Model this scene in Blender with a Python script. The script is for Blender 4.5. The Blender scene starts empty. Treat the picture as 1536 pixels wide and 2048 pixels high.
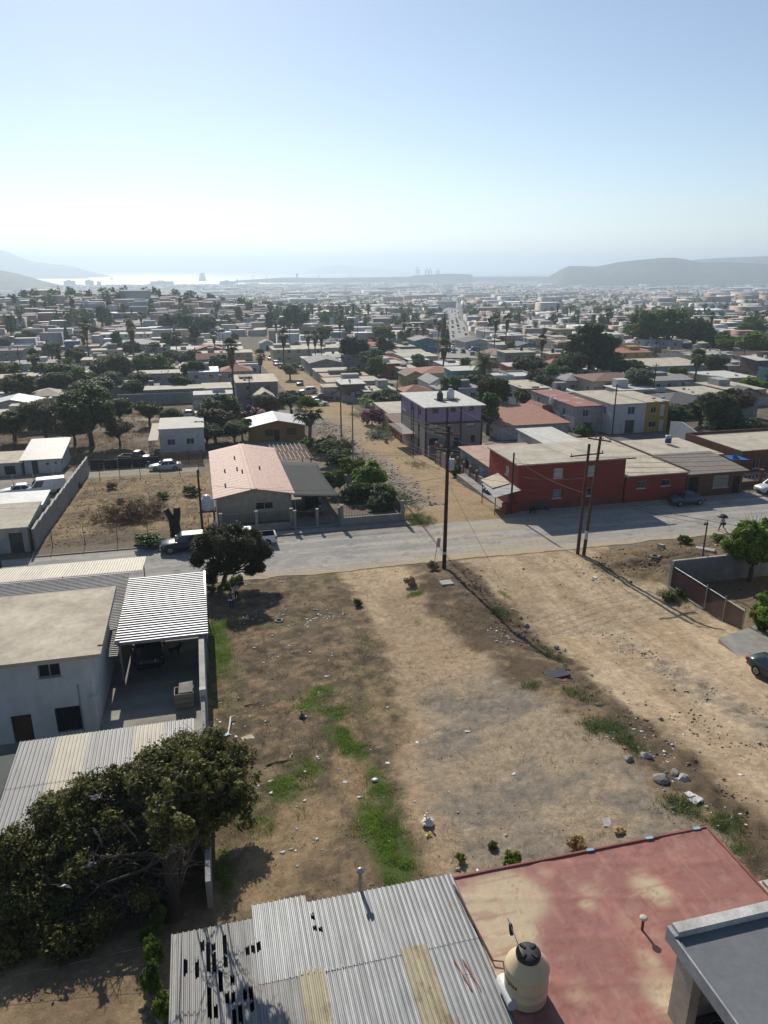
EXPO = 0.32; SKY = (.086, .85, .25, .7); SUN_E = 4.7; HAZE = 0.0002; HAZE_G = .38; HAZE_COL = (.70, .85, 1.0, 1)
import bpy, math, random, os
import numpy as np
from mathutils import Vector, Matrix
random.seed(7); RNG = np.random.default_rng(7)
S = bpy.context.scene; COL = S.collection
# ---------------------------------------------------------------- geometry of the place
# Street grid: s runs along the paved street (to the right), t runs away from the viewpoint, z up, street level = 0.
F = 1470.0; PITCH = math.atan((1024-535)/F); CZ = 26.0; A = math.radians(14); ca, sa = math.cos(A), math.sin(A)
def P(s, t, z=0.0): return (s*ca - t*sa, s*sa + t*ca, z)
def lerp(pts, x):
    if x <= pts[0][0]: return pts[0][1]
    for (a, b), (c, d) in zip(pts, pts[1:]):
        if x <= c: return b+(d-b)*(x-a)/(c-a)
    return pts[-1][1]
PROF = [(60,0),(75,0),(120,-3),(220,-6),(400,-11),(800,-26),(2000,-56),(4800,-82),(5250,-84.5),(5400,-95),(999999,-95)]
PX = np.array([p[0] for p in PROF], float); PZ = np.array([p[1] for p in PROF], float)
HC = (-330*ca*0-60, 650)   # hill on the left, in s, t (see hill())
def hn(s, t):
    """ground height, numpy arrays"""
    s = np.asarray(s, float); t = np.asarray(t, float)
    far = np.interp(t, PX, PZ)
    X = s*ca - t*sa; Y = s*sa + t*ca
    far = far + 22*np.exp(-((X+235)/150)**2-((Y-640)/190)**2)*np.clip((t-250)/150, 0, 1)
    k = np.clip((s-8)/14, 0, 1); k = k*k*(3-2*k)
    zl = (60-t)*.07; zr = np.maximum(0, 44-t)*.14
    b = np.exp(-((s-19)/3.5)**2)*np.clip((60-t)/4, 0, 1)*np.clip((t-18)/12, 0, 1)*.9
    m = np.exp(-((s-41)/6)**2-((t-55.5)/2.6)**2)*.55
    return np.where(t >= 60, far, zl*(1-k)+zr*k+b+m)
def h(s, t): return float(hn(s, t))
def ray(u, v):
    x = (u-768)/F; y = -(v-1024)/F
    return (x, math.cos(PITCH)+y*math.sin(PITCH), -math.sin(PITCH)+y*math.cos(PITCH))
def st(X, Y): return X*ca+Y*sa, -X*sa+Y*ca
def at(u, v, z):
    d = ray(u, v); k = (z-CZ)/d[2]; return st(d[0]*k, d[1]*k)
def G(u, v, dz=0.0):
    """street-grid position of a ground point seen at (u, v) of the survey photograph"""
    z = 0.0
    for i in range(50):
        s, t = at(u, v, z+dz); z = z*.5+.5*h(s, t)
    return s, t
def onT(u, v, t0):
    d = ray(u, v); dt = -d[0]*sa+d[1]*ca; k = t0/dt
    return (d[0]*ca+d[1]*sa)*k, CZ+d[2]*k
def onS(u, v, s0):
    d = ray(u, v); k = s0/(d[0]*ca+d[1]*sa)
    return (-d[0]*sa+d[1]*ca)*k, CZ+d[2]*k
# ---------------------------------------------------------------- noise
def _hash(ix, iy, seed):
    n = (ix.astype(np.int64)*374761393+iy.astype(np.int64)*668265263+seed*1442695041) & 0x7fffffff
    n = ((n ^ (n >> 13))*1274126177) & 0x7fffffff
    return ((n ^ (n >> 16)) & 0xffff)/65535.0
def vn(x, y, seed=0):
    ix = np.floor(x); iy = np.floor(y); fx = x-ix; fy = y-iy
    fx = fx*fx*(3-2*fx); fy = fy*fy*(3-2*fy)
    a = _hash(ix, iy, seed); b = _hash(ix+1, iy, seed); c = _hash(ix, iy+1, seed); d = _hash(ix+1, iy+1, seed)
    return (a*(1-fx)+b*fx)*(1-fy)+(c*(1-fx)+d*fx)*fy
def fbm(x, y, seed=0, o=4):
    r = 0; a = .5; n = 0
    for i in range(o): r = r+a*vn(x*2**i, y*2**i, seed+i*17); n += a; a *= .55
    return r/n
# ---------------------------------------------------------------- materials
MATS = {}
def new_mat(name):
    m = bpy.data.materials.new(name); m.use_nodes = True; nt = m.node_tree
    b = nt.nodes['Principled BSDF']; MATS[name] = m
    return m, nt, b
def nz(nt, scale, detail=4, coord='Object', rough=.6, vec=None, stretch=None):
    n = nt.nodes.new('ShaderNodeTexNoise'); n.inputs['Scale'].default_value = scale
    n.inputs['Detail'].default_value = detail; n.inputs['Roughness'].default_value = rough
    tc = nt.nodes.new('ShaderNodeTexCoord'); src = tc.outputs[coord]
    if stretch:
        mp = nt.nodes.new('ShaderNodeMapping'); mp.inputs['Scale'].default_value = stretch
        nt.links.new(src, mp.inputs['Vector']); src = mp.outputs['Vector']
    nt.links.new(src, n.inputs['Vector'])
    return n.outputs['Fac']
def ramp(nt, fac, stops):
    r = nt.nodes.new('ShaderNodeValToRGB'); e = r.color_ramp.elements
    while len(e) < len(stops): e.new(.5)
    for i, (p, c) in enumerate(stops):
        e[i].position = p; e[i].color = (c, c, c, 1) if isinstance(c, (int, float)) else (*c, 1)
    nt.links.new(fac, r.inputs['Fac']); return r.outputs['Color']
def mix(nt, a, b, fac, mode='MIX'):
    m = nt.nodes.new('ShaderNodeMix'); m.data_type = 'RGBA'; m.blend_type = mode
    for sock, v in ((m.inputs[6], a), (m.inputs[7], b)):
        if isinstance(v, (tuple, list)): sock.default_value = (*v[:3], 1)
        else: nt.links.new(v, sock)
    if isinstance(fac, (int, float)): m.inputs[0].default_value = fac
    else: nt.links.new(fac, m.inputs[0])
    return m.outputs[2]
def bump(nt, b, hgt, strength, dist=.02):
    n = nt.nodes.new('ShaderNodeBump'); n.inputs['Strength'].default_value = strength; n.inputs['Distance'].default_value = dist
    nt.links.new(hgt, n.inputs['Height']); nt.links.new(n.outputs['Normal'], b.inputs['Normal'])
def M(name, col=(.5,.5,.5), rough=.85, metal=0, var=.3, sc=1.2, fine=.12, fsc=14, streak=0, bmp=.15, spec=.3, stain=None, crack=0):
    if name in MATS: return MATS[name]
    m, nt, b = new_mat(name)
    c = ramp(nt, nz(nt, sc, 5), [(.3, tuple(x*(1-var) for x in col)), (.68, tuple(min(1, x*(1+var*.35)) for x in col))])
    f = ramp(nt, nz(nt, fsc, 3), [(.3, 1-fine*2), (.7, 1.0)])
    c = mix(nt, c, f, 1.0, 'MULTIPLY')
    if streak:
        k = ramp(nt, nz(nt, 1.3, 5, stretch=(1.2, 1.2, .35)), [(.34, 1-streak*.8), (.66, 1.0)])
        c = mix(nt, c, k, 1.0, 'MULTIPLY')
    if stain:
        k = ramp(nt, nz(nt, stain[1], 6, rough=.7), [(stain[2], 0.0), (stain[2]+.12, 1.0)])
        c = mix(nt, c, stain[0], k)
    if crack:
        v = nt.nodes.new('ShaderNodeTexVoronoi'); v.feature = 'DISTANCE_TO_EDGE'; v.inputs['Scale'].default_value = crack
        tc = nt.nodes.new('ShaderNodeTexCoord'); nt.links.new(tc.outputs['Object'], v.inputs['Vector'])
        k = ramp(nt, v.outputs['Distance'], [(.010, .72), (.03, 1.0)])
        c = mix(nt, c, k, 1.0, 'MULTIPLY')
    nt.links.new(c, b.inputs['Base Color'])
    b.inputs['Roughness'].default_value = rough; b.inputs['Metallic'].default_value = metal
    b.inputs['Specular IOR Level'].default_value = spec
    if bmp: bump(nt, b, nz(nt, fsc*1.5, 4), bmp)
    return m
def glass(name='glass_dark', col=(.02,.025,.03), rough=.08):
    if name in MATS: return MATS[name]
    m, nt, b = new_mat(name); b.inputs['Base Color'].default_value = (*col, 1); b.inputs['Roughness'].default_value = rough
    b.inputs['Specular IOR Level'].default_value = .6; return m
def leafmat(name, a, bcol, trans=.3, var=.5):
    if name in MATS: return MATS[name]
    m, nt, b = new_mat(name)
    g = nt.nodes.new('ShaderNodeNewGeometry'); oi = nt.nodes.new('ShaderNodeObjectInfo')
    c = mix(nt, a, bcol, g.outputs['Random Per Island'])
    n = ramp(nt, nz(nt, .9, 2), [(.3, 1-var), (.7, 1.25)])
    c = mix(nt, c, n, 1.0, 'MULTIPLY')
    o = ramp(nt, oi.outputs['Random'], [(0, (.6,.68,.62)), (.5, (.95,1,.9)), (1, (1.0,.82,.52))]); c = mix(nt, c, (1.6,1.6,1.6), 1.0, 'MULTIPLY')
    c = mix(nt, c, o, 1.0, 'MULTIPLY')
    nt.links.new(c, b.inputs['Base Color']); b.inputs['Roughness'].default_value = .6; b.inputs['Specular IOR Level'].default_value = .25
    t = nt.nodes.new('ShaderNodeBsdfTranslucent'); nt.links.new(c, t.inputs['Color'])
    ms = nt.nodes.new('ShaderNodeMixShader'); ms.inputs[0].default_value = trans
    out = nt.nodes['Material Output']
    nt.links.new(b.outputs[0], ms.inputs[1]); nt.links.new(t.outputs[0], ms.inputs[2]); nt.links.new(ms.outputs[0], out.inputs['Surface'])
    return m
def vcolmat(name, rough=.95, fine=.25, fsc=6, bmp=.5, bd=.04, spec=.1, mid=True):
    m, nt, b = new_mat(name)
    a = nt.nodes.new('ShaderNodeAttribute'); a.attribute_name = 'Col'
    f = ramp(nt, nz(nt, fsc, 6, rough=.7), [(.28, 1-fine*1.3), (.72, 1+fine*.5)])
    c = mix(nt, a.outputs['Color'], f, 1.0, 'MULTIPLY')
    if mid:
        f2 = ramp(nt, nz(nt, fsc*6, 4), [(.33, 1-fine), (.6, 1.0+fine*.2)])
        c = mix(nt, c, f2, 1.0, 'MULTIPLY')
    nt.links.new(c, b.inputs['Base Color']); b.inputs['Roughness'].default_value = rough
    b.inputs['Specular IOR Level'].default_value = spec
    if bmp: bump(nt, b, nz(nt, fsc*1.5, 6, rough=.7), bmp, bd)
    return m
def corrmat(name, col, rough=.45, metal=.6, rust=None, ramt=.6, var=.32):
    """sheet metal; sheets differ a little from one another (random per mesh island)"""
    if name in MATS: return MATS[name]
    m, nt, b = new_mat(name)
    g = nt.nodes.new('ShaderNodeNewGeometry')
    c = ramp(nt, g.outputs['Random Per Island'], [(0, tuple(x*(1-var) for x in col)), (1, tuple(min(1, x*1.1) for x in col))])
    f = ramp(nt, nz(nt, 2.2, 5, stretch=(2, .4, 1)), [(.3, .72), (.7, 1.05)])
    c = mix(nt, c, f, 1.0, 'MULTIPLY')
    if rust:
        k = ramp(nt, nz(nt, .8, 6, rough=.72), [(ramt, 0.0), (ramt+.12, 1.0)])
        c = mix(nt, c, rust, k)
    nt.links.new(c, b.inputs['Base Color']); b.inputs['Roughness'].default_value = rough; b.inputs['Metallic'].default_value = metal
    bump(nt, b, nz(nt, 9, 3), .12)
    return m
# ---------------------------------------------------------------- mesh building
class MB:
    def __init__(s): s.v = []; s.f = []; s.mi = []; s.mats = []; s.sm = []
    def m(s, mat):
        if mat not in s.mats: s.mats.append(mat)
        return s.mats.index(mat)
    def add(s, vs, fs, mat, smooth=False):
        o = len(s.v); s.v.extend(tuple(map(float, p)) for p in vs); k = s.m(mat)
        for f in fs: s.f.append([i+o for i in f]); s.mi.append(k); s.sm.append(smooth)
        return s
    def quad(s, a, b, c, d, mat): return s.add([a, b, c, d], [(0,1,2,3)], mat)
    def box(s, x0, x1, y0, y1, z0, z1, mat, tp=0, bevel=0):
        vs = [(x0,y0,z0),(x1,y0,z0),(x1,y1,z0),(x0,y1,z0),(x0+tp,y0+tp,z1),(x1-tp,y0+tp,z1),(x1-tp,y1-tp,z1),(x0+tp,y1-tp,z1)]
        return s.add(vs, [(3,2,1,0),(4,5,6,7),(0,1,5,4),(1,2,6,5),(2,3,7,6),(3,0,4,7)], mat)
    def hexa(s, vs, mat):
        return s.add(vs, [(3,2,1,0),(4,5,6,7),(0,1,5,4),(1,2,6,5),(2,3,7,6),(3,0,4,7)], mat)
    def tube(s, pts, rs, mat, n=8, cap=True, smooth=True):
        pts = [Vector(p) for p in pts]
        if not isinstance(rs, (list, tuple)): rs = [rs]*len(pts)
        vs = []; fs = []
        for i, p in enumerate(pts):
            d = (pts[min(i+1, len(pts)-1)]-pts[max(i-1, 0)]).normalized()
            a = d.cross(Vector((0,0,1)) if abs(d.z) < .95 else Vector((1,0,0))).normalized(); b = d.cross(a)
            for k in range(n):
                w = 2*math.pi*k/n; vs.append(p+(a*math.cos(w)+b*math.sin(w))*rs[i])
        for i in range(len(pts)-1):
            for k in range(n):
                k2 = (k+1) % n; fs.append((i*n+k2, i*n+k, (i+1)*n+k, (i+1)*n+k2))
        s.add(vs, fs, mat, smooth)
        if cap:
            o = len(vs)
            s.add([vs[k] for k in range(n)], [tuple(range(n))], mat); s.add([vs[o-n+k] for k in range(n)], [tuple(reversed(range(n)))], mat)
        return s
    def lathe(s, prof, mat, c=(0,0,0), n=24, smooth=True):
        vs = []; fs = []
        for r, z in prof:
            for k in range(n):
                w = 2*math.pi*k/n; vs.append((c[0]+r*math.cos(w), c[1]+r*math.sin(w), c[2]+z))
        for i in range(len(prof)-1):
            for k in range(n):
                k2 = (k+1) % n; fs.append((i*n+k, i*n+k2, (i+1)*n+k2, (i+1)*n+k))
        fs.append(tuple(range((len(prof)-1)*n, len(prof)*n)))
        return s.add(vs, fs, mat, smooth)
    def prism(s, poly, axis, a, b, mat):
        """poly of 2-d points extruded along axis 'x' (poly = y,z) or 'y' (poly = x,z) or 'z' (poly = x,y)"""
        f = {'x': lambda p, w: (w, p[0], p[1]), 'y': lambda p, w: (p[0], w, p[1]), 'z': lambda p, w: (p[0], p[1], w)}[axis]
        n = len(poly); vs = [f(p, a) for p in poly]+[f(p, b) for p in poly]
        fs = [tuple(range(n)), tuple(reversed(range(n, 2*n)))]+[(i, i+n, (i+1) % n+n, (i+1) % n) for i in range(n)]
        return s.add(vs, fs, mat)
    def split(s):
        """the separate pieces of this shape, pieces that touch kept together"""
        par = list(range(len(s.v)))
        def fd(i):
            while par[i] != i: par[i] = par[par[i]]; i = par[i]
            return i
        for f in s.f:
            for i in f[1:]: par[fd(i)] = fd(f[0])
        g = {}
        for k, f in enumerate(s.f): g.setdefault(fd(f[0]), []).append(k)
        it = []
        for ks in g.values():
            p = np.array([s.v[i] for k in ks for i in s.f[k]]); it.append([p.min(0)-.004, p.max(0)+.004, ks])
        ch = True
        while ch:
            ch = False; out = []
            for b in it:
                for o in out:
                    if (b[0] <= o[1]).all() and (o[0] <= b[1]).all(): o[0] = np.minimum(o[0], b[0]); o[1] = np.maximum(o[1], b[1]); o[2] = o[2]+b[2]; ch = True; break
                else: out.append(b)
            it = out
        res = []
        for _, _, ks in it:
            m = MB(); m.mats = s.mats; mp = {}
            for k in ks:
                for i in s.f[k]:
                    if i not in mp: mp[i] = len(m.v); m.v.append(s.v[i])
                m.f.append([mp[i] for i in s.f[k]]); m.mi.append(s.mi[k]); m.sm.append(s.sm[k])
            res.append(m)
        return res
    def build(s, name, parent=None, loc=None, rot=None, fix=True):
        if name in ('post', 'tape_patch', 'beam', 'rafter', 'pillar', 'paint_mark') and parent:
            ps = s.split()
            if len(ps) > 1:
                for p in ps: o = p.build(name, parent, loc, rot, fix)
                return o
        me = bpy.data.meshes.new(name); me.from_pydata(s.v, [], s.f)
        for m in s.mats: me.materials.append(m)
        me.polygons.foreach_set('material_index', s.mi); me.polygons.foreach_set('use_smooth', s.sm)
        me.update()
        if fix:
            import bmesh
            bm = bmesh.new(); bm.from_mesh(me); bmesh.ops.recalc_face_normals(bm, faces=bm.faces); bm.to_mesh(me); bm.free()
        o = bpy.data.objects.new(name, me); COL.objects.link(o)
        if parent: o.parent = parent
        if loc: o.location = loc
        if rot is not None: o.rotation_euler = (0, 0, rot)
        return o
def np_mesh(name, V, Q, mats, mi=None, col=None, smooth=False):
    """mesh from numpy arrays; Q is (n, 3 or 4)"""
    me = bpy.data.meshes.new(name); V = np.asarray(V, np.float32); Q = np.asarray(Q, np.int32); n, k = Q.shape
    me.vertices.add(len(V)); me.vertices.foreach_set('co', V.ravel())
    me.loops.add(n*k); me.loops.foreach_set('vertex_index', Q.ravel())
    me.polygons.add(n); me.polygons.foreach_set('loop_start', np.arange(n, dtype=np.int32)*k)
    for m in mats: me.materials.append(m)
    if mi is not None: me.polygons.foreach_set('material_index', np.asarray(mi, np.int32))
    if col is not None:
        a = me.color_attributes.new('Col', 'FLOAT_COLOR', 'POINT' if len(col) == len(V) else 'CORNER')
        cc = np.ones((len(col), 4), np.float32); cc[:, :3] = col; a.data.foreach_set('color', cc.ravel())
    me.update(calc_edges=True)
    if smooth: me.polygons.foreach_set('use_smooth', np.ones(n, bool))
    return me
LABELS = {}
def tag(o, label, cat, group=None, kind=None):
    if label: o['label'] = label
    if cat: o['category'] = cat
    if group: o['group'] = group
    if kind: o['kind'] = kind
    return o
def root(name, label, cat, s, t, z=None, rot=0.0, group=None):
    o = bpy.data.objects.new(name, None); o.empty_display_size = .2; COL.objects.link(o)
    o.location = P(s, t, h(s, t) if z is None else z); o.rotation_euler = (0, 0, A+rot)
    return tag(o, label, cat, group)
def solo(mb, name, label, cat, s, t, z=None, rot=0.0, group=None, kind=None):
    o = mb.build(name, loc=P(s, t, h(s, t) if z is None else z), rot=A+rot)
    return tag(o, label, cat, group, kind)
def obj_of(me, name, parent=None):
    o = bpy.data.objects.new(name, me); COL.objects.link(o)
    if parent: o.parent = parent
    return o
def dup(r, s, t, z=None, rot=0.0, sc=1.0, label=None, group=None, sz=None):
    c = r.copy(); COL.objects.link(c); c.location = P(s, t, h(s, t) if z is None else z); c.rotation_euler = (0, 0, A+rot)
    c.scale = (sc, sc, sz or sc)
    if label: c['label'] = label
    if group: c['group'] = group
    for ch in r.children:
        d = ch.copy(); COL.objects.link(d); d.parent = c
        for g in ch.children:
            e = g.copy(); COL.objects.link(e); e.parent = d
    return c
# ---------------------------------------------------------------- camera, world, sun, haze
cam = bpy.data.cameras.new('camera'); co = bpy.data.objects.new('camera', cam); COL.objects.link(co)
co.location = (0, 0, CZ); co.rotation_euler = (math.pi/2-PITCH, 0, 0)
cam.sensor_fit = 'VERTICAL'; cam.sensor_height = 24; cam.lens = 24*F/2048; cam.clip_start = .2; cam.clip_end = 120000
S.camera = co
S.render.resolution_x = 768; S.render.resolution_y = 1024
S.view_settings.view_transform = 'Standard'; S.view_settings.look = 'None'; S.view_settings.exposure = EXPO; S.view_settings.gamma = 1
S.cycles.use_denoising = True; S.cycles.max_bounces = 5; S.cycles.diffuse_bounces = 3; S.cycles.volume_bounces = 0
S.cycles.transparent_max_bounces = 6; S.cycles.caustics_reflective = False; S.cycles.sample_clamp_indirect = 8
SUN_EL = math.radians(34); SUN_AZ = math.radians(18)      # azimuth measured to the left of straight ahead
W = bpy.data.worlds.new('World'); S.world = W; W.use_nodes = True; wn = W.node_tree
bg = wn.nodes['Background']; sky = wn.nodes.new('ShaderNodeTexSky'); sky.sky_type = 'NISHITA'; sky.sun_disc = False
sky.sun_elevation = SUN_EL; sky.sun_rotation = -SUN_AZ; sky.altitude = 100; sky.air_density = SKY[1]; sky.dust_density = SKY[2]; sky.ozone_density = SKY[3]
wn.links.new(sky.outputs['Color'], bg.inputs['Color']); bg.inputs['Strength'].default_value = SKY[0]
sl = bpy.data.lights.new('sun', 'SUN'); sl.energy = SUN_E; sl.angle = math.radians(.53); sl.color = (1, .93, .82)
so = bpy.data.objects.new('sun', sl); COL.objects.link(so)
so.rotation_euler = Vector((-math.sin(SUN_AZ)*math.cos(SUN_EL), math.cos(SUN_AZ)*math.cos(SUN_EL), math.sin(SUN_EL))).to_track_quat('Z', 'Y').to_euler()
so.location = (0, 0, 60)
if HAZE:
    hm = bpy.data.materials.new('haze_air'); hm.use_nodes = True; n = hm.node_tree
    n.nodes.remove(n.nodes['Principled BSDF']); pv = n.nodes.new('ShaderNodeVolumePrincipled')
    pv.inputs['Color'].default_value = HAZE_COL; pv.inputs['Density'].default_value = HAZE; pv.inputs['Anisotropy'].default_value = HAZE_G
    n.links.new(pv.outputs[0], n.nodes['Material Output'].inputs['Volume'])
    mb = MB(); mb.box(-15500, 15500, -300, 40000, -97, 266, hm)
    hz = mb.build('haze'); tag(hz, 'pale blue haze over the city and the bay', 'haze', kind='stuff')
# ---------------------------------------------------------------- ground
def axis(segs):
    out = [segs[0][0]]
    for a, b, st_ in segs:
        n = max(1, int(round((b-a)/st_)));  out += [a+(b-a)*(i+1)/n for i in range(n)]
    return np.array(out)
def geo(a, b, r0, k):
    out = []; x = a; d = r0
    while x < b: out.append((x, min(x+d, b), d)); x += d; d *= k
    return out
gs = axis([(-x1, -x0, d) for x0, x1, d in reversed(geo(40, 9000, 1.5, 1.12))]+[(-40, -10, .8), (-10, -1.6, .35), (-1.6, 38, .2), (38, 60, .45), (60, 110, 1.0)]+geo(110, 9000, 1.5, 1.12))
gt = axis([(-120, 0, 10), (0, 9, 1), (9, 60.0, .2), (60.0, 72, .5), (72, 112, .35), (112, 180, .7), (180, 330, 1.5)]+geo(330, 5200, 3, 1.06)+[(5200, 5420, 20)])
SS, TT = np.meshgrid(gs, gt); s_, t_ = SS.ravel(), TT.ravel()
zz = hn(s_, t_)
n1 = fbm(s_*.9, t_*.9, 3, 5)-.5; n2 = fbm(s_*3.2, t_*3.2, 9, 3)-.5
lot = (s_ > -1.2) & (t_ < 60)
mound = np.exp(-((s_-42)/7)**2-((t_-55)/3.6)**2)
lotL = (s_ > -16.4) & (s_ < .3) & (t_ > 72.5) & (t_ < 106)
rub = np.exp(-(np.abs(s_-23.4-(fbm(t_*.2, t_*0, 5, 2)-.5)*3)/3.0)**3)*((t_ > 77) & (t_ < 150))          # rubble along the left of the cross street
rub2 = np.exp(-((s_-28.3-(36-t_)*.02)/1.3)**2)*np.clip((46-t_)/8, 0, 1)*(t_ < 50)                     # stony strip down the dirt street
bank = np.exp(-((s_-21.6-1.0*(fbm(t_*.25, t_*0, 8, 2)-.5)*3)/1.1)**2)*(t_ < 59.5)*(t_ > 12)
amp = np.where(lot, .16, 0)+mound*.7+lotL*.25+rub*.5+rub2*.35+bank*.5
amp = np.where((t_ > 71.5) & (t_ < 260) & ~lotL & (s_ > 20) & (s_ < 36), np.maximum(amp, .12), amp)
amp *= np.clip((60.3-t_)/1.2, 0, 1)*(t_ < 60.5)+(t_ > 71)*1.0
zz = zz+n1*amp+n2*amp*.45
ruts = ((s_ > 22.5) & (s_ < 36) & (t_ < 59))*1.0
rutn = np.abs(np.sin((s_+.05*t_+1.2*fbm(t_*.12, s_*.1, 4, 2))*2.2))
zz = zz+ruts*.035*(fbm((s_+.03*(t_-40)+1.6*np.sin(t_*.09)+1.2*fbm(s_*.2, t_*.12, 92, 2))*1.7, t_*.06, 91, 4)-.5)
def blob(u, v, ru, rt, zoff=0):
    s0, t0 = G(u, v); return np.exp(-(((s_-s0)/ru)**2+((t_-t0)/rt)**2))
C3 = lambda r, g, b: np.array([r, g, b])
col = np.zeros((len(s_), 3)); col[:] = (.20, .165, .12)
big = fbm(s_*.05, t_*.05, 21, 4); md = fbm(s_*.35, t_*.35, 22, 5); fi = fbm(s_*1.6, t_*1.6, 23, 4)
def lay(c, w): 
    global col; w = np.clip(w, 0, 1)[:, None]; col = col*(1-w)+np.array(c)*w
def ss(x, a, b): k = np.clip((x-a)/(b-a), 0, 1); return k*k*(3-2*k)
lay((.135, .11, .085), ss(t_, 112, 116)*1.0); lay((.20, .16, .11), ss(t_, 112, 116)*ss(md, .52, .62)); far = ss(t_, 300, 700); lay((.17, .16, .145), far)
lay((.26, .19, .115), (s_ < -1.2)*(t_ < 36)*1.0); lay((.20, .145, .09), (s_ < -1.2)*(t_ < 36)*ss(md, .45, .6))
LOT = (s_ > -1.2)*(t_ < 60.2)*(s_ < 22.5)
lay((.15, .112, .075), LOT*1.0)
lay((.125, .092, .06), LOT*ss(md, .5, .66)); lay((.135, .125, .06), LOT*ss(fbm(s_*.22, t_*.22, 94, 4), .5, .62)*ss(fi, .3, .6)*.75*(s_ < 15)); lay((.075, .058, .042), LOT*ss(fbm(s_*1.1, t_*1.1, 95, 5), .57, .66)*.8); lay((.30, .215, .13), LOT*ss(fbm(s_*.9, t_*.9, 96, 5), .58, .68)*.6); lay((.25, .18, .11), LOT*ss(fi, .55, .7)*.8)
def edge(px):
    q = sorted((G(u, v)[::-1] for u, v in px)); return np.interp(t_, [a for a, b in q], [b for a, b in q])
wob = 1.5*(fbm(s_*.3, t_*.3, 101, 4)-.5)+1.1*(fbm(s_*1.1, t_*1.1, 102, 4)-.5)
dL = s_-edge(((672,1142),(735,1230),(772,1320),(790,1400),(800,1500),(815,1600),(830,1720)))+wob*1.6; dR = edge(((835,1142),(850,1190),(880,1240),(960,1300),(1060,1375),(1130,1430),(1230,1500),(1330,1600),(1420,1660)))-s_+wob*1.6
PT = ss(dL, -.5, .9)*ss(dR, -.5, .9)
lay((.385, .285, .185), LOT*PT*.95); lay((.34, .25, .16), LOT*PT*ss(md, .5, .62)*.7); lay((.50, .385, .25), LOT*PT*ss(fbm(s_*.5, t_*.12, 103, 4), .54, .66)*.6)
gv = ss(41-t_+5*(fbm(s_*.16, t_*.16, 104, 3)-.5), 0, 6)*ss(dL, .6, 2.5)
lay((.245, .21, .165), LOT*PT*gv*.9); lay((.175, .155, .13), LOT*PT*gv*ss(fi, .46, .6)*.7); lay((.36, .28, .19), LOT*PT*gv*ss(fbm(s_*.35, t_*.35, 105, 4), .52, .64)*.75)
lay((.105, .075, .048), LOT*(1-PT)*(s_ > 12)*(t_ > 36)*ss(md, .36, .6)*.85)
for a_ in (12.4, 13.9): lay((.33, .245, .155), LOT*PT*np.exp(-((s_-a_-.12*(58-t_)-.5*np.sin(t_*.2))/.16)**2)*.6*(t_ > 38))
for u, v, a, b, k in ((620,1640,1.6,2.4,.8),(560,1700,1.8,2,.8),(700,1560,.8,3,.7),(500,1780,2,1.5,.8),(760,1420,.5,4,.6)): lay((.30,.215,.125), LOT*ss(blob(u,v,a,b)*(.5+md), .3, .7)*k)
STR = ss(s_+.9*(fbm(t_*.3, s_*.3, 31, 3)-.5), 21.9, 22.8)*(t_ < 60.2)*(s_ < 37.6)
lay((.47, .365, .245), STR); lay((.385, .285, .18), STR*ss(md, .48, .62)*.8); lay((.33, .24, .15), STR*ss(fbm(s_*.8, t_*.25, 93, 4), .52, .66)*.6)
trk = fbm((s_+.03*(t_-40)+1.6*np.sin(t_*.09)+1.2*fbm(s_*.2, t_*.12, 92, 2))*1.7, t_*.06, 91, 4); lay((.54, .415, .27), STR*ss(trk, .52, .66)*.5); lay((.35, .26, .165), STR*ss(-trk, -.46, -.34)*.45); lay((.27, .225, .175), rub2*STR*ss(fi, .25, .5)*.9)
lay((.13, .095, .06), bank*ss(fi+.2, .35, .6)*.95)
lay((.21, .15, .09), (t_ < 60.2)*ss(mound*(.6+.8*md), .12, .3)); lay((.14, .10, .065), ss(mound*fi, .25, .4)*(t_ < 60.2))
lay((.21, .155, .095), (s_ > 37.7)*(t_ < 54)*1.0)
E1 = (t_ > 71)
lay((.27, .195, .115), lotL*1.0); lay((.17, .125, .08), lotL*ss(md, .5, .62)); lay((.36, .275, .165), lotL*ss(fi, .55, .66)*.7)
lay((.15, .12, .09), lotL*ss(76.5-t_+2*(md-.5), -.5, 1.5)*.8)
CR = (s_ > np.where(t_ < 132, 19.5, 22.0))*(s_ < 33.6)*(t_ > 70.4)*(t_ < 330)
lay((.37, .27, .16), CR*1.0); lay((.30, .22, .13), CR*ss(md, .5, .64)*.8)
lay((.235, .205, .17), rub*ss(fi, .2, .45)*1.0); lay((.36, .32, .27), rub*ss(fbm(s_*2.4, t_*2.4, 106, 3), .52, .64)*.7); lay((.13, .105, .08), rub*ss(vn(s_*1.9, t_*1.9, 77), .55, .8)*.8)
PAR = (s_ < -1)*(s_ > -120)*ss(t_, 106.4, 107)*(1-ss(t_, 112.4, 113)); lay((.34, .30, .24), PAR*.9)
for tt in (112, 160, 208, 256, 304, 352, 400, 448, 496):       # the streets of the blocks behind
    lay((.33, .30, .255), (np.abs(t_-tt-1) < 3.4)*(s_ > 36)*.9)
    if tt > 130: lay((.33, .28, .22), (np.abs(t_-tt-1) < 3.2)*(s_ < 19)*.9)
for sc_ in (-100, -60, 84, 140, 196, 252): lay((.33, .29, .24), (np.abs(s_-sc_) < 3.4)*(t_ > 150)*(t_ < 600)*.9)
lay((.26, .24, .21), (s_ < -16.6)*(s_ > -40)*(t_ > 92)*(t_ < 106.6)*1.0)
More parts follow.
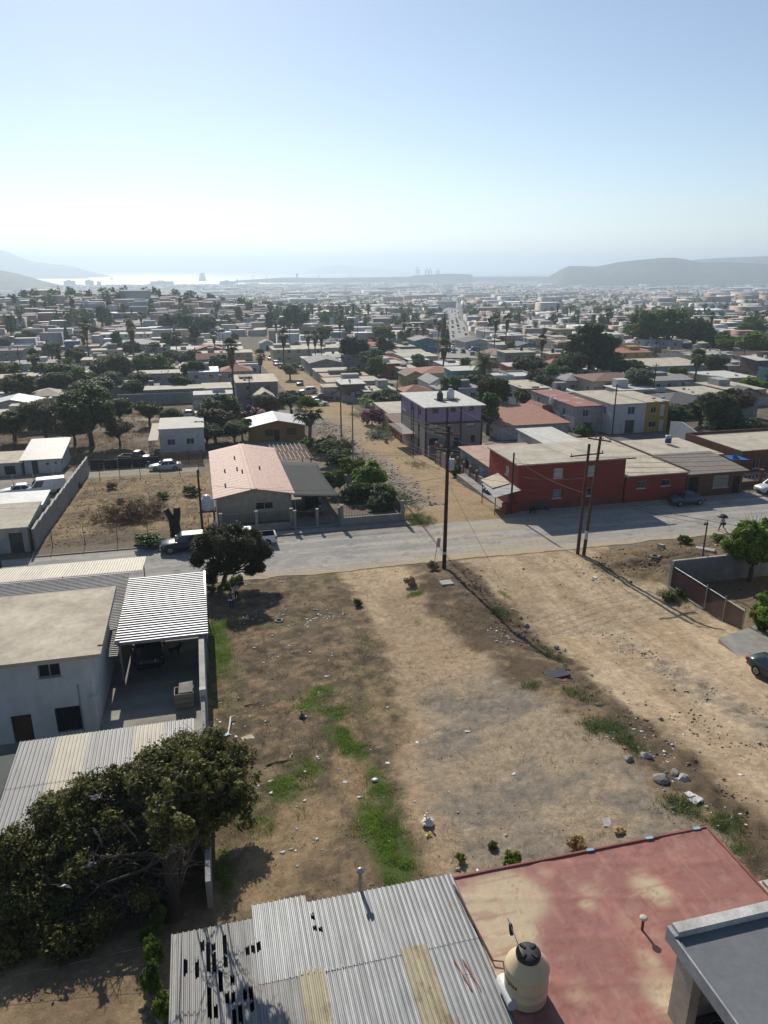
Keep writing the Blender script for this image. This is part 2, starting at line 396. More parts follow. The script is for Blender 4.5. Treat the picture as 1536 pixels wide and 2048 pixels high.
# grass and weeds that grow in patches
GR = []
for u, v, a, b, k in ((690,1480,.5,1.4,.9),(760,1580,.6,2,.9),(800,1740,.8,1,1),(640,1380,1,.7,.7),(520,1650,1.2,1,.6),(470,1520,.7,1.5,.6),(600,1260,2,1,.4),(480,1330,1,2,.5),(440,1300,.75,4.2,1),(436,1260,.8,2.2,1),(665,1465,.55,1.1,1),(722,1502,.8,.7,1),(575,1575,1.0,1.3,.9),(615,1535,.8,1,.7),(780,1700,1.0,2.3,1.2),(745,1640,.8,1.6,.9),(450,1745,.35,1.6,.9),
    (620,1408,.9,.9,.8),(672,1425,.8,.9,.8),(740,1290,1.6,2.4,.45),(570,1185,2.6,1.0,.4),(830,1188,.9,.5,.9),(735,1470,.5,1.2,.4),(440,1400,1.1,1.6,.5),(560,1330,.8,1,.5),(560,1395,.6,.6,.5),(1000,1225,.6,1.2,.7),
    (1215,1455,1.1,1.0,1),(1260,1490,.6,1,.8),(1060,1372,.6,.5,.7),(1140,1385,.5,.6,.7),(1365,1610,.7,.8,.9),(1450,1650,.8,.8,.9),(1350,1195,1.0,1.4,.9),(1480,1700,.5,.5,.8),(1010,1190,.6,1.2,.7),
    (810,1000,1.2,4,.9),(835,1040,1.6,2.4,1),(715,830,2.2,4,.5),(835,930,1.4,4,.4),(800,905,1.4,5,.4)):
    g = blob(u, v, a, b); GR.append((g, k)); lay((.062, .095, .022) if k > .6 else (.12, .115, .045), ss(g*(.2+1.5*fi)*k*(.5+1.0*md), .26, .6)*.75)
col = np.clip(col*(.86+.28*vn(s_*4.3, t_*4.3, 40))[:, None], 0, 1)
ns, nt_ = len(gs), len(gt)
ii = (np.arange(nt_-1)[:, None]*ns+np.arange(ns-1)[None, :]).ravel()
V = np.stack([s_*ca-t_*sa, s_*sa+t_*ca, zz], 1); Q = np.stack([ii, ii+1, ii+ns+1, ii+ns], 1)
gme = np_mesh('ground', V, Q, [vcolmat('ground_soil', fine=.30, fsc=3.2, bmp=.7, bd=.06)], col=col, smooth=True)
go = obj_of(gme, 'ground'); go['kind'] = 'structure'
# ---------------------------------------------------------------- the paved street with its dust
def strip(name, s0, s1, t0, t1, z, ds, dt, colf, matn, edge0=0, edge1=0, kind='structure', **kw):
    a = np.linspace(s0, s1, max(2, int((s1-s0)/ds))); b = np.linspace(0, 1, max(2, int((t1-t0)/dt)))
    AA, BB = np.meshgrid(a, b); x = AA.ravel(); y = BB.ravel()
    lo = t0+edge0*(fbm(x*.35, x*0+3, 51, 4)-.5)*2; hi = t1+edge1*(fbm(x*.35, x*0+9, 52, 4)-.5)*2
    tq = lo+(hi-lo)*y
    zq = (z if not callable(z) else z(x, tq))+0*x
    V = np.stack([x*ca-tq*sa, x*sa+tq*ca, zq], 1); n = len(a)
    i = (np.arange(len(b)-1)[:, None]*n+np.arange(n-1)[None, :]).ravel()
    if matn not in MATS: vcolmat(matn, **kw)
    me = np_mesh(name, V, np.stack([i, i+1, i+n+1, i+n], 1), [MATS[matn]], col=colf(x, tq))
    o = obj_of(me, name); o['kind'] = kind; return o
def streetcol(s, t):
    c = np.zeros((len(s), 3)); c[:] = (.315, .30, .275)
    f = fbm(s*.12, t*1.5, 61, 5); f2 = fbm(s*.5, t*.8, 62, 4)
    def L(cc, w):
        nonlocal c; w = np.clip(w, 0, 1)[:, None]; c = c*(1-w)+np.array(cc)*w
    L((.37, .35, .315), ss(f, .5, .62)*.8); L((.22, .215, .205), ss(f2, .54, .66)*.5); L((.42, .40, .365), ss(fbm(s*.05, t*3.2, 65, 4), .56, .66)*.7); L((.17, .165, .16), ss(fbm(s*.9, t*1.1, 66, 5), .66, .72)*.5); L((.2, .19, .18), (np.abs(t-65.3-.5*(fbm(s*.2, t*0, 67, 3)-.5)) < .05)*.6)
    dust = np.exp(-((t-60)/1.5)**2)*.9+np.exp(-((s-28)/8)**2)*.75*ss(fbm(s*.15, t*1.1, 63, 4), .3, .62)+np.exp(-((t-70.6)/.8)**2)*.35
    L((.42, .335, .22), dust); L((.24, .235, .225), (np.abs(t-64.6-.2*np.sin(s*.2)) < .5)*.35+(np.abs(t-67.2) < .5)*.3)
    return c
strip('street', -60, 110, 60.35, 70.5, .03, .3, .25, streetcol, 'asphalt_dusty', edge0=.45, fine=.16, fsc=2.5, bmp=.15, bd=.01, spec=.2)
def grey(c0, k=.2):
    return lambda s, t: np.array(c0)[None, :]*(1-k+2*k*fbm(s*.7, t*.7, 71, 4))[:, None]
# kerbs and pavements
kc = M('kerb_concrete', (.33, .31, .28), var=.25, streak=.2)
mb = MB(); mb.box(-16.5, .4, 0, .16, -.1, .13, kc); solo(mb, 'kerb', None, None, 0, 70.55, 0, kind='structure')
mb = MB(); mb.box(.6, 20.5, 0, 1.1, -.2, .14, kc); solo(mb, 'pavement', None, None, 0, 70.8, 0, kind='structure')
mb = MB(); mb.box(33.2, 90, 0, 1.45, -.2, .14, kc); solo(mb, 'pavement', None, None, 0, 70.6, 0, kind='structure')
mb = MB(); mb.box(32.0, 33.2, 0, 18, -1.6, .1, kc); o = solo(mb, 'pavement', None, None, 0, 70.6, 0, kind='structure'); o.location.z = 0
# ---------------------------------------------------------------- sea, far shore, islands
sm, nt, b = new_mat('sea_water'); b.inputs['Base Color'].default_value = (.02, .05, .07, 1); b.inputs['Roughness'].default_value = .5
b.inputs['Specular IOR Level'].default_value = .5; bump(nt, b, nz(nt, .02, 6, rough=.7), .5, 6)
mb = MB(); mb.quad((-15000, 3500, -84), (15000, 3500, -84), (15000, 39000, -84), (-15000, 39000, -84), sm)
o = mb.build('sea', fix=False); o['kind'] = 'structure'
def ridge(name, prof, dist, depth, seed, matc, zb=-90, rough=.16, fsc=.004):
    """hill whose skyline is given as (u, v) points of the photograph, standing dist metres away with real depth"""
    us = np.array([p[0] for p in prof], float); vs = np.array([p[1] for p in prof], float)
    uu = np.linspace(us[0], us[-1], 140); vv = np.interp(uu, us, vs)
    X = (uu-768)/F*dist/math.cos(PITCH)*1.0; H = np.tan((535-vv)/F)*dist*1.0/1.0+CZ*0
    H = np.array([CZ+dist*ray(u, v)[2]/ray(u, v)[1] for u, v in zip(uu, vv)]); X = np.array([dist*ray(u, v)[0]/ray(u, v)[1] for u, v in zip(uu, vv)])
    w = np.linspace(-1, 1, 36); V = []; 
    for k in w:
        sh = max(0, 1-abs(k))**.8
        Y = dist+k*depth
        nn = fbm(X*fsc*1.0+seed, np.full_like(X, Y)*fsc, seed, 5)-.5
        Z = zb+(H-zb)*sh*(1+nn*rough*(1-sh)*4*0+nn*rough*(1 if abs(k) > .08 else .3))
        Z = np.minimum(Z, zb+(H-zb))
        V.append(np.stack([X*(Y/dist if k < 0 else 1), np.full_like(X, Y), Z], 1))
    V = np.concatenate(V); n = len(uu); i = (np.arange(len(w)-1)[:, None]*n+np.arange(n-1)[None, :]).ravel()
    me = np_mesh(name, V, np.stack([i, i+1, i+n+1, i+n], 1), [matc], smooth=True)
    o = obj_of(me, name); o['kind'] = 'structure'; return o
hillm = M('hill_scrub', (.10, .095, .065), sc=.012, var=.5, fsc=.06, fine=.2, bmp=.0, spec=.1, stain=((.42,.40,.37), .03, .60))
ridge('hill', [(1100,572),(1112,548),(1125,537),(1140,531),(1165,531),(1195,532),(1240,523),(1262,521),(1290,518),(1320,515),(1350,514),(1375,518),(1400,524),(1440,523),(1480,524),(1540,527),(1700,530),(1900,540)], 4700, 700, 3, hillm)
ridge('hill', [(1370,535),(1390,519),(1420,516),(1460,514),(1536,511),(1650,506),(1800,500),(2000,520)], 6200, 900, 5, hillm)
ridge('hill', [(-400,520),(-200,522),(-60,532),(0,540),(30,546),(55,553),(80,562),(100,572)], 3600, 500, 7, hillm)
ridge('hill', [(-500,500),(-200,497),(-60,497),(0,498),(20,505),(40,514),(60,521),(100,527),(140,531),(160,538),(175,552)], 9000, 1000, 9, hillm)
ridge('island', [(600,549),(614,543),(625,537),(650,532),(675,529),(690,530),(705,533),(735,536),(790,540),(830,549)], 15500, 500, 11, hillm)
# ---------------------------------------------------------------- house builder
CNT = {}
def wall_face(mb, o, u, n, Wd, H0, H1, holes, mat, dep=.14):
    """upright wall from o along u (unit), outward normal n; holes are (u0, u1, z0, z1); z from H0 to H1"""
    us = sorted({0, Wd, *[x for q in holes for x in q[:2]]}); zs = sorted({H0, H1, *[x for q in holes for x in q[2:4]]})
    o = Vector(o); u = Vector(u); n = Vector(n); Z = Vector((0,0,1))
    for a, b in zip(us, us[1:]):
        for c, d in zip(zs, zs[1:]):
            mu, mz = (a+b)/2, (c+d)/2
            if any(q[0] < mu < q[1] and q[2] < mz < q[3] for q in holes): continue
            mb.quad(o+u*a+Z*c, o+u*b+Z*c, o+u*b+Z*d, o+u*a+Z*d, mat)
    for a, b, c, d in [q[:4] for q in holes]:
        i = -n*dep
        for p, q in (((a,c),(b,c)),((b,c),(b,d)),((b,d),(a,d)),((a,d),(a,c))):
            x = o+u*p[0]+Z*p[1]; y = o+u*q[0]+Z*q[1]; mb.quad(x, y, y+i, x+i, mat)
FACES = {'F': ((0,0),(1,0),(0,-1)), 'R': ((1,0),(0,1),(1,0)), 'B': ((1,1),(-1,0),(0,1)), 'L': ((0,1),(0,-1),(-1,0))}
def openings(r, w, d, wins, gl, fr, dep=.14, detail=True):
    for q in wins:
        f, u0, z0, ww, hh = q[:5]; kind = q[5] if len(q) > 5 else 'window'; mat = q[6] if len(q) > 6 else None
        (ox, oy), (ux, uy), (nx, ny) = FACES[f]
        o = Vector((ox*w, oy*d, 0)); u = Vector((ux, uy, 0)); n = Vector((nx, ny, 0)); Z = Vector((0,0,1))
        def slab(mb, a, b, c, e, d0, d1, m):
            pts = [o+u*x+Z*z+n*k for k in (d0, d1) for x, z in ((a,c),(b,c),(b,e),(a,e))]
            mb.add(pts, [(0,1,2,3),(7,6,5,4),(0,4,5,1),(1,5,6,2),(2,6,7,3),(3,7,4,0)], m)
        a, b, c, e = u0, u0+ww, z0, z0+hh; fw = .06
        if kind == 'void': continue
        mb = MB(); fm = fr
        if kind == 'door':
            slab(mb, a+.03, b-.03, c, e-.03, -dep, -dep+.05, mat or fr); ob = mb.build('door', r)
            if detail: k = MB(); slab(k, b-.2, b-.12, c+.95, c+1.05, -dep+.05, -dep+.09, M('handle_steel', (.3,.3,.3), .4, .9)); k.build('handle', ob)
            continue
        for x0, x1, z0_, z1_ in ((a,b,c,c+fw),(a,b,e-fw,e),(a,a+fw,c+fw,e-fw),(b-fw,b,c+fw,e-fw)): slab(mb, x0, x1, z0_, z1_, -dep+.0, -dep+.07, fm)
        if ww > .9: slab(mb, (a+b)/2-.025, (a+b)/2+.025, c+fw, e-fw, -dep+.005, -dep+.065, fm)
        if not detail:
            slab(mb, a+fw, b-fw, c+fw, e-fw, -dep+.01, -dep+.02, mat or gl); mb.build('window', r); continue
        ob = mb.build('window', r)
        k = MB(); slab(k, a+fw, b-fw, c+fw, e-fw, -dep+.01, -dep+.025, mat or gl); k.build('pane', ob)
        k = MB(); slab(k, a-.06, b+.06, c-.09, c-.003, .004, .05, fm); k.build('sill', ob)
        if kind == 'barred':
            k = MB(); n_ = max(3, int(ww/.16))
            for i in range(n_+1): x = a+ww*i/n_; slab(k, x-.012, x+.012, c, e, .03, .05, M('iron_black', (.02,.02,.022), .6, .3))
            k.build('bars', ob)
def house(name, label, s0, t0, w, d, hh, wallm, roofm, roof='flat', ov=.3, th=.14, tilt=0, rise=1.0, axis='y', wins=(), z=None, rot=0, group=None, sk=1.6,
          cat='house', fr=None, gl=None, detail=True, plinth=None, parapet=.35, base=None):
    r = root(name, label, cat, s0, t0, z, rot, group)
    gl = gl or glass(); fr = fr or M('frame_white', (.62,.61,.58), .6, var=.1)
    m = MB()
    for f, ((ox, oy), (ux, uy), (nx, ny)) in FACES.items():
        Wd = w if f in 'FB' else d
        holes = [(q[1], q[1]+q[3], q[2], q[2]+q[4]) for q in wins if q[0] == f]
        wall_face(m, (ox*w, oy*d, 0), (ux, uy, 0), (nx, ny, 0), Wd, -sk, hh, holes, wallm)
        for q in wins:                                    # closed back behind every opening
            if q[0] == f:
                o = Vector((ox*w, oy*d, 0))-Vector((nx, ny, 0))*.5; u = Vector((ux, uy, 0))
                a, b, c, e = q[1]-.3, q[1]+q[3]+.3, q[2]-.3, q[2]+q[4]+.3
                m.quad(o+u*a+Vector((0,0,c)), o+u*b+Vector((0,0,c)), o+u*b+Vector((0,0,e)), o+u*a+Vector((0,0,e)), M('room_dark', (.03,.03,.03)))
    R = MB()
    if roof in ('flat', 'shed'):
        zf, zb = hh, hh+tilt
        if abs(tilt) > .01:
            m.add([(0,0,hh),(w,0,hh),(w,d,zb),(0,d,zb)], [(0,1,2,3)], wallm)
            m.add([(w,0,hh),(w,d,hh),(w,d,zb)], [(0,1,2)], wallm); m.add([(0,0,hh),(0,d,hh),(0,d,zb)], [(0,1,2)], wallm); m.quad((0,d,hh),(w,d,hh),(w,d,zb),(0,d,zb), wallm)
        k = tilt/d if d else 0
        R.hexa([(-ov,-ov,hh-k*ov+.003),(w+ov,-ov,hh-k*ov+.003),(w+ov,d+ov,zb+k*ov+.003),(-ov,d+ov,zb+k*ov+.003),(-ov,-ov,hh-k*ov+th),(w+ov,-ov,hh-k*ov+th),(w+ov,d+ov,zb+k*ov+th),(-ov,d+ov,zb+k*ov+th)], roofm)
    elif roof == 'parapet':
        R.quad((.1,.1,hh-.12),(w-.1,.1,hh-.12),(w-.1,d-.1,hh-.12),(.1,d-.1,hh-.12), roofm)
        for x0, x1, y0, y1 in ((0,w,0,.15),(0,w,d-.15,d),(0,.15,.15,d-.15),(w-.15,w,.15,d-.15)): m.box(x0, x1, y0, y1, hh+.002, hh+parapet, wallm)
    elif roof == 'gable':
        if axis == 'y':
            m.add([(0,0,hh),(w,0,hh),(w/2,0,hh+rise)], [(0,1,2)], wallm); m.add([(0,d,hh),(w,d,hh),(w/2,d,hh+rise)], [(0,1,2)], wallm)
            k = rise/(w/2)*ov
            for a, b in ((-ov, w/2), (w+ov, w/2)):
                R.hexa([(a,-ov,hh-k+.01),(b,-ov,hh+rise+.01),(b,d+ov,hh+rise+.01),(a,d+ov,hh-k+.01),(a,-ov,hh-k+th),(b,-ov,hh+rise+th),(b,d+ov,hh+rise+th),(a,d+ov,hh-k+th)], roofm)
        else:
            m.add([(0,0,hh),(0,d,hh),(0,d/2,hh+rise)], [(0,1,2)], wallm); m.add([(w,0,hh),(w,d,hh),(w,d/2,hh+rise)], [(0,1,2)], wallm)
            k = rise/(d/2)*ov
            for a, b in ((-ov, d/2), (d+ov, d/2)):
                R.hexa([(-ov,a,hh-k+.01),(-ov,b,hh+rise+.01),(w+ov,b,hh+rise+.01),(w+ov,a,hh-k+.01),(-ov,a,hh-k+th),(-ov,b,hh+rise+th),(w+ov,b,hh+rise+th),(w+ov,a,hh-k+th)], roofm)
    elif roof == 'hip':
        q = min(w, d)/2; x0, x1, y0, y1 = -ov, w+ov, -ov, d+ov
        a = (w/2 if w <= d else q, q if w <= d else d/2); b = (w/2 if w <= d else w-q, d-q if w <= d else d/2)
        vs = [(x0,y0,hh),(x1,y0,hh),(x1,y1,hh),(x0,y1,hh),(a[0],a[1],hh+rise),(b[0],b[1],hh+rise)]
        vs += [(x0,y0,hh-.12),(x1,y0,hh-.12),(x1,y1,hh-.12),(x0,y1,hh-.12)]
        fs = [(0,1,5,4),(1,2,5),(2,3,4,5),(3,0,4)] if w > d else [(0,1,4),(1,2,5,4),(2,3,5),(3,0,4,5)]
        fs += [(0,1,7,6),(1,2,8,7),(2,3,9,8),(3,0,6,9),(6,7,8,9)]
        R.add(vs, fs, roofm)
    if plinth:
        for x0, x1, y0, y1 in ((-.02,w+.02,-.02,-.003),(-.02,-.003,-.003,d),(w+.003,w+.02,-.003,d)): m.box(x0, x1, y0, y1, -sk, plinth[0], plinth[1])
    m.build('wall', r); r_roof = R.build('roof', r)
    r['_roof'] = r_roof.name
    openings(r, w, d, wins, gl, fr, detail=detail)
    return r
def pxwin(u0, v0, u1, v1, s0, t0, z0, kind='window', mat=None):
    """opening of a front wall (plane t = t0) measured in the photograph, in the local metres of that wall"""
    a = onT(u0, max(v0, v1), t0); b = onT(u1, min(v0, v1), t0)
    q = ['F', a[0]-s0, a[1]-z0, b[0]-a[0], b[1]-a[1], kind]
    if mat: q.append(mat)
    return tuple(q)
def corrugate(mb, s0, s1, t0, t1, zf, mat, along='t', pitch=.16, amp=.022, sheet=None, under=True, skip=None, prof=(0,.25,.5,.75)):
    """ribbed sheet metal over a rectangle; zf(s, t) is its height; each sheet is an island of its own"""
    L = s1-s0 if along == 't' else t1-t0
    n = max(2, int(L/pitch)); shp = [0, 1, 1, 0] ; off = [0, .14, .40, .54]
    xs = []
    for i in range(n):
        for o, k in zip(off, shp): xs.append(((i+o)*L/n, k*amp))
    xs.append((L, 0)); per = max(1, int((sheet or L)/pitch))*4
    ends = (t0, t1) if along == 't' else (s0, s1)
    for k0 in range(0, len(xs)-1, per):
        seg = xs[k0:k0+per+1]; vs = []; fs = []
        for x, z in seg:
            for e in ends:
                s, t = (s0+x, e) if along == 't' else (e, t0+x)
                vs.append((s, t, zf(s, t)+z+.0006*(k0 % 7)))
        for i in range(len(seg)-1): fs.append((2*i, 2*i+2, 2*i+3, 2*i+1))
        mb.add(vs, fs, mat)
    return mb
# ---------------------------------------------------------------- plants
def leaves(cen, rad, n, size, rng, up=.3, asp=.55, squash=1.0):
    cen = np.asarray(cen, float); rad = np.asarray(rad, float); m = len(cen)
    idx = np.repeat(np.arange(m), n); N = len(idx)
    d = rng.normal(size=(N, 3)); d /= np.linalg.norm(d, axis=1)[:, None]
    r = rad[idx]*(rng.random(N)**.45)
    p = cen[idx]+d*r[:, None]*np.array([1, 1, squash])
    nrm = d+rng.normal(size=(N, 3))*.7+np.array([0, 0, up]); nrm /= np.linalg.norm(nrm, axis=1)[:, None]
    a = np.cross(nrm, rng.normal(size=(N, 3))); a /= np.linalg.norm(a, axis=1)[:, None]; b = np.cross(nrm, a)
    s = (size*(.6+.8*rng.random(N)))[:, None]
    V = np.stack([p-a*s, p-b*s*asp, p+a*s, p+b*s*asp], 1).reshape(-1, 3)
    return V, np.arange(N*4).reshape(-1, 4)
def lobes_clumps(lobes, per, rng, shell=.55):
    C, R = [], []
    for x, y, z, rx, ry, rz in lobes:
        n = max(3, int(per))
        d = rng.normal(size=(n, 3)); d /= np.linalg.norm(d, axis=1)[:, None]
        k = shell+(1-shell)*rng.random(n)
        C.append(np.array([x, y, z])+d*k[:, None]*np.array([rx, ry, rz])); R.append(np.full(n, .36*min(rx, ry, rz))*(.6+.8*rng.random(n)))
    return np.concatenate(C), np.concatenate(R)
def crown_mesh(name, lobes, per, nl, size, mat, seed, shell=.55, up=.3, asp=.55):
    rng = np.random.default_rng(seed); C, R = lobes_clumps(lobes, per, rng, shell)
    V, Q = leaves(C, R, nl, size, rng, up, asp); return np_mesh(name, V, Q, [mat])
bark = M('bark', (.12,.09,.065), var=.4, fsc=9, bmp=.6, streak=.3)
bark2 = M('bark_grey', (.17,.145,.115), var=.35, fsc=8, bmp=.6, streak=.3)
LEAF = {'dark': leafmat('leaf_dark', (.032,.055,.016), (.08,.105,.03)), 'mid': leafmat('leaf_mid', (.055,.095,.022), (.125,.165,.04)),
        'olive': leafmat('leaf_olive', (.07,.085,.035), (.135,.145,.065)), 'lime': leafmat('leaf_lime', (.08,.13,.02), (.17,.22,.04), .4), 'grey': leafmat('leaf_grey', (.075,.09,.06), (.15,.165,.115)),
        'brown': leafmat('leaf_brown', (.07,.045,.028), (.13,.085,.05), .15), 'red': leafmat('leaf_red', (.12,.015,.045), (.2,.03,.09), .3), 'dry': leafmat('leaf_dry', (.2,.14,.075), (.3,.22,.12), .2),
        'palm': leafmat('leaf_palm', (.045,.07,.022), (.11,.14,.04), .2)}
def tree_proto(kind, seed, hh=7.0, w=6.0, leaf='mid', per=44, nl=62, size=.125, trunk_h=None):
    rng = np.random.default_rng(seed); L = []; th = trunk_h or hh*.3
    if kind == 'round':
        L.append((0, 0, th+(hh-th)*.5, w*.34, w*.34, (hh-th)*.42))
        for k in range(7):
            a = k*2*math.pi/7+rng.random()*.6; r = w*(.22+.1*rng.random()); L.append((r*math.cos(a), r*math.sin(a), th+(hh-th)*(.25+.5*rng.random()), w*(.16+.07*rng.random()), w*(.16+.07*rng.random()), (hh-th)*(.2+.1*rng.random())))
        L.append((rng.normal()*.1*w, rng.normal()*.1*w, th+(hh-th)*.78, w*.2, w*.2, (hh-th)*.2))
    elif kind == 'tall':
        for k in range(9):
            f = k/8; a = rng.random()*6.28; r = w*.16*rng.random(); ww = w*(.2+.2*math.sin(math.pi*(.15+.75*f)))
            L.append((r*math.cos(a), r*math.sin(a), th+(hh-th)*(.08+.84*f), ww, ww, (hh-th)*.12))
    elif kind == 'cypress':
        for k in range(8): f = k/7; ww = w*.5*(1-f)**.7+.12; L.append((0, 0, .5+(hh-.5)*(.05+.9*f), ww*.8, ww*.8, hh*.09))
    elif kind == 'bush':
        for k in range(6): a = k+rng.random(); r = w*.24*rng.random()+w*.1; L.append((r*math.cos(a), r*math.sin(a), hh*(.35+.25*rng.random()), w*.25, w*.25, hh*.32))
        th = .2
    me = crown_mesh('crown', L, per, nl, size, LEAF[leaf], seed+1)
    t = MB(); t.tube([(0,0,-.3),(0.05*hh*.2,0,th*.6),(.04,.06,th),(0,0,th+(hh-th)*.5)], [hh*.035+.05, hh*.028+.04, hh*.022+.03, .03], bark, 7)
    if kind == 'round':
        for x, y, z, *_ in L[1:6]: t.tube([(.03,.03,th*.8),(x*.5,y*.5,(th+z)*.5),(x,y,z)], [hh*.016+.02, hh*.011+.015, .015], bark, 5)
    return me, t
PROTO = {}
def make_proto(key, kind, seed, **kw):
    me, t = tree_proto(kind, seed, **kw); PROTO[key] = (me, t.build('trunk').data, kw.get('hh', 7.0), kw.get('w', 6.0))
    o = bpy.data.objects.get('trunk')
    bpy.data.objects.remove(o)
def plant(key, s, t, hh, w, label, cat='tree', name=None, group=None, rot=None, z=None):
    me, tm, H0, W0 = PROTO[key]
    r = root(name or ('shrub' if cat in ('bush', 'shrub') else 'tree'), label, cat, s, t, z, random.random()*6.28 if rot is None else rot, group)
    r.scale = (w/W0, w/W0, hh/H0)
    obj_of(me, 'crown' if cat not in ('bush', 'shrub') else 'foliage', r); obj_of(tm, 'trunk' if cat not in ('bush', 'shrub') else 'stem', r)
    return r
for i, (lf, sd) in enumerate((('mid', 11), ('dark', 12), ('olive', 13), ('dark', 14), ('mid', 15), ('grey', 16), ('brown', 17))): make_proto('round%d' % i, 'round', sd, leaf=lf)
make_proto('tall0', 'tall', 21, hh=12, w=6, leaf='dark', size=.15, per=46); make_proto('tall1', 'tall', 22, hh=12, w=6, leaf='mid', size=.15, per=46)
make_proto('cyp0', 'cypress', 23, hh=9, w=2.6, leaf='dark', size=.14)
make_proto('bush0', 'bush', 31, hh=2, w=2.6, leaf='mid', size=.09, per=22, nl=55); make_proto('bush1', 'bush', 32, hh=2, w=2.6, leaf='lime', size=.09, per=22, nl=55); make_proto('bush2', 'bush', 33, hh=2, w=2.6, leaf='dark', size=.09, per=22, nl=55)
make_proto('bush3', 'bush', 34, hh=2, w=2.6, leaf='red', size=.09, per=22, nl=55); make_proto('bush4', 'bush', 35, hh=2, w=2.6, leaf='dry', size=.08, per=18, nl=45)
make_proto('lime0', 'round', 36, hh=5, w=5, leaf='lime', size=.14)
def palm_proto(kind, seed, hh):
    rng = np.random.default_rng(seed); t = MB(); lean = rng.normal()*.25
    tr = .2 if kind == 'fan' else .38
    pts = [(lean*(k/6)**2, .1*math.sin(k), hh*k/6-.2*(k == 0)) for k in range(7)]
    t.tube(pts, [tr*1.5, tr*1.1]+[tr]*3+[tr*.9, tr*.9], bark2, 8)
    top = Vector(pts[-1]); V = []; Q = []; sk_V = []; sk_Q = []
    def quad(VV, QQ, a, b, c, d): o = len(VV); VV.extend([tuple(a), tuple(b), tuple(c), tuple(d)]); QQ.append((o, o+1, o+2, o+3))
    if kind == 'fan':
        for k in range(64):
            el = math.radians(rng.uniform(-45, 85)); az = rng.uniform(0, 6.28); L = rng.uniform(.9, 1.4)
            d = Vector((math.cos(az)*math.cos(el), math.sin(az)*math.cos(el), math.sin(el))); o = top+Vector((0,0,.2))+d*.35; e = o+d*L*.55
            sd = d.cross(Vector((0,0,1))); sd = sd.normalized() if sd.length > .05 else Vector((1,0,0)); upv = sd.cross(d)
            quad(V, Q, o-sd*.015, o+sd*.015, e+sd*.015, e-sd*.015)
            for j in range(11):
                a = math.radians(-75+15*j); dd = (d*math.cos(a)+sd*math.sin(a)+upv*rng.normal()*.12); l = L*.85*(.75+.25*math.cos(a)); q = dd.cross(upv).normalized()*.085
                tip = e+dd*l+Vector((0,0,-.16*l)); mid_ = e+dd*l*.55
                quad(V, Q, e, mid_-q, tip, mid_+q)
        for k in range(170):
            az = rng.uniform(0, 6.28); z0 = rng.uniform(0, hh*.24); d = Vector((math.cos(az), math.sin(az), 0)); rr = tr+.05+.38*(1-z0/(hh*.24))**.6
            o = top+Vector((0,0,-z0))+d*rr; e = o+d*rng.uniform(.0,.18)+Vector((0,0,-rng.uniform(.6,1.1))); sd = d.cross(Vector((0,0,1)))*rng.uniform(.08,.22)
            quad(sk_V, sk_Q, o-sd*.5, o+sd*.5, e+sd, e-sd)
    else:
        for k in range(70):
            el = math.radians(rng.uniform(-35, 80)); az = rng.uniform(0, 6.28); L = rng.uniform(2.6, 3.5)
            p = top+Vector((0,0,.1)); d = Vector((math.cos(az)*math.cos(el), math.sin(az)*math.cos(el), math.sin(el))); sd = Vector((-math.sin(az), math.cos(az), 0)); st_ = L/9
            for j in range(9):
                p2 = p+d*st_; f = j/9; w = (.55*math.sin(math.pi*min(1, .18+f*.82))+.05)
                upv = sd.cross(d)
                for s2 in (-1, 1):
                    for q in (.15, .5, .85):
                        b = p+(p2-p)*q; tip = b+sd*s2*w+d*.28+upv*(.16*rng.random())-Vector((0,0,.1)); v2 = d*.055
                        quad(V, Q, b-v2*.4, b+v2*.4, tip+v2, tip-v2*.2)
                p = p2; d = (d+Vector((0,0,-.135))).normalized()
        for k in range(60):
            az = rng.uniform(0, 6.28); d = Vector((math.cos(az), math.sin(az), 0)); o = top+d*.42+Vector((0,0,-rng.uniform(0,.9))); e = o+d*rng.uniform(.1,.5)+Vector((0,0,rng.uniform(-.2,.4))); sd = d.cross(Vector((0,0,1)))*.08
            quad(sk_V, sk_Q, o-sd, o+sd, e+sd, e-sd)
    cm = np_mesh('crown', V, Q, [LEAF['palm']]); sm_ = np_mesh('dry_skirt', sk_V, sk_Q, [LEAF['brown']])
    o = t.build('trunk'); tm = o.data; bpy.data.objects.remove(o)
    return cm, sm_, tm, hh
PALM = {('fan', i): palm_proto('fan', 40+i, 9.0) for i in range(3)}; PALM[('date', 0)] = palm_proto('date', 50, 7.0)
def palm(kind, i, s, t, hh, label, group=None, wide=1.0, name=None):
    c, sk_, tm, H0 = PALM[(kind, i)]; k = hh/H0
    r = root(name or ('fan_palm' if kind == 'fan' else 'date_palm'), label, 'palm', s, t, None, random.random()*6.28, group)
    r.scale = (wide, wide, k)
    for me, n in ((c, 'crown'), (sk_, 'dry_skirt'), (tm, 'trunk')):
        o = obj_of(me, n, r)
        if n == 'crown': o.scale = (1, 1, 1/k*wide); o.location.z = H0*(1-wide/k)
    return r
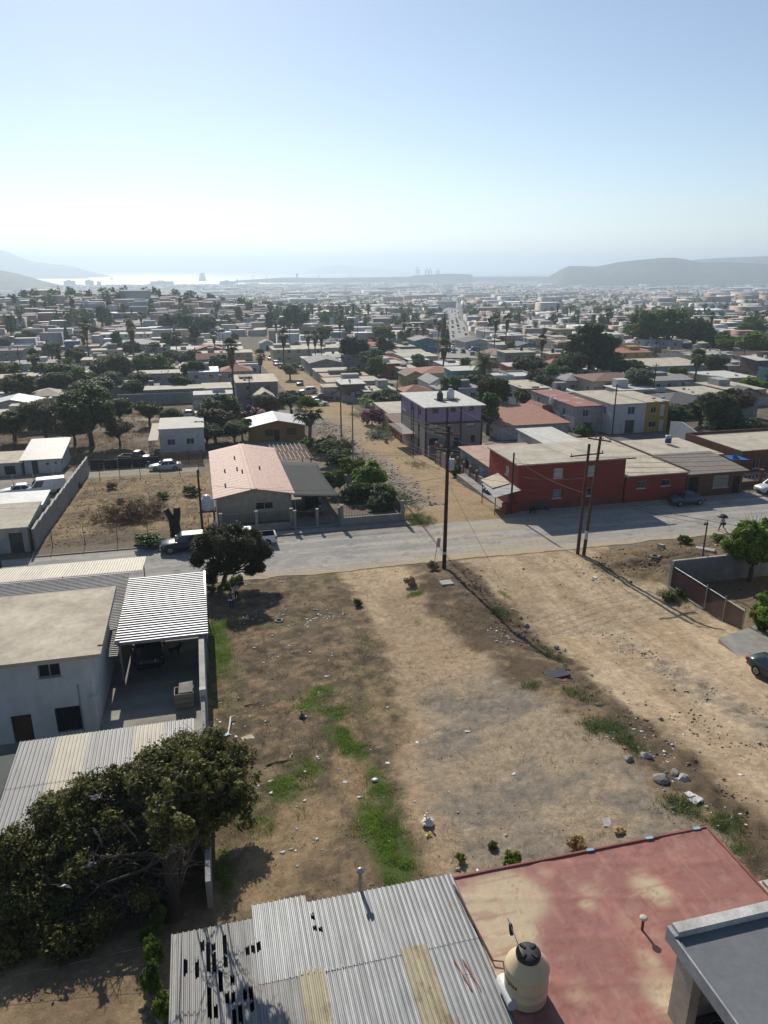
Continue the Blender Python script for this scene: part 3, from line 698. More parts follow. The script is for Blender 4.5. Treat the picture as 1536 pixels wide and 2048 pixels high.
# ---------------------------------------------------------------- vehicles
tyrem = M('tyre_rubber', (.02,.02,.02), .9, var=.2); rimm = M('rim_alloy', (.5,.5,.52), .35, .8, var=.1, bmp=0); lampm = M('lamp_clear', (.75,.75,.72), .15, var=.05, bmp=0, spec=.7); tailm = M('lamp_red', (.35,.02,.02), .2, var=.05, bmp=0)
trimm = M('trim_black', (.025,.025,.028), .5, var=.1, bmp=0); cglass = glass('car_glass', (.015,.02,.025), .04)
def paint(n, c):
    if n in MATS: return MATS[n]
    m, nt, b = new_mat(n); f = ramp(nt, nz(nt, 3, 3), [(.3, .85), (.7, 1.05)]); nt.links.new(mix(nt, c, f, 1.0, 'MULTIPLY'), b.inputs['Base Color'])
    b.inputs['Roughness'].default_value = .38; b.inputs['Coat Weight'].default_value = .25; b.inputs['Coat Roughness'].default_value = .08; b.inputs['Metallic'].default_value = .1; return m
PAINT = {'white': paint('paint_white', (.72,.72,.71)), 'silver': paint('paint_silver', (.48,.49,.50)), 'navy': paint('paint_navy', (.012,.015,.035)), 'charcoal': paint('paint_charcoal', (.035,.038,.042)), 'maroon': paint('paint_maroon', (.10,.02,.018)),
         'teal': paint('paint_teal', (.02,.03,.036)), 'blue': paint('paint_blue', (.03,.07,.2)), 'tan': paint('paint_tan', (.22,.18,.12)), 'red': paint('paint_red', (.3,.02,.02)), 'black': paint('paint_black', (.012,.012,.013)), 'bluegrey': paint('paint_bluegrey', (.06,.075,.10))}
KINDS = {  # length, width, body stations (x, top z, half width), cabin (x0, x1, x2, x3, top z, top half width), wheel xs, wheel radius
 'sedan': (4.6, 1.78, [(-2.3,.62,.66),(-2.2,.74,.80),(-1.5,.86,.88),(-.9,.94,.89),(1.3,.96,.89),(1.75,.98,.87),(2.2,.94,.80),(2.3,.7,.72)], (-.95,-.2,1.05,1.85,1.45,.60), (-1.4,1.38), .32),
 'hatch': (4.2, 1.76, [(-2.1,.6,.62),(-2.0,.74,.78),(-1.4,.88,.86),(-.85,.95,.88),(1.2,.97,.88),(1.8,.98,.84),(2.05,.92,.78),(2.1,.66,.72)], (-.95,-.2,1.3,2.0,1.50,.60), (-1.3,1.28), .32),
 'beetle': (4.1, 1.76, [(-2.05,.5,.5),(-1.95,.68,.72),(-1.5,.86,.84),(-.9,.93,.87),(.8,.95,.87),(1.3,.92,.85),(1.8,.76,.74),(2.05,.5,.55)], (-1.0,-.35,.75,1.65,1.50,.56), (-1.28,1.26), .33),
 'suv': (4.8, 1.9, [(-2.4,.7,.72),(-2.3,.9,.86),(-1.5,1.02,.93),(-1.0,1.08,.94),(1.5,1.1,.94),(2.2,1.1,.92),(2.35,1.05,.88),(2.4,.8,.84)], (-1.1,-.4,1.75,2.3,1.74,.70), (-1.5,1.45), .37),
 'pickup': (5.4, 1.9, [(-2.7,.74,.76),(-2.6,.95,.88),(-1.7,1.06,.94),(-1.2,1.1,.95),(.55,1.12,.95),(.6,1.08,.95),(2.6,1.08,.95),(2.7,1.06,.93)], (-1.25,-.55,.35,.6,1.78,.70), (-1.75,1.7), .38),
 'van': (4.9, 1.95, [(-2.45,.8,.76),(-2.35,1.0,.9),(-1.9,1.1,.96),(-1.5,1.2,.97),(2.3,1.2,.97),(2.4,1.2,.95),(2.44,1.1,.94),(2.45,.8,.9)], (-1.9,-1.1,2.25,2.42,2.05,.8), (-1.6,1.5), .35)}
def car(kind, color, label, s, t, rot, group=None, z=None, name=None, pitch=None):
    L, Wd, stn, cab, wx, wr = KINDS[kind]; pm = PAINT[color]
    r = root(name or {'suv': 'suv', 'pickup': 'pickup_truck', 'van': 'van', 'sedan': 'sedan', 'hatch': 'hatchback', 'beetle': 'compact_car'}[kind], label, 'pickup truck' if kind == 'pickup' else 'van' if kind == 'van' else 'car', s, t, z, rot, group)
    b = MB(); vs = []; fs = []; n = 10
    for x, zt, hw in stn:
        zb = .30 if abs(x) < L/2-.15 else .36
        for y, zz_ in ((-hw*.93, zb), (-hw, zb+.1), (-hw, (zb+zt)*.55), (-hw*.96, zt-.1), (-hw*.86, zt-.015), (-hw*.3, zt+.015)): vs.append((x, y, zz_))
        for y, zz_ in ((hw*.3, zt+.015), (hw*.86, zt-.015), (hw*.96, zt-.1), (hw, (zb+zt)*.55), (hw, zb+.1), (hw*.93, zb)): vs.append((x, y, zz_))
    m = 12; skipbed = kind == 'pickup'
    for i in range(len(stn)-1):
        for k in range(m):
            if skipbed and stn[i][0] >= .6 and stn[i+1][0] <= 2.6 and k in (4, 5, 6): continue
            fs.append((i*m+k, i*m+(k+1) % m, (i+1)*m+(k+1) % m, (i+1)*m+k))
    fs += [tuple(range(m)), tuple(reversed(range((len(stn)-1)*m, len(stn)*m)))]
    b.add(vs, fs, pm, True)
    x0, x1, x2, x3, zt, hw = cab; zb = [q[1] for q in stn if q[0] >= x0-.01][0]-.06; hb = max(q[2] for q in stn)*.955
    zr = zb
    def cage(sc, zo):
        return [(x0,-hb,zb),(x3,-hb*.97,zr),(x3,hb*.97,zr),(x0,hb,zb),(x1,-hw,zt-.05),(x2,-hw,zt-.05),(x2,hw,zt-.05),(x1,hw,zt-.05)]
    c = cage(1, 0); xm = (x1+x2)/2
    b.add(c+[(x1+.1,-hw*.86,zt),(x2-.1,-hw*.86,zt),(x2-.1,hw*.86,zt),(x1+.1,hw*.86,zt)], [(0,1,5,4),(2,3,7,6),(3,0,4,7),(1,2,6,5),(4,5,9,8),(5,6,10,9),(6,7,11,10),(7,4,8,11),(8,9,10,11)], pm, False)
    if skipbed:
        b.box(.62, 2.58, -.80, .80, .62, .66, trimm); b.box(.62, .66, -.80, .80, .66, 1.06, trimm)
        for y in (-.82, .78): b.box(.62, 2.58, y, y+.04, .66, 1.07, trimm)
        b.box(2.54, 2.6, -.78, .78, .66, 1.07, trimm)
    b.build('body', r)
    def pane(name, q, inset=.07, off=.012, split=None):
        q = [Vector(p) for p in q]; ce = sum(q, Vector())/4; nn = (q[1]-q[0]).cross(q[3]-q[0]).normalized()
        if nn.dot(ce-Vector((xm, 0, (zb+zt)/2))) < 0: nn = -nn
        def bil(u, v): return q[0]*(1-u)*(1-v)+q[1]*u*(1-v)+q[2]*u*v+q[3]*(1-u)*v
        g = MB()
        for a, e in (split or ((inset, 1-inset),)):
            ps = [bil(a, .1)+nn*off, bil(e, .1)+nn*off, bil(e, .9)+nn*off, bil(a, .9)+nn*off]
            g.add(ps+[p-nn*.02 for p in ps], [(0,1,2,3),(0,1,5,4),(1,2,6,5),(2,3,7,6),(3,0,4,7)], cglass)
        g.build(name, r)
    pane('windshield', [c[3],c[0],c[4],c[7]]); pane('rear_window', [c[1],c[2],c[6],c[5]])
    sp = ((.04,.5),(.54,.95)) if kind != 'van' else ((.04,.3),)
    pane('side_window', [c[0],c[1],c[5],c[4]], split=sp); pane('side_window', [c[2],c[3],c[7],c[6]], split=[(1-e, 1-a) for a, e in sp][::-1])
    hw_ = max(q[2] for q in stn)
    for x in wx:
        for sgn in (-1, 1):
            w = MB(); y0 = sgn*(hw_-.19); y1 = sgn*(hw_+.012)
            w.tube([(x, y0, wr), (x, y1-sgn*.03, wr), (x, y1, wr)], [wr, wr, wr*.93], tyrem, 20, smooth=False); wo = w.build('wheel', r)
            k = MB(); k.tube([(x, y1-sgn*.02, wr), (x, y1+sgn*.012, wr)], [wr*.66, wr*.62], rimm, 18, smooth=False)
            for q in range(5):
                a = q*1.2566; k.tube([(x+math.cos(a)*wr*.15, y1+sgn*.014, wr+math.sin(a)*wr*.15), (x+math.cos(a)*wr*.55, y1+sgn*.014, wr+math.sin(a)*wr*.55)], .03, trimm, 4)
            k.build('rim', wo)
            k = MB(); k.tube([(x, sgn*(hw_-.1), wr+.02), (x, sgn*(hw_+.004), wr+.02)], wr*1.14, trimm, 20, smooth=False); k.build('wheel_arch', r)
    for sgn in (-1, 1):
        zl = stn[1][1]-.14; k = MB(); k.hexa([(-L/2-.02, sgn*.42, zl-.09), (-L/2+.3, sgn*.42, zl-.09), (-L/2+.34, sgn*(stn[1][2]+.005), zl-.07), (-L/2+.1, sgn*(stn[1][2]-.04), zl-.07), (-L/2+.06, sgn*.42, zl+.08), (-L/2+.34, sgn*.42, zl+.1), (-L/2+.4, sgn*(stn[1][2]+.008), zl+.08), (-L/2+.16, sgn*(stn[1][2]-.05), zl+.08)], lampm); k.build('headlight', r)
        zl = stn[-2][1]-.22; hh_ = stn[-2][2]; k = MB(); k.box(L/2-.16, L/2+.012, sgn*hh_-.16 if sgn > 0 else sgn*hh_-.012, sgn*hh_+.012 if sgn > 0 else sgn*hh_+.16, zl-.08, zl+.12, tailm); k.build('taillight', r)
        k = MB(); k.box(x0+.15, x0+.32, min(sgn*hb, sgn*(hb+.17)), max(sgn*hb, sgn*(hb+.17)), zb+.06, zb+.18, pm); k.build('mirror', r)
    k = MB(); k.box(-L/2-.035, -L/2+.2, -stn[0][2]*.95, stn[0][2]*.95, .32, .44, trimm); k.box(-L/2-.03, -L/2+.1, -.38, .38, .52, .62, trimm); k.build('front_bumper', r)
    k = MB(); k.box(L/2-.2, L/2+.03, -stn[-1][2]*.95, stn[-1][2]*.95, .34, .46, trimm); k.box(L/2+.0, L/2+.036, -.25, .25, .55, .67, M('plate_white', (.6,.6,.58))); k.build('rear_bumper', r)
    return r
# ---------------------------------------------------------------- poles, wires
woodm = M('pole_wood', (.075,.048,.032), var=.35, fsc=6, streak=.35, bmp=.4); wood2 = M('pole_brown', (.13,.07,.04), var=.35, fsc=6, streak=.35, bmp=.4); steelm = M('galvanised', (.42,.43,.44), .5, .6, var=.2)
insm = M('insulator', (.10,.08,.07), .3); wirem = M('wire_black', (.03,.03,.03), .6); concm = M('pole_concrete', (.30,.29,.27), var=.2)
def pole(name, label, s, t, hh, r0=.14, r1=.10, mat=None, lean=(0,0), arms=(), z=None, rot=0, group=None, cat='utility pole'):
    r = root(name, label, cat, s, t, z, rot, group); k = MB()
    k.tube([(0,0,-.5),(lean[0]*.5,lean[1]*.5,hh*.5),(lean[0],lean[1],hh)], [r0,(r0+r1)/2,r1], mat or woodm, 12); k.build('post', r)
    for za, L, ang, ni in arms:
        a = MB(); c, s_ = math.cos(ang), math.sin(ang); f = za/hh; x0, y0 = lean[0]*f, lean[1]*f; off = r1+.06
        p = Vector((x0-s_*off, y0+c*off, za)); d = Vector((c, s_, 0)); q = Vector((-s_, c, 0))
        a.hexa([tuple(p+d*i*L/2+q*j*.05+Vector((0,0,kk*.06))) for kk in (-1, 1) for i, j in ((-1,-1),(1,-1),(1,1),(-1,1))], mat or woodm); ao = a.build('crossarm', r)
        for i in range(ni):
            b = MB(); b.lathe([(.02,0),(.02,.06),(.06,.08),(.04,.12),(.06,.15),(.03,.2)], insm, tuple(p+d*(-L/2+.1+(L-.2)*i/max(1, ni-1))+Vector((0,0,.06))), 8); b.build('insulator', ao)
    return r
def wire(a, b, sag, rad=.014, label='black overhead cable', n=14):
    a = Vector(a); b = Vector(b); k = MB(); mid = (a+b)/2
    pts = [a.lerp(b, i/n)-Vector((0,0,4*sag*(i/n)*(1-i/n)))-mid for i in range(n+1)]
    k.tube(pts, rad, wirem, 5); o = k.build('overhead_wire', loc=mid)
    return tag(o, label, 'wire', 'overhead wires')
# ---------------------------------------------------------------- people and animals
def skin_mesh(joints, edges, sub=2):
    me = bpy.data.meshes.new('b'); me.from_pydata([j[0] for j in joints], edges, []); o = bpy.data.objects.new('b', me); COL.objects.link(o)
    md = o.modifiers.new('Skin', 'SKIN'); sv = me.skin_vertices[0].data
    for i, j in enumerate(joints): sv[i].radius = (j[1], j[2] if len(j) > 2 else j[1]); sv[i].use_root = (i == 0)
    md.use_smooth_shade = True
    if sub: q = o.modifiers.new('Sub', 'SUBSURF'); q.levels = q.render_levels = sub
    dg = bpy.context.evaluated_depsgraph_get(); dg.update(); res = bpy.data.meshes.new_from_object(o.evaluated_get(dg)); bpy.data.objects.remove(o); return res
skinm = M('skin', (.36,.21,.14), .6, var=.1, bmp=0); hairm = M('hair', (.015,.012,.01), .5)
def person(label, s, t, rot, pose, shirt, trousers, shoes, skirt=None, z=None, group=None, hair='short'):
    """pose: dict of joint -> (x, y, z); faces -y"""
    J = []; E = []; idx = {}
    def j(n, r, par=None, r2=None):
        idx[n] = len(J); J.append((pose[n], r, r2 or r)); 
        if par: E.append((idx[par], idx[n]))
    j('pelvis', .14, None, .11); j('waist', .125, 'pelvis', .10); j('chest', .155, 'waist', .11); j('neck0', .075, 'chest'); j('neck', .052, 'neck0'); j('head0', .075, 'neck', .08); j('head1', .088, 'head0', .098); j('head2', .06, 'head1', .07)
    for q in 'lr':
        j('sh'+q, .062, 'chest'); j('el'+q, .042, 'sh'+q); j('wr'+q, .028, 'el'+q); j('hd'+q, .034, 'wr'+q, .02)
        w = Vector(pose['hd'+q]); d = (w-Vector(pose['wr'+q])).normalized(); sd = d.cross(Vector((0,1,0))) if abs(d.y) < .8 else d.cross(Vector((1,0,0))); sd.normalize(); nn = d.cross(sd)
        for fi, (o_, l) in enumerate(((-.03,.068),(-.01,.08),(.01,.075),(.03,.058))):
            a = w+d*.03+sd*o_; pose['f%d%s' % (fi, q)] = tuple(a); pose['g%d%s' % (fi, q)] = tuple(a+d*l*.6+nn*.02); pose['k%d%s' % (fi, q)] = tuple(a+d*l*.8+nn*.05)
            j('f%d%s' % (fi, q), .010, 'hd'+q); j('g%d%s' % (fi, q), .009, 'f%d%s' % (fi, q)); j('k%d%s' % (fi, q), .008, 'g%d%s' % (fi, q))
        a = w-d*.02-sd*.04; pose['t0'+q] = tuple(a); pose['t1'+q] = tuple(a+d*.05-sd*.02+nn*.02); j('t0'+q, .012, 'hd'+q); j('t1'+q, .010, 't0'+q)
        j('hp'+q, .10, 'pelvis'); j('kn'+q, .062, 'hp'+q); j('an'+q, .042, 'kn'+q); j('hl'+q, .045, 'an'+q); j('to'+q, .038, 'hl'+q)
    me = skin_mesh(J, E, 2)
    for m in (skinm, shirt, trousers, shoes): me.materials.append(m)
    pts = {n: Vector(p) for n, p in pose.items()}
    own = {}
    for n in idx:
        own[n] = 0
        if n in ('waist', 'chest', 'shl', 'shr') : own[n] = 1
        if n in ('pelvis',) or n[:2] in ('hp', 'kn', 'an'): own[n] = 2
        if n[:2] in ('hl', 'to'): own[n] = 3
    seg = [(a, b) for a, b in E]; names = list(idx)
    for p in me.polygons:
        c = p.center; best = 9; bn = 0
        for n in names:
            dd = (pts[n]-c).length
            if dd < best: best = dd; bn = own[n]
        for q in 'lr':
            u = (pts['el'+q]-pts['sh'+q]); k = (c-pts['sh'+q]).dot(u)/u.length_squared
            if 0 < k < .8 and (pts['sh'+q]+u*k-c).length < .09: bn = 1
            for aa, bb in (('hp', 'kn'), ('kn', 'an')):
                u = pts[bb+q]-pts[aa+q]; k = (c-pts[aa+q]).dot(u)/u.length_squared
                if 0 < k < 1 and (pts[aa+q]+u*k-c).length < .13: bn = 2
        p.material_index = bn
    r = root('person', label, 'person', s, t, z, rot, group); b = obj_of(me, 'body', r)
    hd = pts['head1']; k = MB(); k.lathe([(.02,-.11),(.098,-.06),(.108,0),(.098,.06),(.06,.105),(.01,.12)], hairm, (hd.x, hd.y+.03, hd.z+.035), 14); k.build('hair', r)
    f = MB()
    for sg in (-1, 1):
        f = MB(); f.lathe([(.004,-.014),(.014,0),(.004,.014)], M('eye', (.02,.015,.01), .2), (hd.x+sg*.035, hd.y-.092, hd.z+.005), 8); f.build('eye', r); f = MB(); f.lathe([(.006,-.03),(.02,0),(.008,.03)], skinm, (hd.x+sg*.092, hd.y+.005, hd.z-.005), 8); f.build('ear', r)
    f = MB(); f.lathe([(.004,.025),(.014,-.01),(.006,-.025)], skinm, (hd.x, hd.y-.102, hd.z-.015), 8); f.build('nose', r); f = MB(); f.box(hd.x-.026, hd.x+.026, hd.y-.094, hd.y-.086, hd.z-.062, hd.z-.054, M('lips', (.25,.1,.08))); f.build('mouth', r)
    return r
def stand(hh=1.7):
    k = hh/1.7
    p = dict(pelvis=(0,0,.93), waist=(0,0,1.08), chest=(0,0,1.28), neck0=(0,0,1.42), neck=(0,-.01,1.47), head0=(0,-.02,1.53), head1=(0,-.02,1.60), head2=(0,-.01,1.66))
    for q, sg in (('l', -1), ('r', 1)):
        p['sh'+q] = (sg*.19,0,1.37); p['el'+q] = (sg*.24,.02,1.10); p['wr'+q] = (sg*.25,-.05,.86); p['hd'+q] = (sg*.25,-.07,.79)
        p['hp'+q] = (sg*.09,0,.88); p['kn'+q] = (sg*.10,-.01,.48); p['an'+q] = (sg*.10,.02,.09); p['hl'+q] = (sg*.10,.04,.045); p['to'+q] = (sg*.11,-.15,.04)
    return {n: tuple(c*k for c in v) for n, v in p.items()}
def dog(label, s, t, rot, mat, sc=1.0, z=None):
    J = [((0,.25,.48),.11),((0,0,.47),.115),((0,-.25,.5),.13,.15),((0,-.38,.6),.085),((0,-.46,.7),.09),((0,-.58,.68),.05),((0,-.65,.66),.035)]; E = [(0,1),(1,2),(2,3),(3,4),(4,5),(5,6)]
    def ch(par, pts):
        for p, r in pts: E.append((par, len(J))); par = len(J); J.append((p, r))
    for sg in (-1, 1):
        ch(0, [((sg*.09,.26,.40),.085),((sg*.09,.18,.28),.05),((sg*.09,.30,.17),.03),((sg*.09,.27,.05),.024),((sg*.09,.22,.025),.028)])
        ch(2, [((sg*.09,-.24,.38),.06),((sg*.09,-.22,.24),.038),((sg*.09,-.25,.05),.026),((sg*.09,-.30,.025),.028)])
        ch(4, [((sg*.06,-.42,.79),.03),((sg*.075,-.42,.84),.012)])
    ch(0, [((0,.37,.55),.035),((0,.47,.66),.025),((0,.48,.76),.016)])
    me = skin_mesh(J, E, 2); me.materials.append(mat); o = obj_of(me, 'dog'); o.location = P(s, t, h(s, t) if z is None else z); o.rotation_euler = (0, 0, A+rot); o.scale = (sc,)*3
    return tag(o, label, 'dog')
def tank(name, label, s, t, z, r, hh, mat, lidm, cat='water tank', group=None, n=28):
    o = root(name, label, cat, s, t, z, 0, group); k = MB()
    k.lathe([(r*.94,0),(r,.03*hh),(r,.2*hh),(r*1.015,.21*hh),(r,.22*hh),(r,.40*hh),(r*1.015,.41*hh),(r,.42*hh),(r,.66*hh),(r*1.02,.68*hh),(r*.98,.72*hh),(r*.55,.90*hh),(r*.53,.93*hh)], mat, n=n); k.build('body', o)
    k = MB(); k.lathe([(r*.56,.925*hh),(r*.57,.99*hh),(r*.50,1.02*hh),(r*.2,1.03*hh)], lidm, n=n)
    for a in range(4): c, s_ = math.cos(a*1.5708+.5), math.sin(a*1.5708+.5); k.hexa([(c*r*q-s_*w, s_*r*q+c*w, zz_*hh) for zz_ in (1.015, 1.05) for q, w in ((.2,-.03),(.48,-.03),(.48,.03),(.2,.03))], M('lid_rib', (.015,.015,.016), .6))
    k.build('lid', o); return o
# ================================================================ foreground, below the paved street
wh_wall = M('plaster_white', (.60,.60,.585), streak=.18, var=.12); wh_dirty = M('plaster_dirty', (.46,.45,.43), streak=.3, var=.22); grey_wall = M('block_grey', (.30,.295,.285), streak=.25, var=.22, fsc=6)
conc_roof = M('roof_concrete', (.52,.455,.35), var=.3, sc=.5, fine=.12, fsc=3, stain=((.27,.22,.17), .9, .58)); beige_wall = M('plaster_beige', (.50,.44,.34), streak=.2); darkr = M('room_dark', (.03,.03,.03))
conc_roof2 = M('roof_concrete_pale', (.49,.44,.35), var=.26, sc=.4, fsc=3, stain=((.31,.265,.205), .55, .53))
galv = corrmat('sheet_galvanised', (.33,.34,.345), .55, .3, rust=(.24,.18,.12), ramt=.60); galv_dull = corrmat('sheet_dull', (.30,.297,.285), .65, .15, rust=(.24,.18,.125), ramt=.55)
galv_new = corrmat('sheet_bright', (.35,.355,.365), .5, .35, var=.14); sheet_cream = corrmat('sheet_cream', (.43,.385,.29), .6, .0, var=.1); fibre = corrmat('sheet_fibreglass', (.38,.33,.21), .55, .0, rust=(.18,.13,.07), ramt=.50, var=.15)
sheet_grey = corrmat('sheet_grey', (.22,.218,.22), .6, .15, var=.15)
iron = M('iron_black', (.02,.02,.022), .6, .3); steel = M('steel_grey', (.40,.41,.42), .45, .8, var=.2)
# ---- white two-storey house with its carport
Z0 = 1.5
rt = root('house', 'white two-storey house with a broad flat concrete roof at the left edge', 'house', -22, 37.6, Z0)
w, d, hh = 15.1, 8.3, 4.95; wl = MB()
wins = [('F',)+pxwin(80,1358,118,1325,-22,37.6,Z0)[1:5]]
a = onT(78,1358,37.6); b = onT(119,1326,37.6); W1 = (a[0]+22, b[0]+22, a[1]-Z0, b[1]-Z0)
D1 = (onT(18,1420,37.6)[0]+22, onT(60,1420,37.6)[0]+22, .0, 1.75); D2 = (onT(110,1420,37.6)[0]+22, onT(160,1420,37.6)[0]+22, .35, 1.9)
wall_face(wl, (0,0,0), (1,0,0), (0,-1,0), w, -1, hh, [W1, D1, D2], wh_wall, .2); wall_face(wl, (w,0,0), (0,1,0), (1,0,0), d, -1, hh, [], wh_wall); wall_face(wl, (w,d,0), (-1,0,0), (0,1,0), w, -1, hh, [], wh_wall)
wl.box(w-.12, w+.25, -.3, -.003, 2.3, 2.45, wh_wall); wl.quad((0,.6,-.5),(w,.6,-.5),(w,.6,hh),(0,.6,hh), darkr)
wl.build('wall', rt)
R = MB(); R.box(-1, w+.72, -.55, d+.05, hh+.003, hh+.20, conc_roof); R.box(w+.45, w+.72, .4, d+.05, hh+.203, hh+.26, conc_roof); R.build('roof', rt)
k = MB(); 
for x in (W1[0], (W1[0]+W1[1])/2-.03, W1[1]-.06): k.box(x, x+.06, .1, .16, W1[2], W1[3], M('frame_alu', (.45,.45,.45), .4, .6))
k.box(W1[0], W1[1], .1, .16, W1[2], W1[2]+.06, MATS['frame_alu']); k.box(W1[0], W1[1], .1, .16, W1[3]-.06, W1[3], MATS['frame_alu']); wo = k.build('window', rt)
k = MB(); k.box(W1[0]+.06, W1[1]-.06, .14, .15, W1[2]+.06, W1[3]-.06, glass()); k.build('pane', wo)
k = MB(); k.box(W1[0]-.08, W1[1]+.08, -.07, -.003, W1[2]-.1, W1[2]-.003, wh_wall); k.build('sill', wo)
k = MB(); k.box(D1[0]+.02, D1[1]-.02, .15, .2, 0, 1.73, M('door_brown', (.09,.055,.035))); dd = k.build('door', rt)
k = MB(); k.box(D2[0], D2[1], .14, .16, D2[2], D2[3], glass()); 
for i in range(7): x = D2[0]+(D2[1]-D2[0])*i/6; k.box(x-.015, x+.015, -.02, .01, D2[2], D2[3], iron)
k.build('barred_window', rt)
k = MB(); x_ = onT(158,1390,37.6)[0]+22; k.tube([(x_,-.03,.0),(x_,-.03,3.2)], .03, M('pipe_grey', (.3,.3,.31)), 6); k.build('drain_pipe', rt)
# roofs behind the house and the carport
r2 = root('roof_shelter', 'old ribbed metal roof behind the white two-storey house', 'shed', -22, 46.1, 0); k = MB()
corrugate(k, 0, 15.7, 0, 8.9, lambda s, t: 3.55+.04*t, galv_dull, 's', .24, .05, sheet=1.0); corrugate(k, 15.25, 15.85, -3.4, -.02, lambda s, t: 3.5+.03*t, galv_dull, 's', .24, .05, sheet=.9)
k.build('roof', r2); k = MB(); k.box(9.6, 10.05, .1, 8.8, 3.66, 3.72, sheet_cream); k.build('ridge_strip', r2); k = MB()
for x in (1, 8, 15.4):
    for y in (.2, 8.6): k.box(x, x+.12, y, y+.12, -.3, 3.5+.04*y, wh_dirty)
k.quad((0,8.7,-.5),(15.6,8.7,-.5),(15.6,8.7,3.4),(0,8.7,3.4), wh_dirty); k.build('post', r2)
r2 = root('awning', 'pale ribbed awning over the pavement behind the white house', 'awning', -24, 55.15, 0); k = MB()
corrugate(k, 0, 18.6, 0, 4.3, lambda s, t: 3.95-.13*t, sheet_cream, 't', .2, .035, sheet=1.6); k.build('roof', r2); k = MB()
for x in (.2, 6, 12, 18.3): k.box(x, x+.08, 4.1, 4.18, -.3, 3.38, steel)
k.build('post', r2)
cp = root('carport', 'bright ribbed steel carport roof beside the white two-storey house', 'carport', -6.25, 42.55, 0); k = MB()
corrugate(k, 0, 5.55, 0, 11.0, lambda s, t: 4.28-.028*t, galv_new, 's', .36, .085, sheet=1.1); k.build('roof', cp); k = MB()
for y in (.15, 5.5, 10.8): k.box(5.3, 5.42, y, y+.12, .2, 4.2-.028*y, steel); k.box(.2, .32, y, y+.12, .2, 4.2-.028*y, steel); k.box(.1, 5.5, y, y+.06, 4.1-.028*y, 4.2-.028*y, steel)
k.box(5.42, 5.54, .02, 10.9, 3.92, 4.12, steel); k.build('post', cp)
g_ = root('grille_gate', 'small slanted white grille at the street end of the carport', 'gate', -1.2, 54.2, .3); k = MB()
for i in range(5): k.tube([(.05+.1*i,0,3.1),(.05+.1*i,.0,3.3+.16*i)], .012, steel, 5)
k.tube([(0,0,3.25),(.55,0,3.95)], .02, steel, 5); k.tube([(.5,0,0),(.5,0,3.95)], .025, steel, 5); k.build('bars', g_)
# yard slab
def flatcol(c, k=.25): return lambda s, t: np.array(c)[None, :]*((1-k)+2*k*fbm(s*.5, t*.5, 72, 5))[:, None]*(1-.25*np.clip((fbm(s*.13, t*.9, 73, 3)-.5)*4, 0, 1))[:, None]
strip('yard_slab', -22, -1.3, 32.9, 54.5, lambda s, t: hn(s, t)+.03, .5, .5, flatcol((.30,.285,.25)), 'yard_concrete', fine=.15, fsc=2.5, bmp=.15, bd=.01)
pickup = car('pickup', 'charcoal', 'dark pickup truck parked nose out under the steel carport', -4.75, 47.4, math.radians(92))
dogm = M('dog_black', (.015,.014,.013), .8); dog('small black dog standing on the shaded yard slab beside the dark pickup', *G(350,1310), 1.9, dogm, 1.0)
r2 = root('storage_bin', 'open grey wooden bin with tilted lid in the yard', 'bin', -2.85, 38.9); k = MB(); wd = M('board_grey', (.30,.28,.24), var=.25, streak=.25)
for x0, x1, y0, y1 in ((0,1.1,0,.05),(0,1.1,.85,.9),(0,.05,.05,.85),(1.05,1.1,.05,.85)): k.box(x0, x1, y0, y1, .05, 1.0, wd)
for z in (.35, .68): k.box(-.015, 1.115, -.015, -.003, z, z+.02, darkr)
k.box(.05, 1.05, .05, .85, .06, .5, darkr); k.build('box', r2); k = MB(); k.hexa([(.25,.1,1.0),(1.05,.1,1.02),(1.08,.9,1.25),(.3,.9,1.2),(.25,.1,1.04),(1.05,.1,1.06),(1.08,.9,1.29),(.3,.9,1.24)], M('board_pale', (.45,.42,.36), streak=.2)); k.build('lid', r2)
ch_s, ch_t = G(42,1468); r2 = root('garden_chair', 'white plastic chair in the shade below the white house', 'chair', ch_s, ch_t, None, 2.2); pl = M('plastic_white', (.7,.7,.7), .4, var=.05, bmp=0)
k = MB(); k.box(-.24,.24,-.24,.24,.42,.45, pl); k.build('seat', r2); k = MB(); k.hexa([(-.24,.2,.46),(.24,.2,.46),(.24,.24,.46),(-.24,.24,.46),(-.2,.3,.88),(.2,.3,.88),(.2,.33,.88),(-.2,.33,.88)], pl); k.build('backrest', r2)
for x in (-.22, .19):
    for y in (-.22, .2): k = MB(); k.box(x, x+.03, y, y+.03, 0, .42, pl); k.build('leg', r2)
    k = MB(); k.box(x-.02, x+.05, -.2, .22, .62, .65, pl); k.box(x, x+.03, -.2, -.17, .45, .62, pl); k.build('armrest', r2)
# boundary wall of the yard, with openwork blocks at the near end
r2 = root('boundary_wall', 'tall weathered block wall between yard and empty lot', 'wall', -1.25, 22.0, 0); k = MB(); holes = []
for i in range(9):
    for j_ in range(5): holes.append((.6+i*.62, 1.0+i*.62, 2.0+.33*j_, 2.2+.33*j_)) if (i+j_) % 1 == 0 else None
zt = 3.75
k.box(-.02, .24, 14.4, 31.4, .2, 3.35, wh_dirty); wall_face(k, (.0,14.4,0), (0,1,0), (-1,0,0), 7, 3.353, 4.05, [(x-.2, x+.1, 3.5, 3.9) for x in (1,1.7,2.4,3.1,3.8,4.5,5.2,5.9)], wh_dirty, .0); wall_face(k, (.2,14.4,0), (0,1,0), (1,0,0), 7, 3.353, 4.05, [(x-.2, x+.1, 3.5, 3.9) for x in (1,1.7,2.4,3.1,3.8,4.5,5.2,5.9)], wh_dirty, .2)
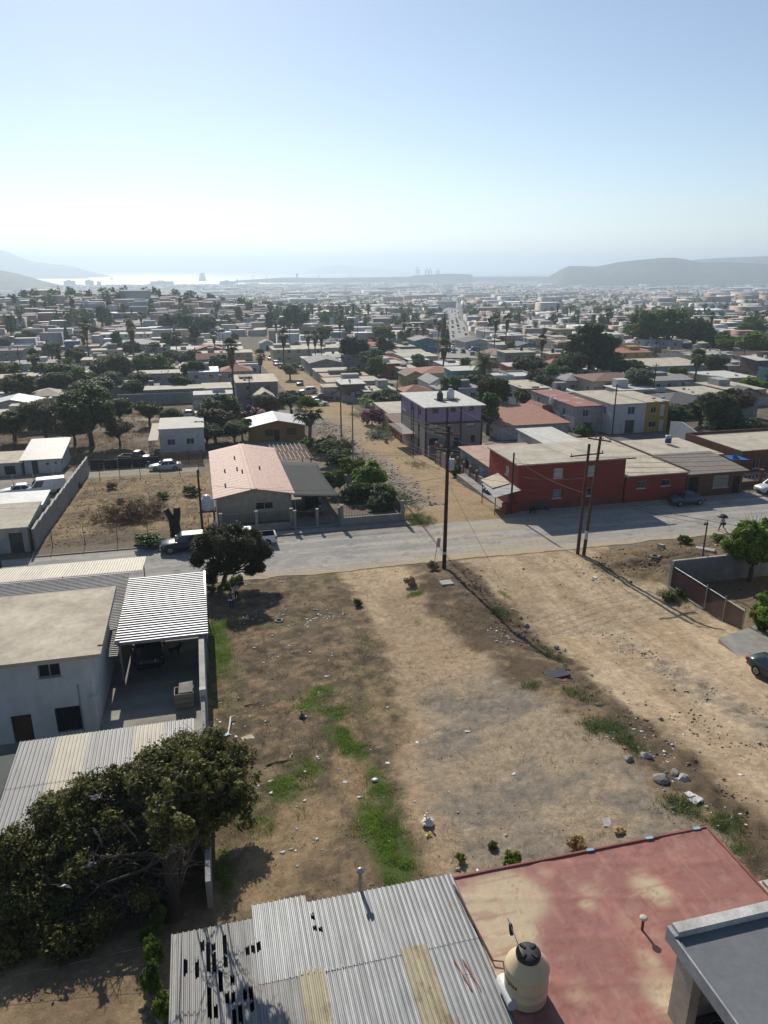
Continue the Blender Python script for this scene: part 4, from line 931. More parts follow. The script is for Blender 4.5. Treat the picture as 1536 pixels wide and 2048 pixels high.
k.box(-.05, .27, 14.4, 21.4, 4.053, 4.14, wh_dirty); k.box(-.06, .28, 14.1, 14.395, .2, 4.3, wh_wall); k.box(.1, .26, 21.42, 31.4, 3.353, 3.95, steel)
k.box(0, .2, 1.0, 14.05, .5, 3.9, grey_wall); k.build('block_wall', r2)
# shed with grey and cream sheets
r2 = root('shed', 'low shed roofed in alternating grey and cream ribbed sheets', 'shed', -9.5, 26.2, 2.2); k = MB()
zf = lambda s, t: 2.42+.035*t; edges = [(0,1.65,sheet_grey),(1.65,3.15,sheet_cream),(3.15,3.5,galv_dull),(3.5,5.15,sheet_grey),(5.15,6.6,sheet_cream),(6.6,7.9,sheet_grey)]
for i, (x0, x1, m_) in enumerate(edges): corrugate(k, x0, x1+.04, 0, 3.2, lambda s, t, i=i: zf(s, t)+.006*(i % 2), m_, 't', .17, .03); corrugate(k, x0, x1+.04, 3.1, 6.4, lambda s, t, i=i: zf(s, t)+.012+.006*(i % 2), m_, 't', .17, .03)
k.build('roof', r2); k = MB(); k.box(.15, 7.7, .3, 6.1, -1, 2.38, grey_wall); k.build('wall', r2)
r2 = root('tarp', 'dark green tarpaulin stretched beside the striped shed roof', 'tarpaulin', -12.2, 27.5, 2.2); k = MB(); k.hexa([(0,0,1.9),(2.4,0,1.9),(2.5,5,2.1),(0,5,2.0),(0,0,1.93),(2.4,0,1.93),(2.5,5,2.13),(0,5,2.03)], M('tarp_green', (.035,.06,.055), .7)); k.build('sheet', r2); k = MB()
for x, y in ((.1,.1),(2.3,.1),(.1,4.8),(2.35,4.8)): k.tube([(x,y,-.3),(x,y,1.93)], .03, steel, 6)
k.build('post', r2)
# ---- house with the holed metal roof
ZM = 7.8; r2 = root('house', 'house under a large weathered ribbed metal roof with holes, bottom centre', 'house', -2.0, 4.0, ZM); k = MB(); zf = lambda s, t: .012*t-.1+.1
rng = random.Random(5); x = 0; pit = .155
def holed(x0, x1, y0, y1, zo, m_, holes):
    n = max(1, round((x1-x0)/pit)); p = (x1-x0)/n
    for i in range(n):
        a = x0+i*p; pf = [(0,0),(.12,.038),(.30,.038),(.42,0),(.62,.004),(.7,.010),(.78,.004),(1,0)]; segs = [(y0, y1)]
        hs = sorted([q for q in holes if abs(q[0]-(a+p*.7)) < p*.5], key=lambda q: q[1])
        vs = []; fs = []
        for j in range(len(pf)-1):
            cuts = [(y0, y1)]
            if j >= 2:
                cuts = []; y = y0
                for _, h0, h1 in hs:
                    h0 = max(h0+rng.uniform(-.05,.05), y0); h1 = min(h1+rng.uniform(-.05,.05), y1)
                    if h1 <= y or h0 >= y1: continue
                    if h0 > y: cuts.append((y, h0))
                    y = max(y, h1)
                if y < y1: cuts.append((y, y1))
            for c0, c1 in cuts:
                o = len(vs); (u0, z0_), (u1, z1_) = pf[j], pf[j+1]
                vs += [(a+u0*p, c0, zf(0,c0)+zo+z0_), (a+u1*p, c0, zf(0,c0)+zo+z1_), (a+u1*p, c1, zf(0,c1)+zo+z1_), (a+u0*p, c1, zf(0,c1)+zo+z0_)]; fs.append((o, o+1, o+2, o+3))
        k.add(vs, fs, m_)
HO = []
for i in range(40):
    cx = rng.choice((rng.uniform(.25,2.3), rng.uniform(.9,1.8))); y1 = rng.uniform(8.6, 12.9)-abs(cx-1.2)*.6
    if cx > 2.0: y1 = rng.choice((12.1, 10.6))+rng.uniform(-.3,.2)
    L_ = rng.choice((.22,.35,.5,.9)); HO.append((cx, y1-L_, y1))
for cx in (2.0,2.15,2.3): HO += [(cx+.15, 11.9, 12.25+rng.uniform(-.1,.1))]
for cx in (1.55,1.7,1.86,2.02): HO += [(cx, 10.55, 10.9)]
holed(0, 2.28, 6.5, 13.05, .0, galv_dull, HO); holed(2.28, 3.9, 10.9, 13.5, .014, galv, HO); holed(3.9, 8.5, 10.85, 13.22, .02, galv, [(4.05,12.6,12.8),(4.2,12.1,12.25),(3.98,12.2,12.35)])
holed(2.28, 3.4, 4, 11.05, .006, galv_dull, HO); holed(3.36, 4.05, 4, 11.0, .03, fibre, []); holed(4.03, 6.2, 4, 10.95, .010, galv, []); holed(6.2, 6.95, 4, 11.02, .034, fibre, []); holed(6.95, 8.5, 4, 11.0, .012, galv, [])
holed(0, 2.28, 4, 6.6, .012, galv_dull, HO)
k.build('roof', r2)
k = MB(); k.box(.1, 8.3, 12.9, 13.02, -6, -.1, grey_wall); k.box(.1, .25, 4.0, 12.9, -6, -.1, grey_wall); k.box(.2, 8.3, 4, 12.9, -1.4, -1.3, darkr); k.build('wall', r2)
k = MB(); 
for y in (6.0, 8.6, 11.0, 12.85): k.box(.12, 8.4, y, y+.07, -.14, -.03, wood2)
k.build('beam', r2)
k = MB(); k.tube([(5.58,13.33,-.35),(5.58,13.33,.85)], .055, steel, 12); k.lathe([(.055,.84),(.11,.85),(.11,.92),(.03,.98)], steel, (5.58,13.33,0), 14); k.build('vent_pipe', r2)
redp = M('paint_mark_red', (.30,.10,.07)); k = MB(); 
for a_, b_ in (((7.55,10.35),(7.72,9.4)),((7.78,10.3),(7.95,9.35)),((7.66,9.85),(7.86,9.82))): 
    k.hexa([(a_[0]-.018,a_[1],.172),(a_[0]+.018,a_[1],.172),(b_[0]+.018,b_[1],.16),(b_[0]-.018,b_[1],.16),(a_[0]-.018,a_[1],.178),(a_[0]+.018,a_[1],.178),(b_[0]+.018,b_[1],.166),(b_[0]-.018,b_[1],.166)], redp)
k.build('paint_mark', r2)
# ---- house with the red painted flat roof
ZR = 8.0; x0, x1, y0, y1 = 6.48, 15.45, 4.0, 17.0; r2 = root('house', 'house with a patchy red painted flat roof carrying a water tank', 'house', x0, y0, ZR)
def redcol(s, t):
    c = np.zeros((len(s), 3)); c[:] = (.29, .135, .115); f = fbm(s*.8, t*.8, 81, 5)
    def L(cc, w):
        nonlocal c; w = np.clip(w, 0, 1)[:, None]; c = c*(1-w)+np.array(cc)*w
    L((.38,.17,.135), ss(f, .48, .65)*.6); w = 0
    for u, v, a, b_, kk in ((1010,1800,1.3,1.1,1),(960,1840,1.1,1.2,1.1),(1000,1870,1.2,.9,1),(940,1900,.9,1.4,1),(1290,1770,.75,.75,.52),(1320,1790,.5,.6,.6),(1180,1780,.7,.5,.45),(1090,1745,.5,.45,.35),(1175,1810,.35,.3,.6),(1300,1930,.5,.7,.5),(1330,1990,.8,1.0,.55),(1160,1990,.7,.6,.35),(1250,1840,.7,.6,.3)):
        s0, t0 = at(u, v, ZR); w = np.maximum(w, kk*np.exp(-((s-s0)/a)**2-((t-t0)/b_)**2))
    L((.50,.41,.27), ss(w*(.62+.75*f), .18, .6)*.92)
    sc = fbm(s*1.1+t*.35, t*5, 83, 3); L((.25,.085,.07), ss(sc, .60, .68)*.35); L((.46,.24,.19), ss(fbm(s*6, t*1.2, 84, 3), .62, .72)*.3); L((.20,.075,.065), ss(.012-np.abs(fbm(s*.7, t*.7, 87, 4)-.5), 0, .01)*.45); L((.24,.10,.085), (np.abs((t*1.0+.03*s) % 1.25-.6) < .02)*.35); L((.42,.30,.22), ss(fbm(s*2.2, t*2.2, 88, 5), .62, .7)*.22)
    return c
sg = np.linspace(x0, x1, 120); tg = np.linspace(y0, y1, 170); Sg, Tg = np.meshgrid(sg, tg); fs_, ft_ = Sg.ravel(), Tg.ravel()
zq = .035*(fbm(fs_*.5, ft_*.5, 85, 3)-.5)+.012*np.abs(np.sin((fs_*.25+ft_)*2.2))**30+.02*ss(fbm(fs_*1.3, ft_*.6, 86, 3), .6, .75)
nn = len(sg); i_ = (np.arange(len(tg)-1)[:, None]*nn+np.arange(nn-1)[None, :]).ravel(); vcolmat('roof_red_paint', rough=.75, fine=.12, fsc=5, bmp=.35, bd=.015, spec=.25)
o = obj_of(np_mesh('roof', np.stack([fs_-x0, ft_-y0, zq], 1), np.stack([i_, i_+1, i_+nn+1, i_+nn], 1), [MATS['roof_red_paint']], col=redcol(fs_, ft_), smooth=True), 'roof', r2)
redw = M('plaster_rose', (.42,.27,.22), streak=.25); k = MB(); k.box(.02, x1-x0-.02, 12.9, 12.98, -5.5, -.03, redw); k.box(x1-x0-.12, x1-x0-.03, 0, 12.9, -5.5, -.03, redw); k.build('wall', r2)
k = MB(); redtrim = M('trim_red', (.30,.11,.09)); 
k.box(0, x1-x0, 12.985, 13.05, -.16, .05, redtrim); k.box(x1-x0, x1-x0+.07, 0, 13.05, -.16, .05, redtrim); k.build('edge_trim', r2); tape = M('tape_blue', (.30,.48,.62), .6)
k = MB(); 
for u in (1172,1287,1378): a = onT(u, 1700, 17.05)[0]-x0; L_ = .26; k.hexa([(a,12.97,.052),(a+L_,12.97,.052),(a+L_,13.06,.052),(a,13.06,.052),(a,12.97,.058),(a+L_*.8,12.95,.058),(a+L_,13.06,.058),(a,13.07,.058)], tape)
k.build('tape_patch', r2)
vs_, vt_ = at(1284,1860,ZR); k = MB(); k.tube([(vs_-x0,vt_-y0,-.1),(vs_-x0,vt_-y0,.42)], .04, M('pipe_maroon', (.16,.06,.05)), 10); k.lathe([(.04,.36),(.115,.44),(.115,.46),(.05,.49)], M('cap_cream', (.55,.52,.44)), (vs_-x0,vt_-y0,0), 18); k.build('vent_pipe', r2)
tcream = M('tank_cream', (.58,.47,.30), .5, var=.06, fine=.03, bmp=.03, spec=.35); lidb = M('lid_black', (.035,.037,.04), .55)
TS, TTt = at(1050,1988,ZR); tk = tank('water_tank', 'cream plastic water tank with black lid on the red roof', TS, TTt, ZR+.02, .56, 1.42, tcream, lidb, n=48)
cur = bpy.data.curves.new('lettering', 'FONT'); cur.body = 'rotoplas'; cur.size = .19; cur.extrude = .002; cur.resolution_u = 3; tmp = bpy.data.objects.new('lettering', cur); COL.objects.link(tmp); bpy.context.view_layer.update()
me = bpy.data.meshes.new_from_object(tmp.evaluated_get(bpy.context.evaluated_depsgraph_get())); bpy.data.objects.remove(tmp); wtxt = max(v.co.x for v in me.vertices)
for v in me.vertices:
    ang = math.radians(-140)+(v.co.x-wtxt)/.56; rr = .5655+v.co.z; v.co = (rr*math.cos(ang), rr*math.sin(ang), .66+v.co.y)
me.materials.append(M('ink_black', (.02,.02,.02))); obj_of(me, 'lettering', tk)
bs, bt = at(1012,1990,ZR); r3 = root('bucket', 'white plastic drum lying between the cream tank and metal roof', 'bucket', 6.55, bt-.05, ZR+.18); k = MB(); k.tube([(0,.4,0),(0,.38,0),(.0,-.1,0),(.0,-.35,0)], [.16,.18,.18,.17], pl, 20); k.build('body', r3); k = MB(); k.tube([(0,-.35,0),(0,-.39,0)], [.185,.185], M('plastic_grey', (.5,.5,.5)), 20); k.build('lid', r3)
# pipes and the float on the red roof
k = MB(); pip = M('pipe_rust', (.14,.055,.045)); p0 = at(908,1775,ZR); p1 = at(1003,1922,ZR)
k.tube([(p0[0]-x0-.0,p0[1]-y0,.09),(p1[0]-x0-.25,p1[1]-y0,.09)], .025, pip, 8); k.tube([(p1[0]-x0-.25,p1[1]-y0,.09),(p1[0]-x0+.0,p1[1]-y0-.1,.1),(TS-x0-.5,TTt-y0,.3)], .02, pip, 8); o = k.build('supply_pipe', r2)
r3 = root('antenna_rod', 'thin white rod with a black bottle tied on, beside the tank', 'rod', TS-.08, TTt+.2, ZR+1.2); k = MB(); k.tube([(0,0,0),(-.3,.35,.9)], .012, pl, 6); k.build('rod', r3); k = MB(); k.tube([(-.19,.26,.40),(-.2,.28,.5),(-.22,.3,.68),(-.24,.31,.74)], [.05,.055,.05,.02], lidb, 10); k.build('bottle', r3)
# ---- grey roof house at the lower right corner
r2 = root('house', 'house with a dark grey felt roof and open porch, lower right corner', 'house', 10.25, 2.0, ZR); felt = M('roof_felt', (.165,.175,.185), .8, var=.18, sc=.6, fsc=5, fine=.08); cw = M('plaster_cream', (.50,.46,.36), streak=.15)
k = MB(); k.hexa([(0,0,2.12),(8,0,2.12),(8,9.6,2.3),(0,9.6,2.3),(0,0,2.28),(8,0,2.28),(8,9.6,2.44),(0,9.6,2.44)], felt); k.build('roof', r2)
k = MB(); 
k.box(.06, 8, 9.62, 9.9, 2.0, 2.62, M('plaster_palegrey', (.60,.58,.55), streak=.15)); k.box(-.05, -.003, 0, 9.61, 2.1, 2.48, M('fascia', (.38,.40,.41))); k.box(-.05, .058, 9.613, 9.93, 2.1, 2.52, MATS['fascia']); k.build('parapet', r2)
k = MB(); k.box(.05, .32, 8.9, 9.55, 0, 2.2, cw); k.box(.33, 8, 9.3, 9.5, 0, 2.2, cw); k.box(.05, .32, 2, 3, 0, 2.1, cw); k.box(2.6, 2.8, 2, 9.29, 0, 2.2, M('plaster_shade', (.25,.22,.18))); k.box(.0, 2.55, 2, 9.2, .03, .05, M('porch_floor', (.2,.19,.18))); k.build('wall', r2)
r3 = root('tub', 'dark round tub on the porch under the grey felt roof', 'tub', 11.1, 10.55, ZR+.05); k = MB(); k.lathe([(.22,0),(.28,.34),(.30,.36),(.27,.36),(.2,.05)], M('tub_dark', (.03,.03,.032), .5), n=24); k.build('body', r3); k = MB(); k.tube([(.3*math.cos(a_),.3*math.sin(a_),.355) for a_ in [i*.3925 for i in range(17)]], .014, steel, 5); k.build('rim', r3)
k = MB(); k.hexa([(0,0,-5),(2.6,0,-5),(2.6,1.5,-5),(0,1.5,-5),(0,0,.0),(2.6,0,.0),(2.6,1.5,.0),(0,1.5,.0)], M('ledge_concrete', (.52,.49,.42))); k.box(.1, 2.5, .1, 1.4, .003, .12, MATS['ledge_concrete']); solo(k, 'concrete_ledge', 'pale concrete ledge beside the right edge of red roof', 'ledge', 15.6, 13.2, ZR-.1)
# ---- big tree at the lower left
LB = lambda u, v, z, r: (lambda q: (*at(u, v, q), q, r))(z-1.0 if z < 9 and u < 300 else z)
dense = [LB(25,1700,6.0,1.0),LB(105,1625,6.3,1.0),LB(175,1592,6.5,1.0),LB(245,1560,6.6,.9),LB(310,1522,6.4,.95),LB(360,1500,6.0,.95),LB(420,1490,5.6,.9),LB(470,1515,5.0,.8),LB(300,1560,6.4,.9),LB(210,1640,6.0,.9),LB(120,1690,5.7,.9),LB(50,1720,5.4,1.0),LB(20,1800,4.9,1.0),LB(100,1760,4.9,.8),LB(90,1840,4.4,.9),LB(30,1880,4.0,.9),LB(400,1560,4.8,.7),LB(160,1870,4.0,.8),LB(290,1790,4.6,.45)]
sparse = [LB(350,1570,5.6,1.1),LB(430,1570,4.6,1.0),LB(470,1590,4.0,.7),LB(250,1670,5.2,1.0),LB(330,1650,4.8,1.0),LB(200,1730,4.8,.9),LB(400,1640,4.2,.8),LB(280,1730,4.2,.8),LB(430,1510,12.0,.55),LB(400,1550,12.2,.55),LB(470,1560,11.6,.5),LB(370,1600,12.0,.55),LB(430,1600,11.6,.5),LB(340,1650,11.8,.5),LB(460,1610,11.2,.45),LB(400,1640,11.2,.45)]
dense += [LB(330,1580,6.0,.9),LB(400,1530,5.6,.9),LB(270,1600,6.0,.8),LB(160,1650,6.0,.9),LB(70,1720,5.6,.9),LB(380,1600,5,.5),LB(140,1800,4.4,.8),LB(60,1850,4.2,.8),LB(10,1730,5.2,1),LB(450,1540,4.8,.6),LB(220,1780,4.4,.5),LB(235,1720,5.2,.7),LB(290,1690,5.2,.6),LB(160,1735,5.4,.7),LB(350,1690,4.6,.5),LB(120,1880,4.2,.7),LB(60,1790,5,.8),LB(200,1830,4.4,.6)]
TR_S, TR_T = G(345,1835); TZ = h(TR_S, TR_T); big = root('tree', 'large dark spreading tree with bare inner branches beside the metal roof', 'tree', TR_S, TR_T, TZ)
def local(l): return (l[0]-TR_S, l[1]-TR_T, l[2]-TZ)
rngb = np.random.default_rng(77); C, R_ = [], []
for l in dense:
    c = np.array(local(l)); n = 95; dd = rngb.normal(size=(n,3)); dd /= np.linalg.norm(dd, axis=1)[:, None]; dd[:, 2] *= .65; C.append(c+dd*(.35+.65*rngb.random(n)[:, None])*l[3]); R_.append(np.full(n, .30)*(.6+.9*rngb.random(n)))
for l in sparse:
    c = np.array(local(l)); n = 26 if l[2] < 9 else 34; dd = rngb.normal(size=(n,3)); dd /= np.linalg.norm(dd, axis=1)[:, None]; C.append(c+dd*(l[3]*(1 if l[2] < 9 else 1.7))*rngb.random(n)[:, None]); R_.append(np.full(n, .2))
V, Q = leaves(np.concatenate(C), np.concatenate(R_), 46, .075, rngb, .5, .5); leafmat('leaf_big', (.03,.043,.014), (.13,.13,.045), .35, .5); obj_of(np_mesh('crown', V, Q, [MATS['leaf_big']]), 'crown', big)
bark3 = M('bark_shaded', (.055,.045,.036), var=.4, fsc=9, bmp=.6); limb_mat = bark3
k = MB(); k.tube([(0,0,-.4),(.05,.1,.6),(.1,.3,1.5),(.05,.7,2.3)], [.42,.33,.28,.22], bark3, 12)
rb = random.Random(9)
def limb(a_, b_, r0, r1, wob=.25):
    a_ = Vector(a_); b_ = Vector(b_); pts = [a_.lerp(b_, i/5)+Vector((rb.uniform(-wob,wob), rb.uniform(-wob,wob), rb.uniform(-wob,wob)))*(1 if 0 < i < 5 else 0) for i in range(6)]; k.tube(pts, [r0+(r1-r0)*i/5 for i in range(6)], bark3, 7)
    return pts
base = [(0,.05,.5),(.05,.1,.6),(.1,.3,1.5),(.05,.7,2.3)]
for i, l in enumerate(dense+sparse):
    p = limb(base[i % 4], local(l), .10-.0018*i, .02, .28)
    for q in p[2:]: 
        for _ in range(5): e = Vector(q)+Vector((rb.uniform(-.9,.9), rb.uniform(-.9,.9), rb.uniform(-.3,.8))); k.tube([q, Vector(q).lerp(e,.5)+Vector((0,0,.08)), e], [.02,.012,.005], bark3, 4)
for l in sparse:
    c = Vector(local(l))
    for _ in range(26):
        a_ = c+Vector((rb.gauss(0,1), rb.gauss(0,1), rb.gauss(0,.6)))*l[3]*.6; b_ = a_+Vector((rb.uniform(-.7,.7), rb.uniform(-.7,.7), rb.uniform(-.25,.45))); k.tube([a_, (a_+b_)/2+Vector((0,0,.06)), b_], [.012,.009,.004], bark3, 4)
k.build('trunk', big)
# plastic caught in the tree, board, wire, things in the dirt yard
def rag(name, label, s, t, z, w_, l_, mat, seed, drop=0):
    rg = random.Random(seed); k = MB(); n = 7; vs = []; fs = []
    for i in range(n+1):
        for j in range(4): f = i/n; ww = w_*(1-.75*math.sin(f*3.0)*.9); vs.append(((j/3-.5)*ww+rg.uniform(-.06,.06), f*l_*.35+rg.uniform(-.05,.05), -f*l_*drop+rg.uniform(-.07,.07)))
    for i in range(n):
        for j in range(3): fs.append((i*4+j, i*4+j+1, i*4+j+5, i*4+j+4))
    k.add(vs, fs, mat, True); o = k.build(name, fix=False); md = o.modifiers.new('t', 'SOLIDIFY'); md.thickness = .006; o.location = P(s, t, z); o.rotation_euler = (0, 0, A+rg.uniform(-.4,.4)); return tag(o, label, 'plastic sheet')
film = M('plastic_film', (.6,.6,.6), .35, var=.1)
s_1, t_1 = at(195,1600,6.5); rag('plastic_sheet', 'torn white plastic film caught on top of the big tree', s_1, t_1, 6.75, .5, 1.0, film, 1, .45)
s_1, t_1 = at(190,1670,5.6); rag('plastic_sheet', 'long grey plastic strip hanging below the white film in the tree', s_1, t_1, 5.9, .18, 1.5, M('plastic_film_grey', (.35,.35,.36), .4), 2, .9)
s_1, t_1 = at(185,1730,5); rag('plastic_sheet', 'crumpled grey plastic piece lower in the big tree', s_1, t_1, 5.1, .4, .5, M('plastic_film_grey'), 3, .5)
s_1, t_1 = at(128,1780,4.6); rag('plastic_sheet', 'small pale plastic scrap at the shaded left of the big tree', s_1, t_1, 4.8, .35, .5, film, 4, .4)
s_1, t_1 = at(245,1795,3.4); k = MB(); k.hexa([(-.22,-.55,0),(.22,-.55,0),(.22,.55,.25),(-.22,.55,.25),(-.22,-.55,.03),(.22,-.55,.03),(.22,.55,.28),(-.22,.55,.28)], M('panel_bluegrey', (.36,.40,.44))); solo(k, 'panel', 'pale blue-grey panel leaning under the big tree', 'panel', s_1, t_1, 3.0, -.3)
for q, (u, v) in enumerate(((300,1880),(310,1925),(305,1990),(330,2030),(318,1860))):
    s_1, t_1 = G(u, v); plant('bush%d' % (q % 2), s_1, t_1, .9+.3*(q % 3), .8, 'leafy weeds growing against the side of the holed metal roof', 'plant', 'weed_clump', 'weeds by the metal roof')
s_1, t_1 = G(308,1960); r3 = root('pot', 'black bucket standing by the weeds beside the metal roof', 'bucket', s_1-.15, t_1); k = MB(); k.lathe([(.16,0),(.21,.42),(.22,.43),(.19,.43),(.15,.06)], lidb, n=18); k.build('body', r3); k = MB(); k.tube([(.21*math.cos(i*.3142),0,.42+.2*math.sin(i*.3142)) for i in range(11)], .008, steel, 5); k.build('handle', r3)
rk = M('stone', (.28,.26,.23), var=.35, fsc=5, bmp=.6); rk2 = M('concrete_lump', (.42,.40,.36), var=.3, bmp=.5)
def rock(name, label, s, t, r, mat, seed, cat='rock', group=None, flat=.7, zoff=0):
    rg = random.Random(seed); import bmesh as bmx
    bm = bmx.new(); bmx.ops.create_icosphere(bm, subdivisions=2, radius=r)
    ax = [Vector((rg.gauss(0,1), rg.gauss(0,1), rg.gauss(0,1))).normalized() for _ in range(9)]; cut = [rg.uniform(.55,.85)*r for _ in ax]
    for v in bm.verts:
        for a_, c in zip(ax, cut):
            dd = v.co.dot(a_)-c
            if dd > 0: v.co -= a_*dd
        v.co.z *= flat
    me = bpy.data.meshes.new(name); bm.to_mesh(me); bm.free(); me.materials.append(mat); o = obj_of(me, name); o.location = P(s, t, h(s, t)+r*flat*.35+zoff); o.rotation_euler = (0, 0, rg.random()*6); return tag(o, label, cat, group)
for q, (u, v, r_) in enumerate(((300,2010,.16),(312,2025,.13),(290,2035,.12),(322,2042,.2),(282,2020,.1))): rock('rock', 'grey stone in the row along the weeds of the dirt yard', *G(u, v), r_, rk, q, group='stones edging the dirt yard')
a_ = Vector(P(*at(-20,1962,3.2), 3.2)); b_ = Vector(P(*at(340,1880,3.7), 3.7)); o = wire(a_, b_, .05, .006); o['label'] = 'thin clothes wire strung low across the dirt yard'; o['group'] = 'yard wire'
# ================================================================ empty lot and dirt street
# tree by the street with two people in its shade
ts, tt_ = G(440,1185); r2 = root('tree', 'round dark tree at the roadside shading two standing people', 'tree', ts, tt_); tz = h(ts, tt_)
def LT(u, v, t0, r): s, z = onT(u, v, t0); return (s-ts, t0-tt_, z-tz, r)
lb = [LT(415,1080,59.2,.9),LT(450,1070,59.4,1.0),LT(490,1075,59.6,1.0),LT(515,1095,59.2,.85),LT(400,1105,58.6,.85),LT(440,1105,58.4,1.0),LT(480,1110,58.2,1.0),LT(510,1118,58.8,.75),LT(430,1135,58.4,.8),LT(465,1130,57.4,.8),LT(420,1155,58.4,.5),LT(450,1085,57.0,.95),LT(490,1090,57.2,.9),LT(425,1095,61.0,.9),LT(480,1085,61.2,1.0),LT(500,1140,58.6,.4),LT(520,1135,58.6,.3),LT(400,1090,59.6,.7),LT(430,1065,60.2,.8),LT(505,1075,60,.8),LT(470,1062,59.8,.8),LT(530,1105,59.4,.6),LT(395,1120,58.8,.6)]
rg_ = np.random.default_rng(3); C = []; R_ = []
for x, y, z, r in lb:
    n = 80; d_ = rg_.normal(size=(n,3)); d_ /= np.linalg.norm(d_, axis=1)[:, None]; C.append(np.array([x,y,z])+d_*r*(.5+.5*rg_.random(n)[:, None])*np.array([1,1,.8])); R_.append(np.full(n, .30)*(.6+.8*rg_.random(n)))
V, Q = leaves(np.concatenate(C), np.concatenate(R_), 42, .075, rg_, .4, .5); obj_of(np_mesh('crown', V, Q, [leafmat('leaf_road', (.02,.028,.012), (.045,.05,.02), .2)]), 'crown', r2)
k = MB(); rb = random.Random(4); fork = Vector(LT(452,1148,58.0,0)[:3]); k.tube([(0,0,-.3),(.05,0,.5),tuple(fork*.6),tuple(fork)], [.3,.22,.2,.17], bark, 10)
for x, y, z, r in lb: limb(tuple(fork), (x,y,z), .10, .03, .18)
k.build('trunk', r2)
for q, (u, v, w_) in enumerate(((422,1185,1.0),(452,1175,.9),(468,1168,1.0),(480,1163,.7))): plant('bush1', *G(u, v), .7, w_, 'low yellow-green bush at the foot of the roadside tree', 'bush', 'bush', 'bushes at the roadside tree')
shp = M('cloth_plaid', (.18,.16,.18), var=.5, fsc=30, bmp=0); shw = M('cloth_pale', (.50,.50,.53), var=.1, bmp=0); jean = M('cloth_jeans', (.03,.04,.075), bmp=0); shoe = M('shoe_pale', (.5,.5,.48), bmp=0); drk = M('cloth_black', (.018,.018,.02), bmp=0)
s_1, t_1 = G(464,1219); ps = stand(1.72); ps['wrl'] = (-.16,-.26,1.02); ps['hdl'] = (-.12,-.32,1.02); ps['ell'] = (-.25,-.03,1.1); ps['wrr'] = (.16,-.26,1.02); ps['hdr'] = (.12,-.32,1.02); ps['elr'] = (.25,-.03,1.1); person('person in a plaid shirt and jeans holding a white folder under the roadside tree', s_1, t_1, -.3, ps, shp, jean, shoe)
k = MB(); k.box(-.17,.17,-.13,.13,0,.02, M('paper', (.75,.75,.78), bmp=0)); solo(k, 'folder', 'white folder held by the person in plaid', 'folder', s_1-.09, t_1-.36, h(s_1,t_1)+1.0, -.3)
s_1, t_1 = G(470,1204); person('person in a pale shirt standing closest behind the one in plaid', s_1+.15, t_1, .4, stand(1.66), shw, drk, drk)
# litter and odd things lying in the lot (each countable piece its own object)
def piece(kind, u, v, lab, cat, mat, w_=.3, l_=.3, hh=.05, name=None, rot=None, lift=0):
    s, t = G(u, v); k = MB(); rg = random.Random(int(u*7+v))
    if kind == 'slab': k.hexa([(-w_,-l_,0),(w_,-l_*.9,0),(w_*.9,l_,0),(-w_,l_*.95,0),(-w_*.95,-l_*.95,hh),(w_*.95,-l_*.9,hh*.8),(w_*.85,l_*.95,hh),(-w_*.95,l_*.9,hh*1.1)], mat)
    elif kind == 'bag':
        n = 14; vs = []; fs = []
        for i in range(8):
            f = i/7; rr = w_*math.sin(math.pi*(.12+.8*f))*(1 if f < .7 else .8)
            for j in range(n): a_ = j*6.283/n; q = rr*(1+rg.uniform(-.22,.22)); vs.append((q*math.cos(a_), q*math.sin(a_), hh*f+rg.uniform(-.02,.02)))
        for i in range(7):
            for j in range(n): fs.append((i*n+j, i*n+(j+1) % n, (i+1)*n+(j+1) % n, (i+1)*n+j))
        fs.append(tuple(range(7*n, 8*n))); k.add(vs, fs, mat)
        for q in (-1, 1): k.hexa([(q*.02,-.03,hh*.9),(q*.05,-.03,hh*.9),(q*.05,.03,hh*.9),(q*.02,.03,hh*.9),(q*.12,-.06,hh*1.35),(q*.17,-.04,hh*1.3),(q*.16,.05,hh*1.32),(q*.1,.04,hh*1.38)], mat)
    elif kind == 'tyre':
        n = 22; pr = [(.20,.02),(.29,0),(.33,.04),(.33,.16),(.29,.20),(.20,.18),(.19,.1)]; vs = []; fs = []
        for i in range(n):
            a_ = i*6.283/n
            for r_, z_ in pr: vs.append((r_*w_*math.cos(a_), r_*w_*math.sin(a_), z_))
        m_ = len(pr)
        for i in range(n):
            for j in range(m_): fs.append((i*m_+j, ((i+1) % n)*m_+j, ((i+1) % n)*m_+(j+1) % m_, i*m_+(j+1) % m_))
        k.add(vs, fs, mat, True)
    elif kind == 'dish': k.lathe([(w_,.06),(w_*.8,.02),(.02,.0),(.05,.03),(w_*.78,.05),(w_,.07)], mat, n=24)
    elif kind == 'pipe': k.tube([(0,-l_,.08),(.02,0,.12),(.0,l_,.16),(.25,l_*1.12,.18)], [w_,w_,w_,w_*.6], mat, 10)
    elif kind == 'stick': k.tube([(-l_,0,.03),(-l_*.3,.04,.07),(l_*.4,-.03,.05),(l_,.06,.08)], [w_,w_*.9,w_*.7,w_*.3], mat, 6)
    return solo(k, name or kind, lab, cat, s, t, h(s, t)+lift, rg.random()*3 if rot is None else rot)
wp = M('litter_white', (.66,.66,.64), .5, var=.12); yl = M('litter_yellow', (.65,.55,.12), .5); bl = M('litter_blue', (.25,.42,.55), .5); brd = M('board_cream', (.62,.55,.40), streak=.2)
piece('bag', 855,1650,'white plastic bag full of rubbish lying in the lot','bag',wp,.26,.2,.36,'plastic_bag'); piece('bag', 856,1672,'small crumpled yellow wrapper near the white plastic bag','wrapper',yl,.12,.1,.10,'wrapper')
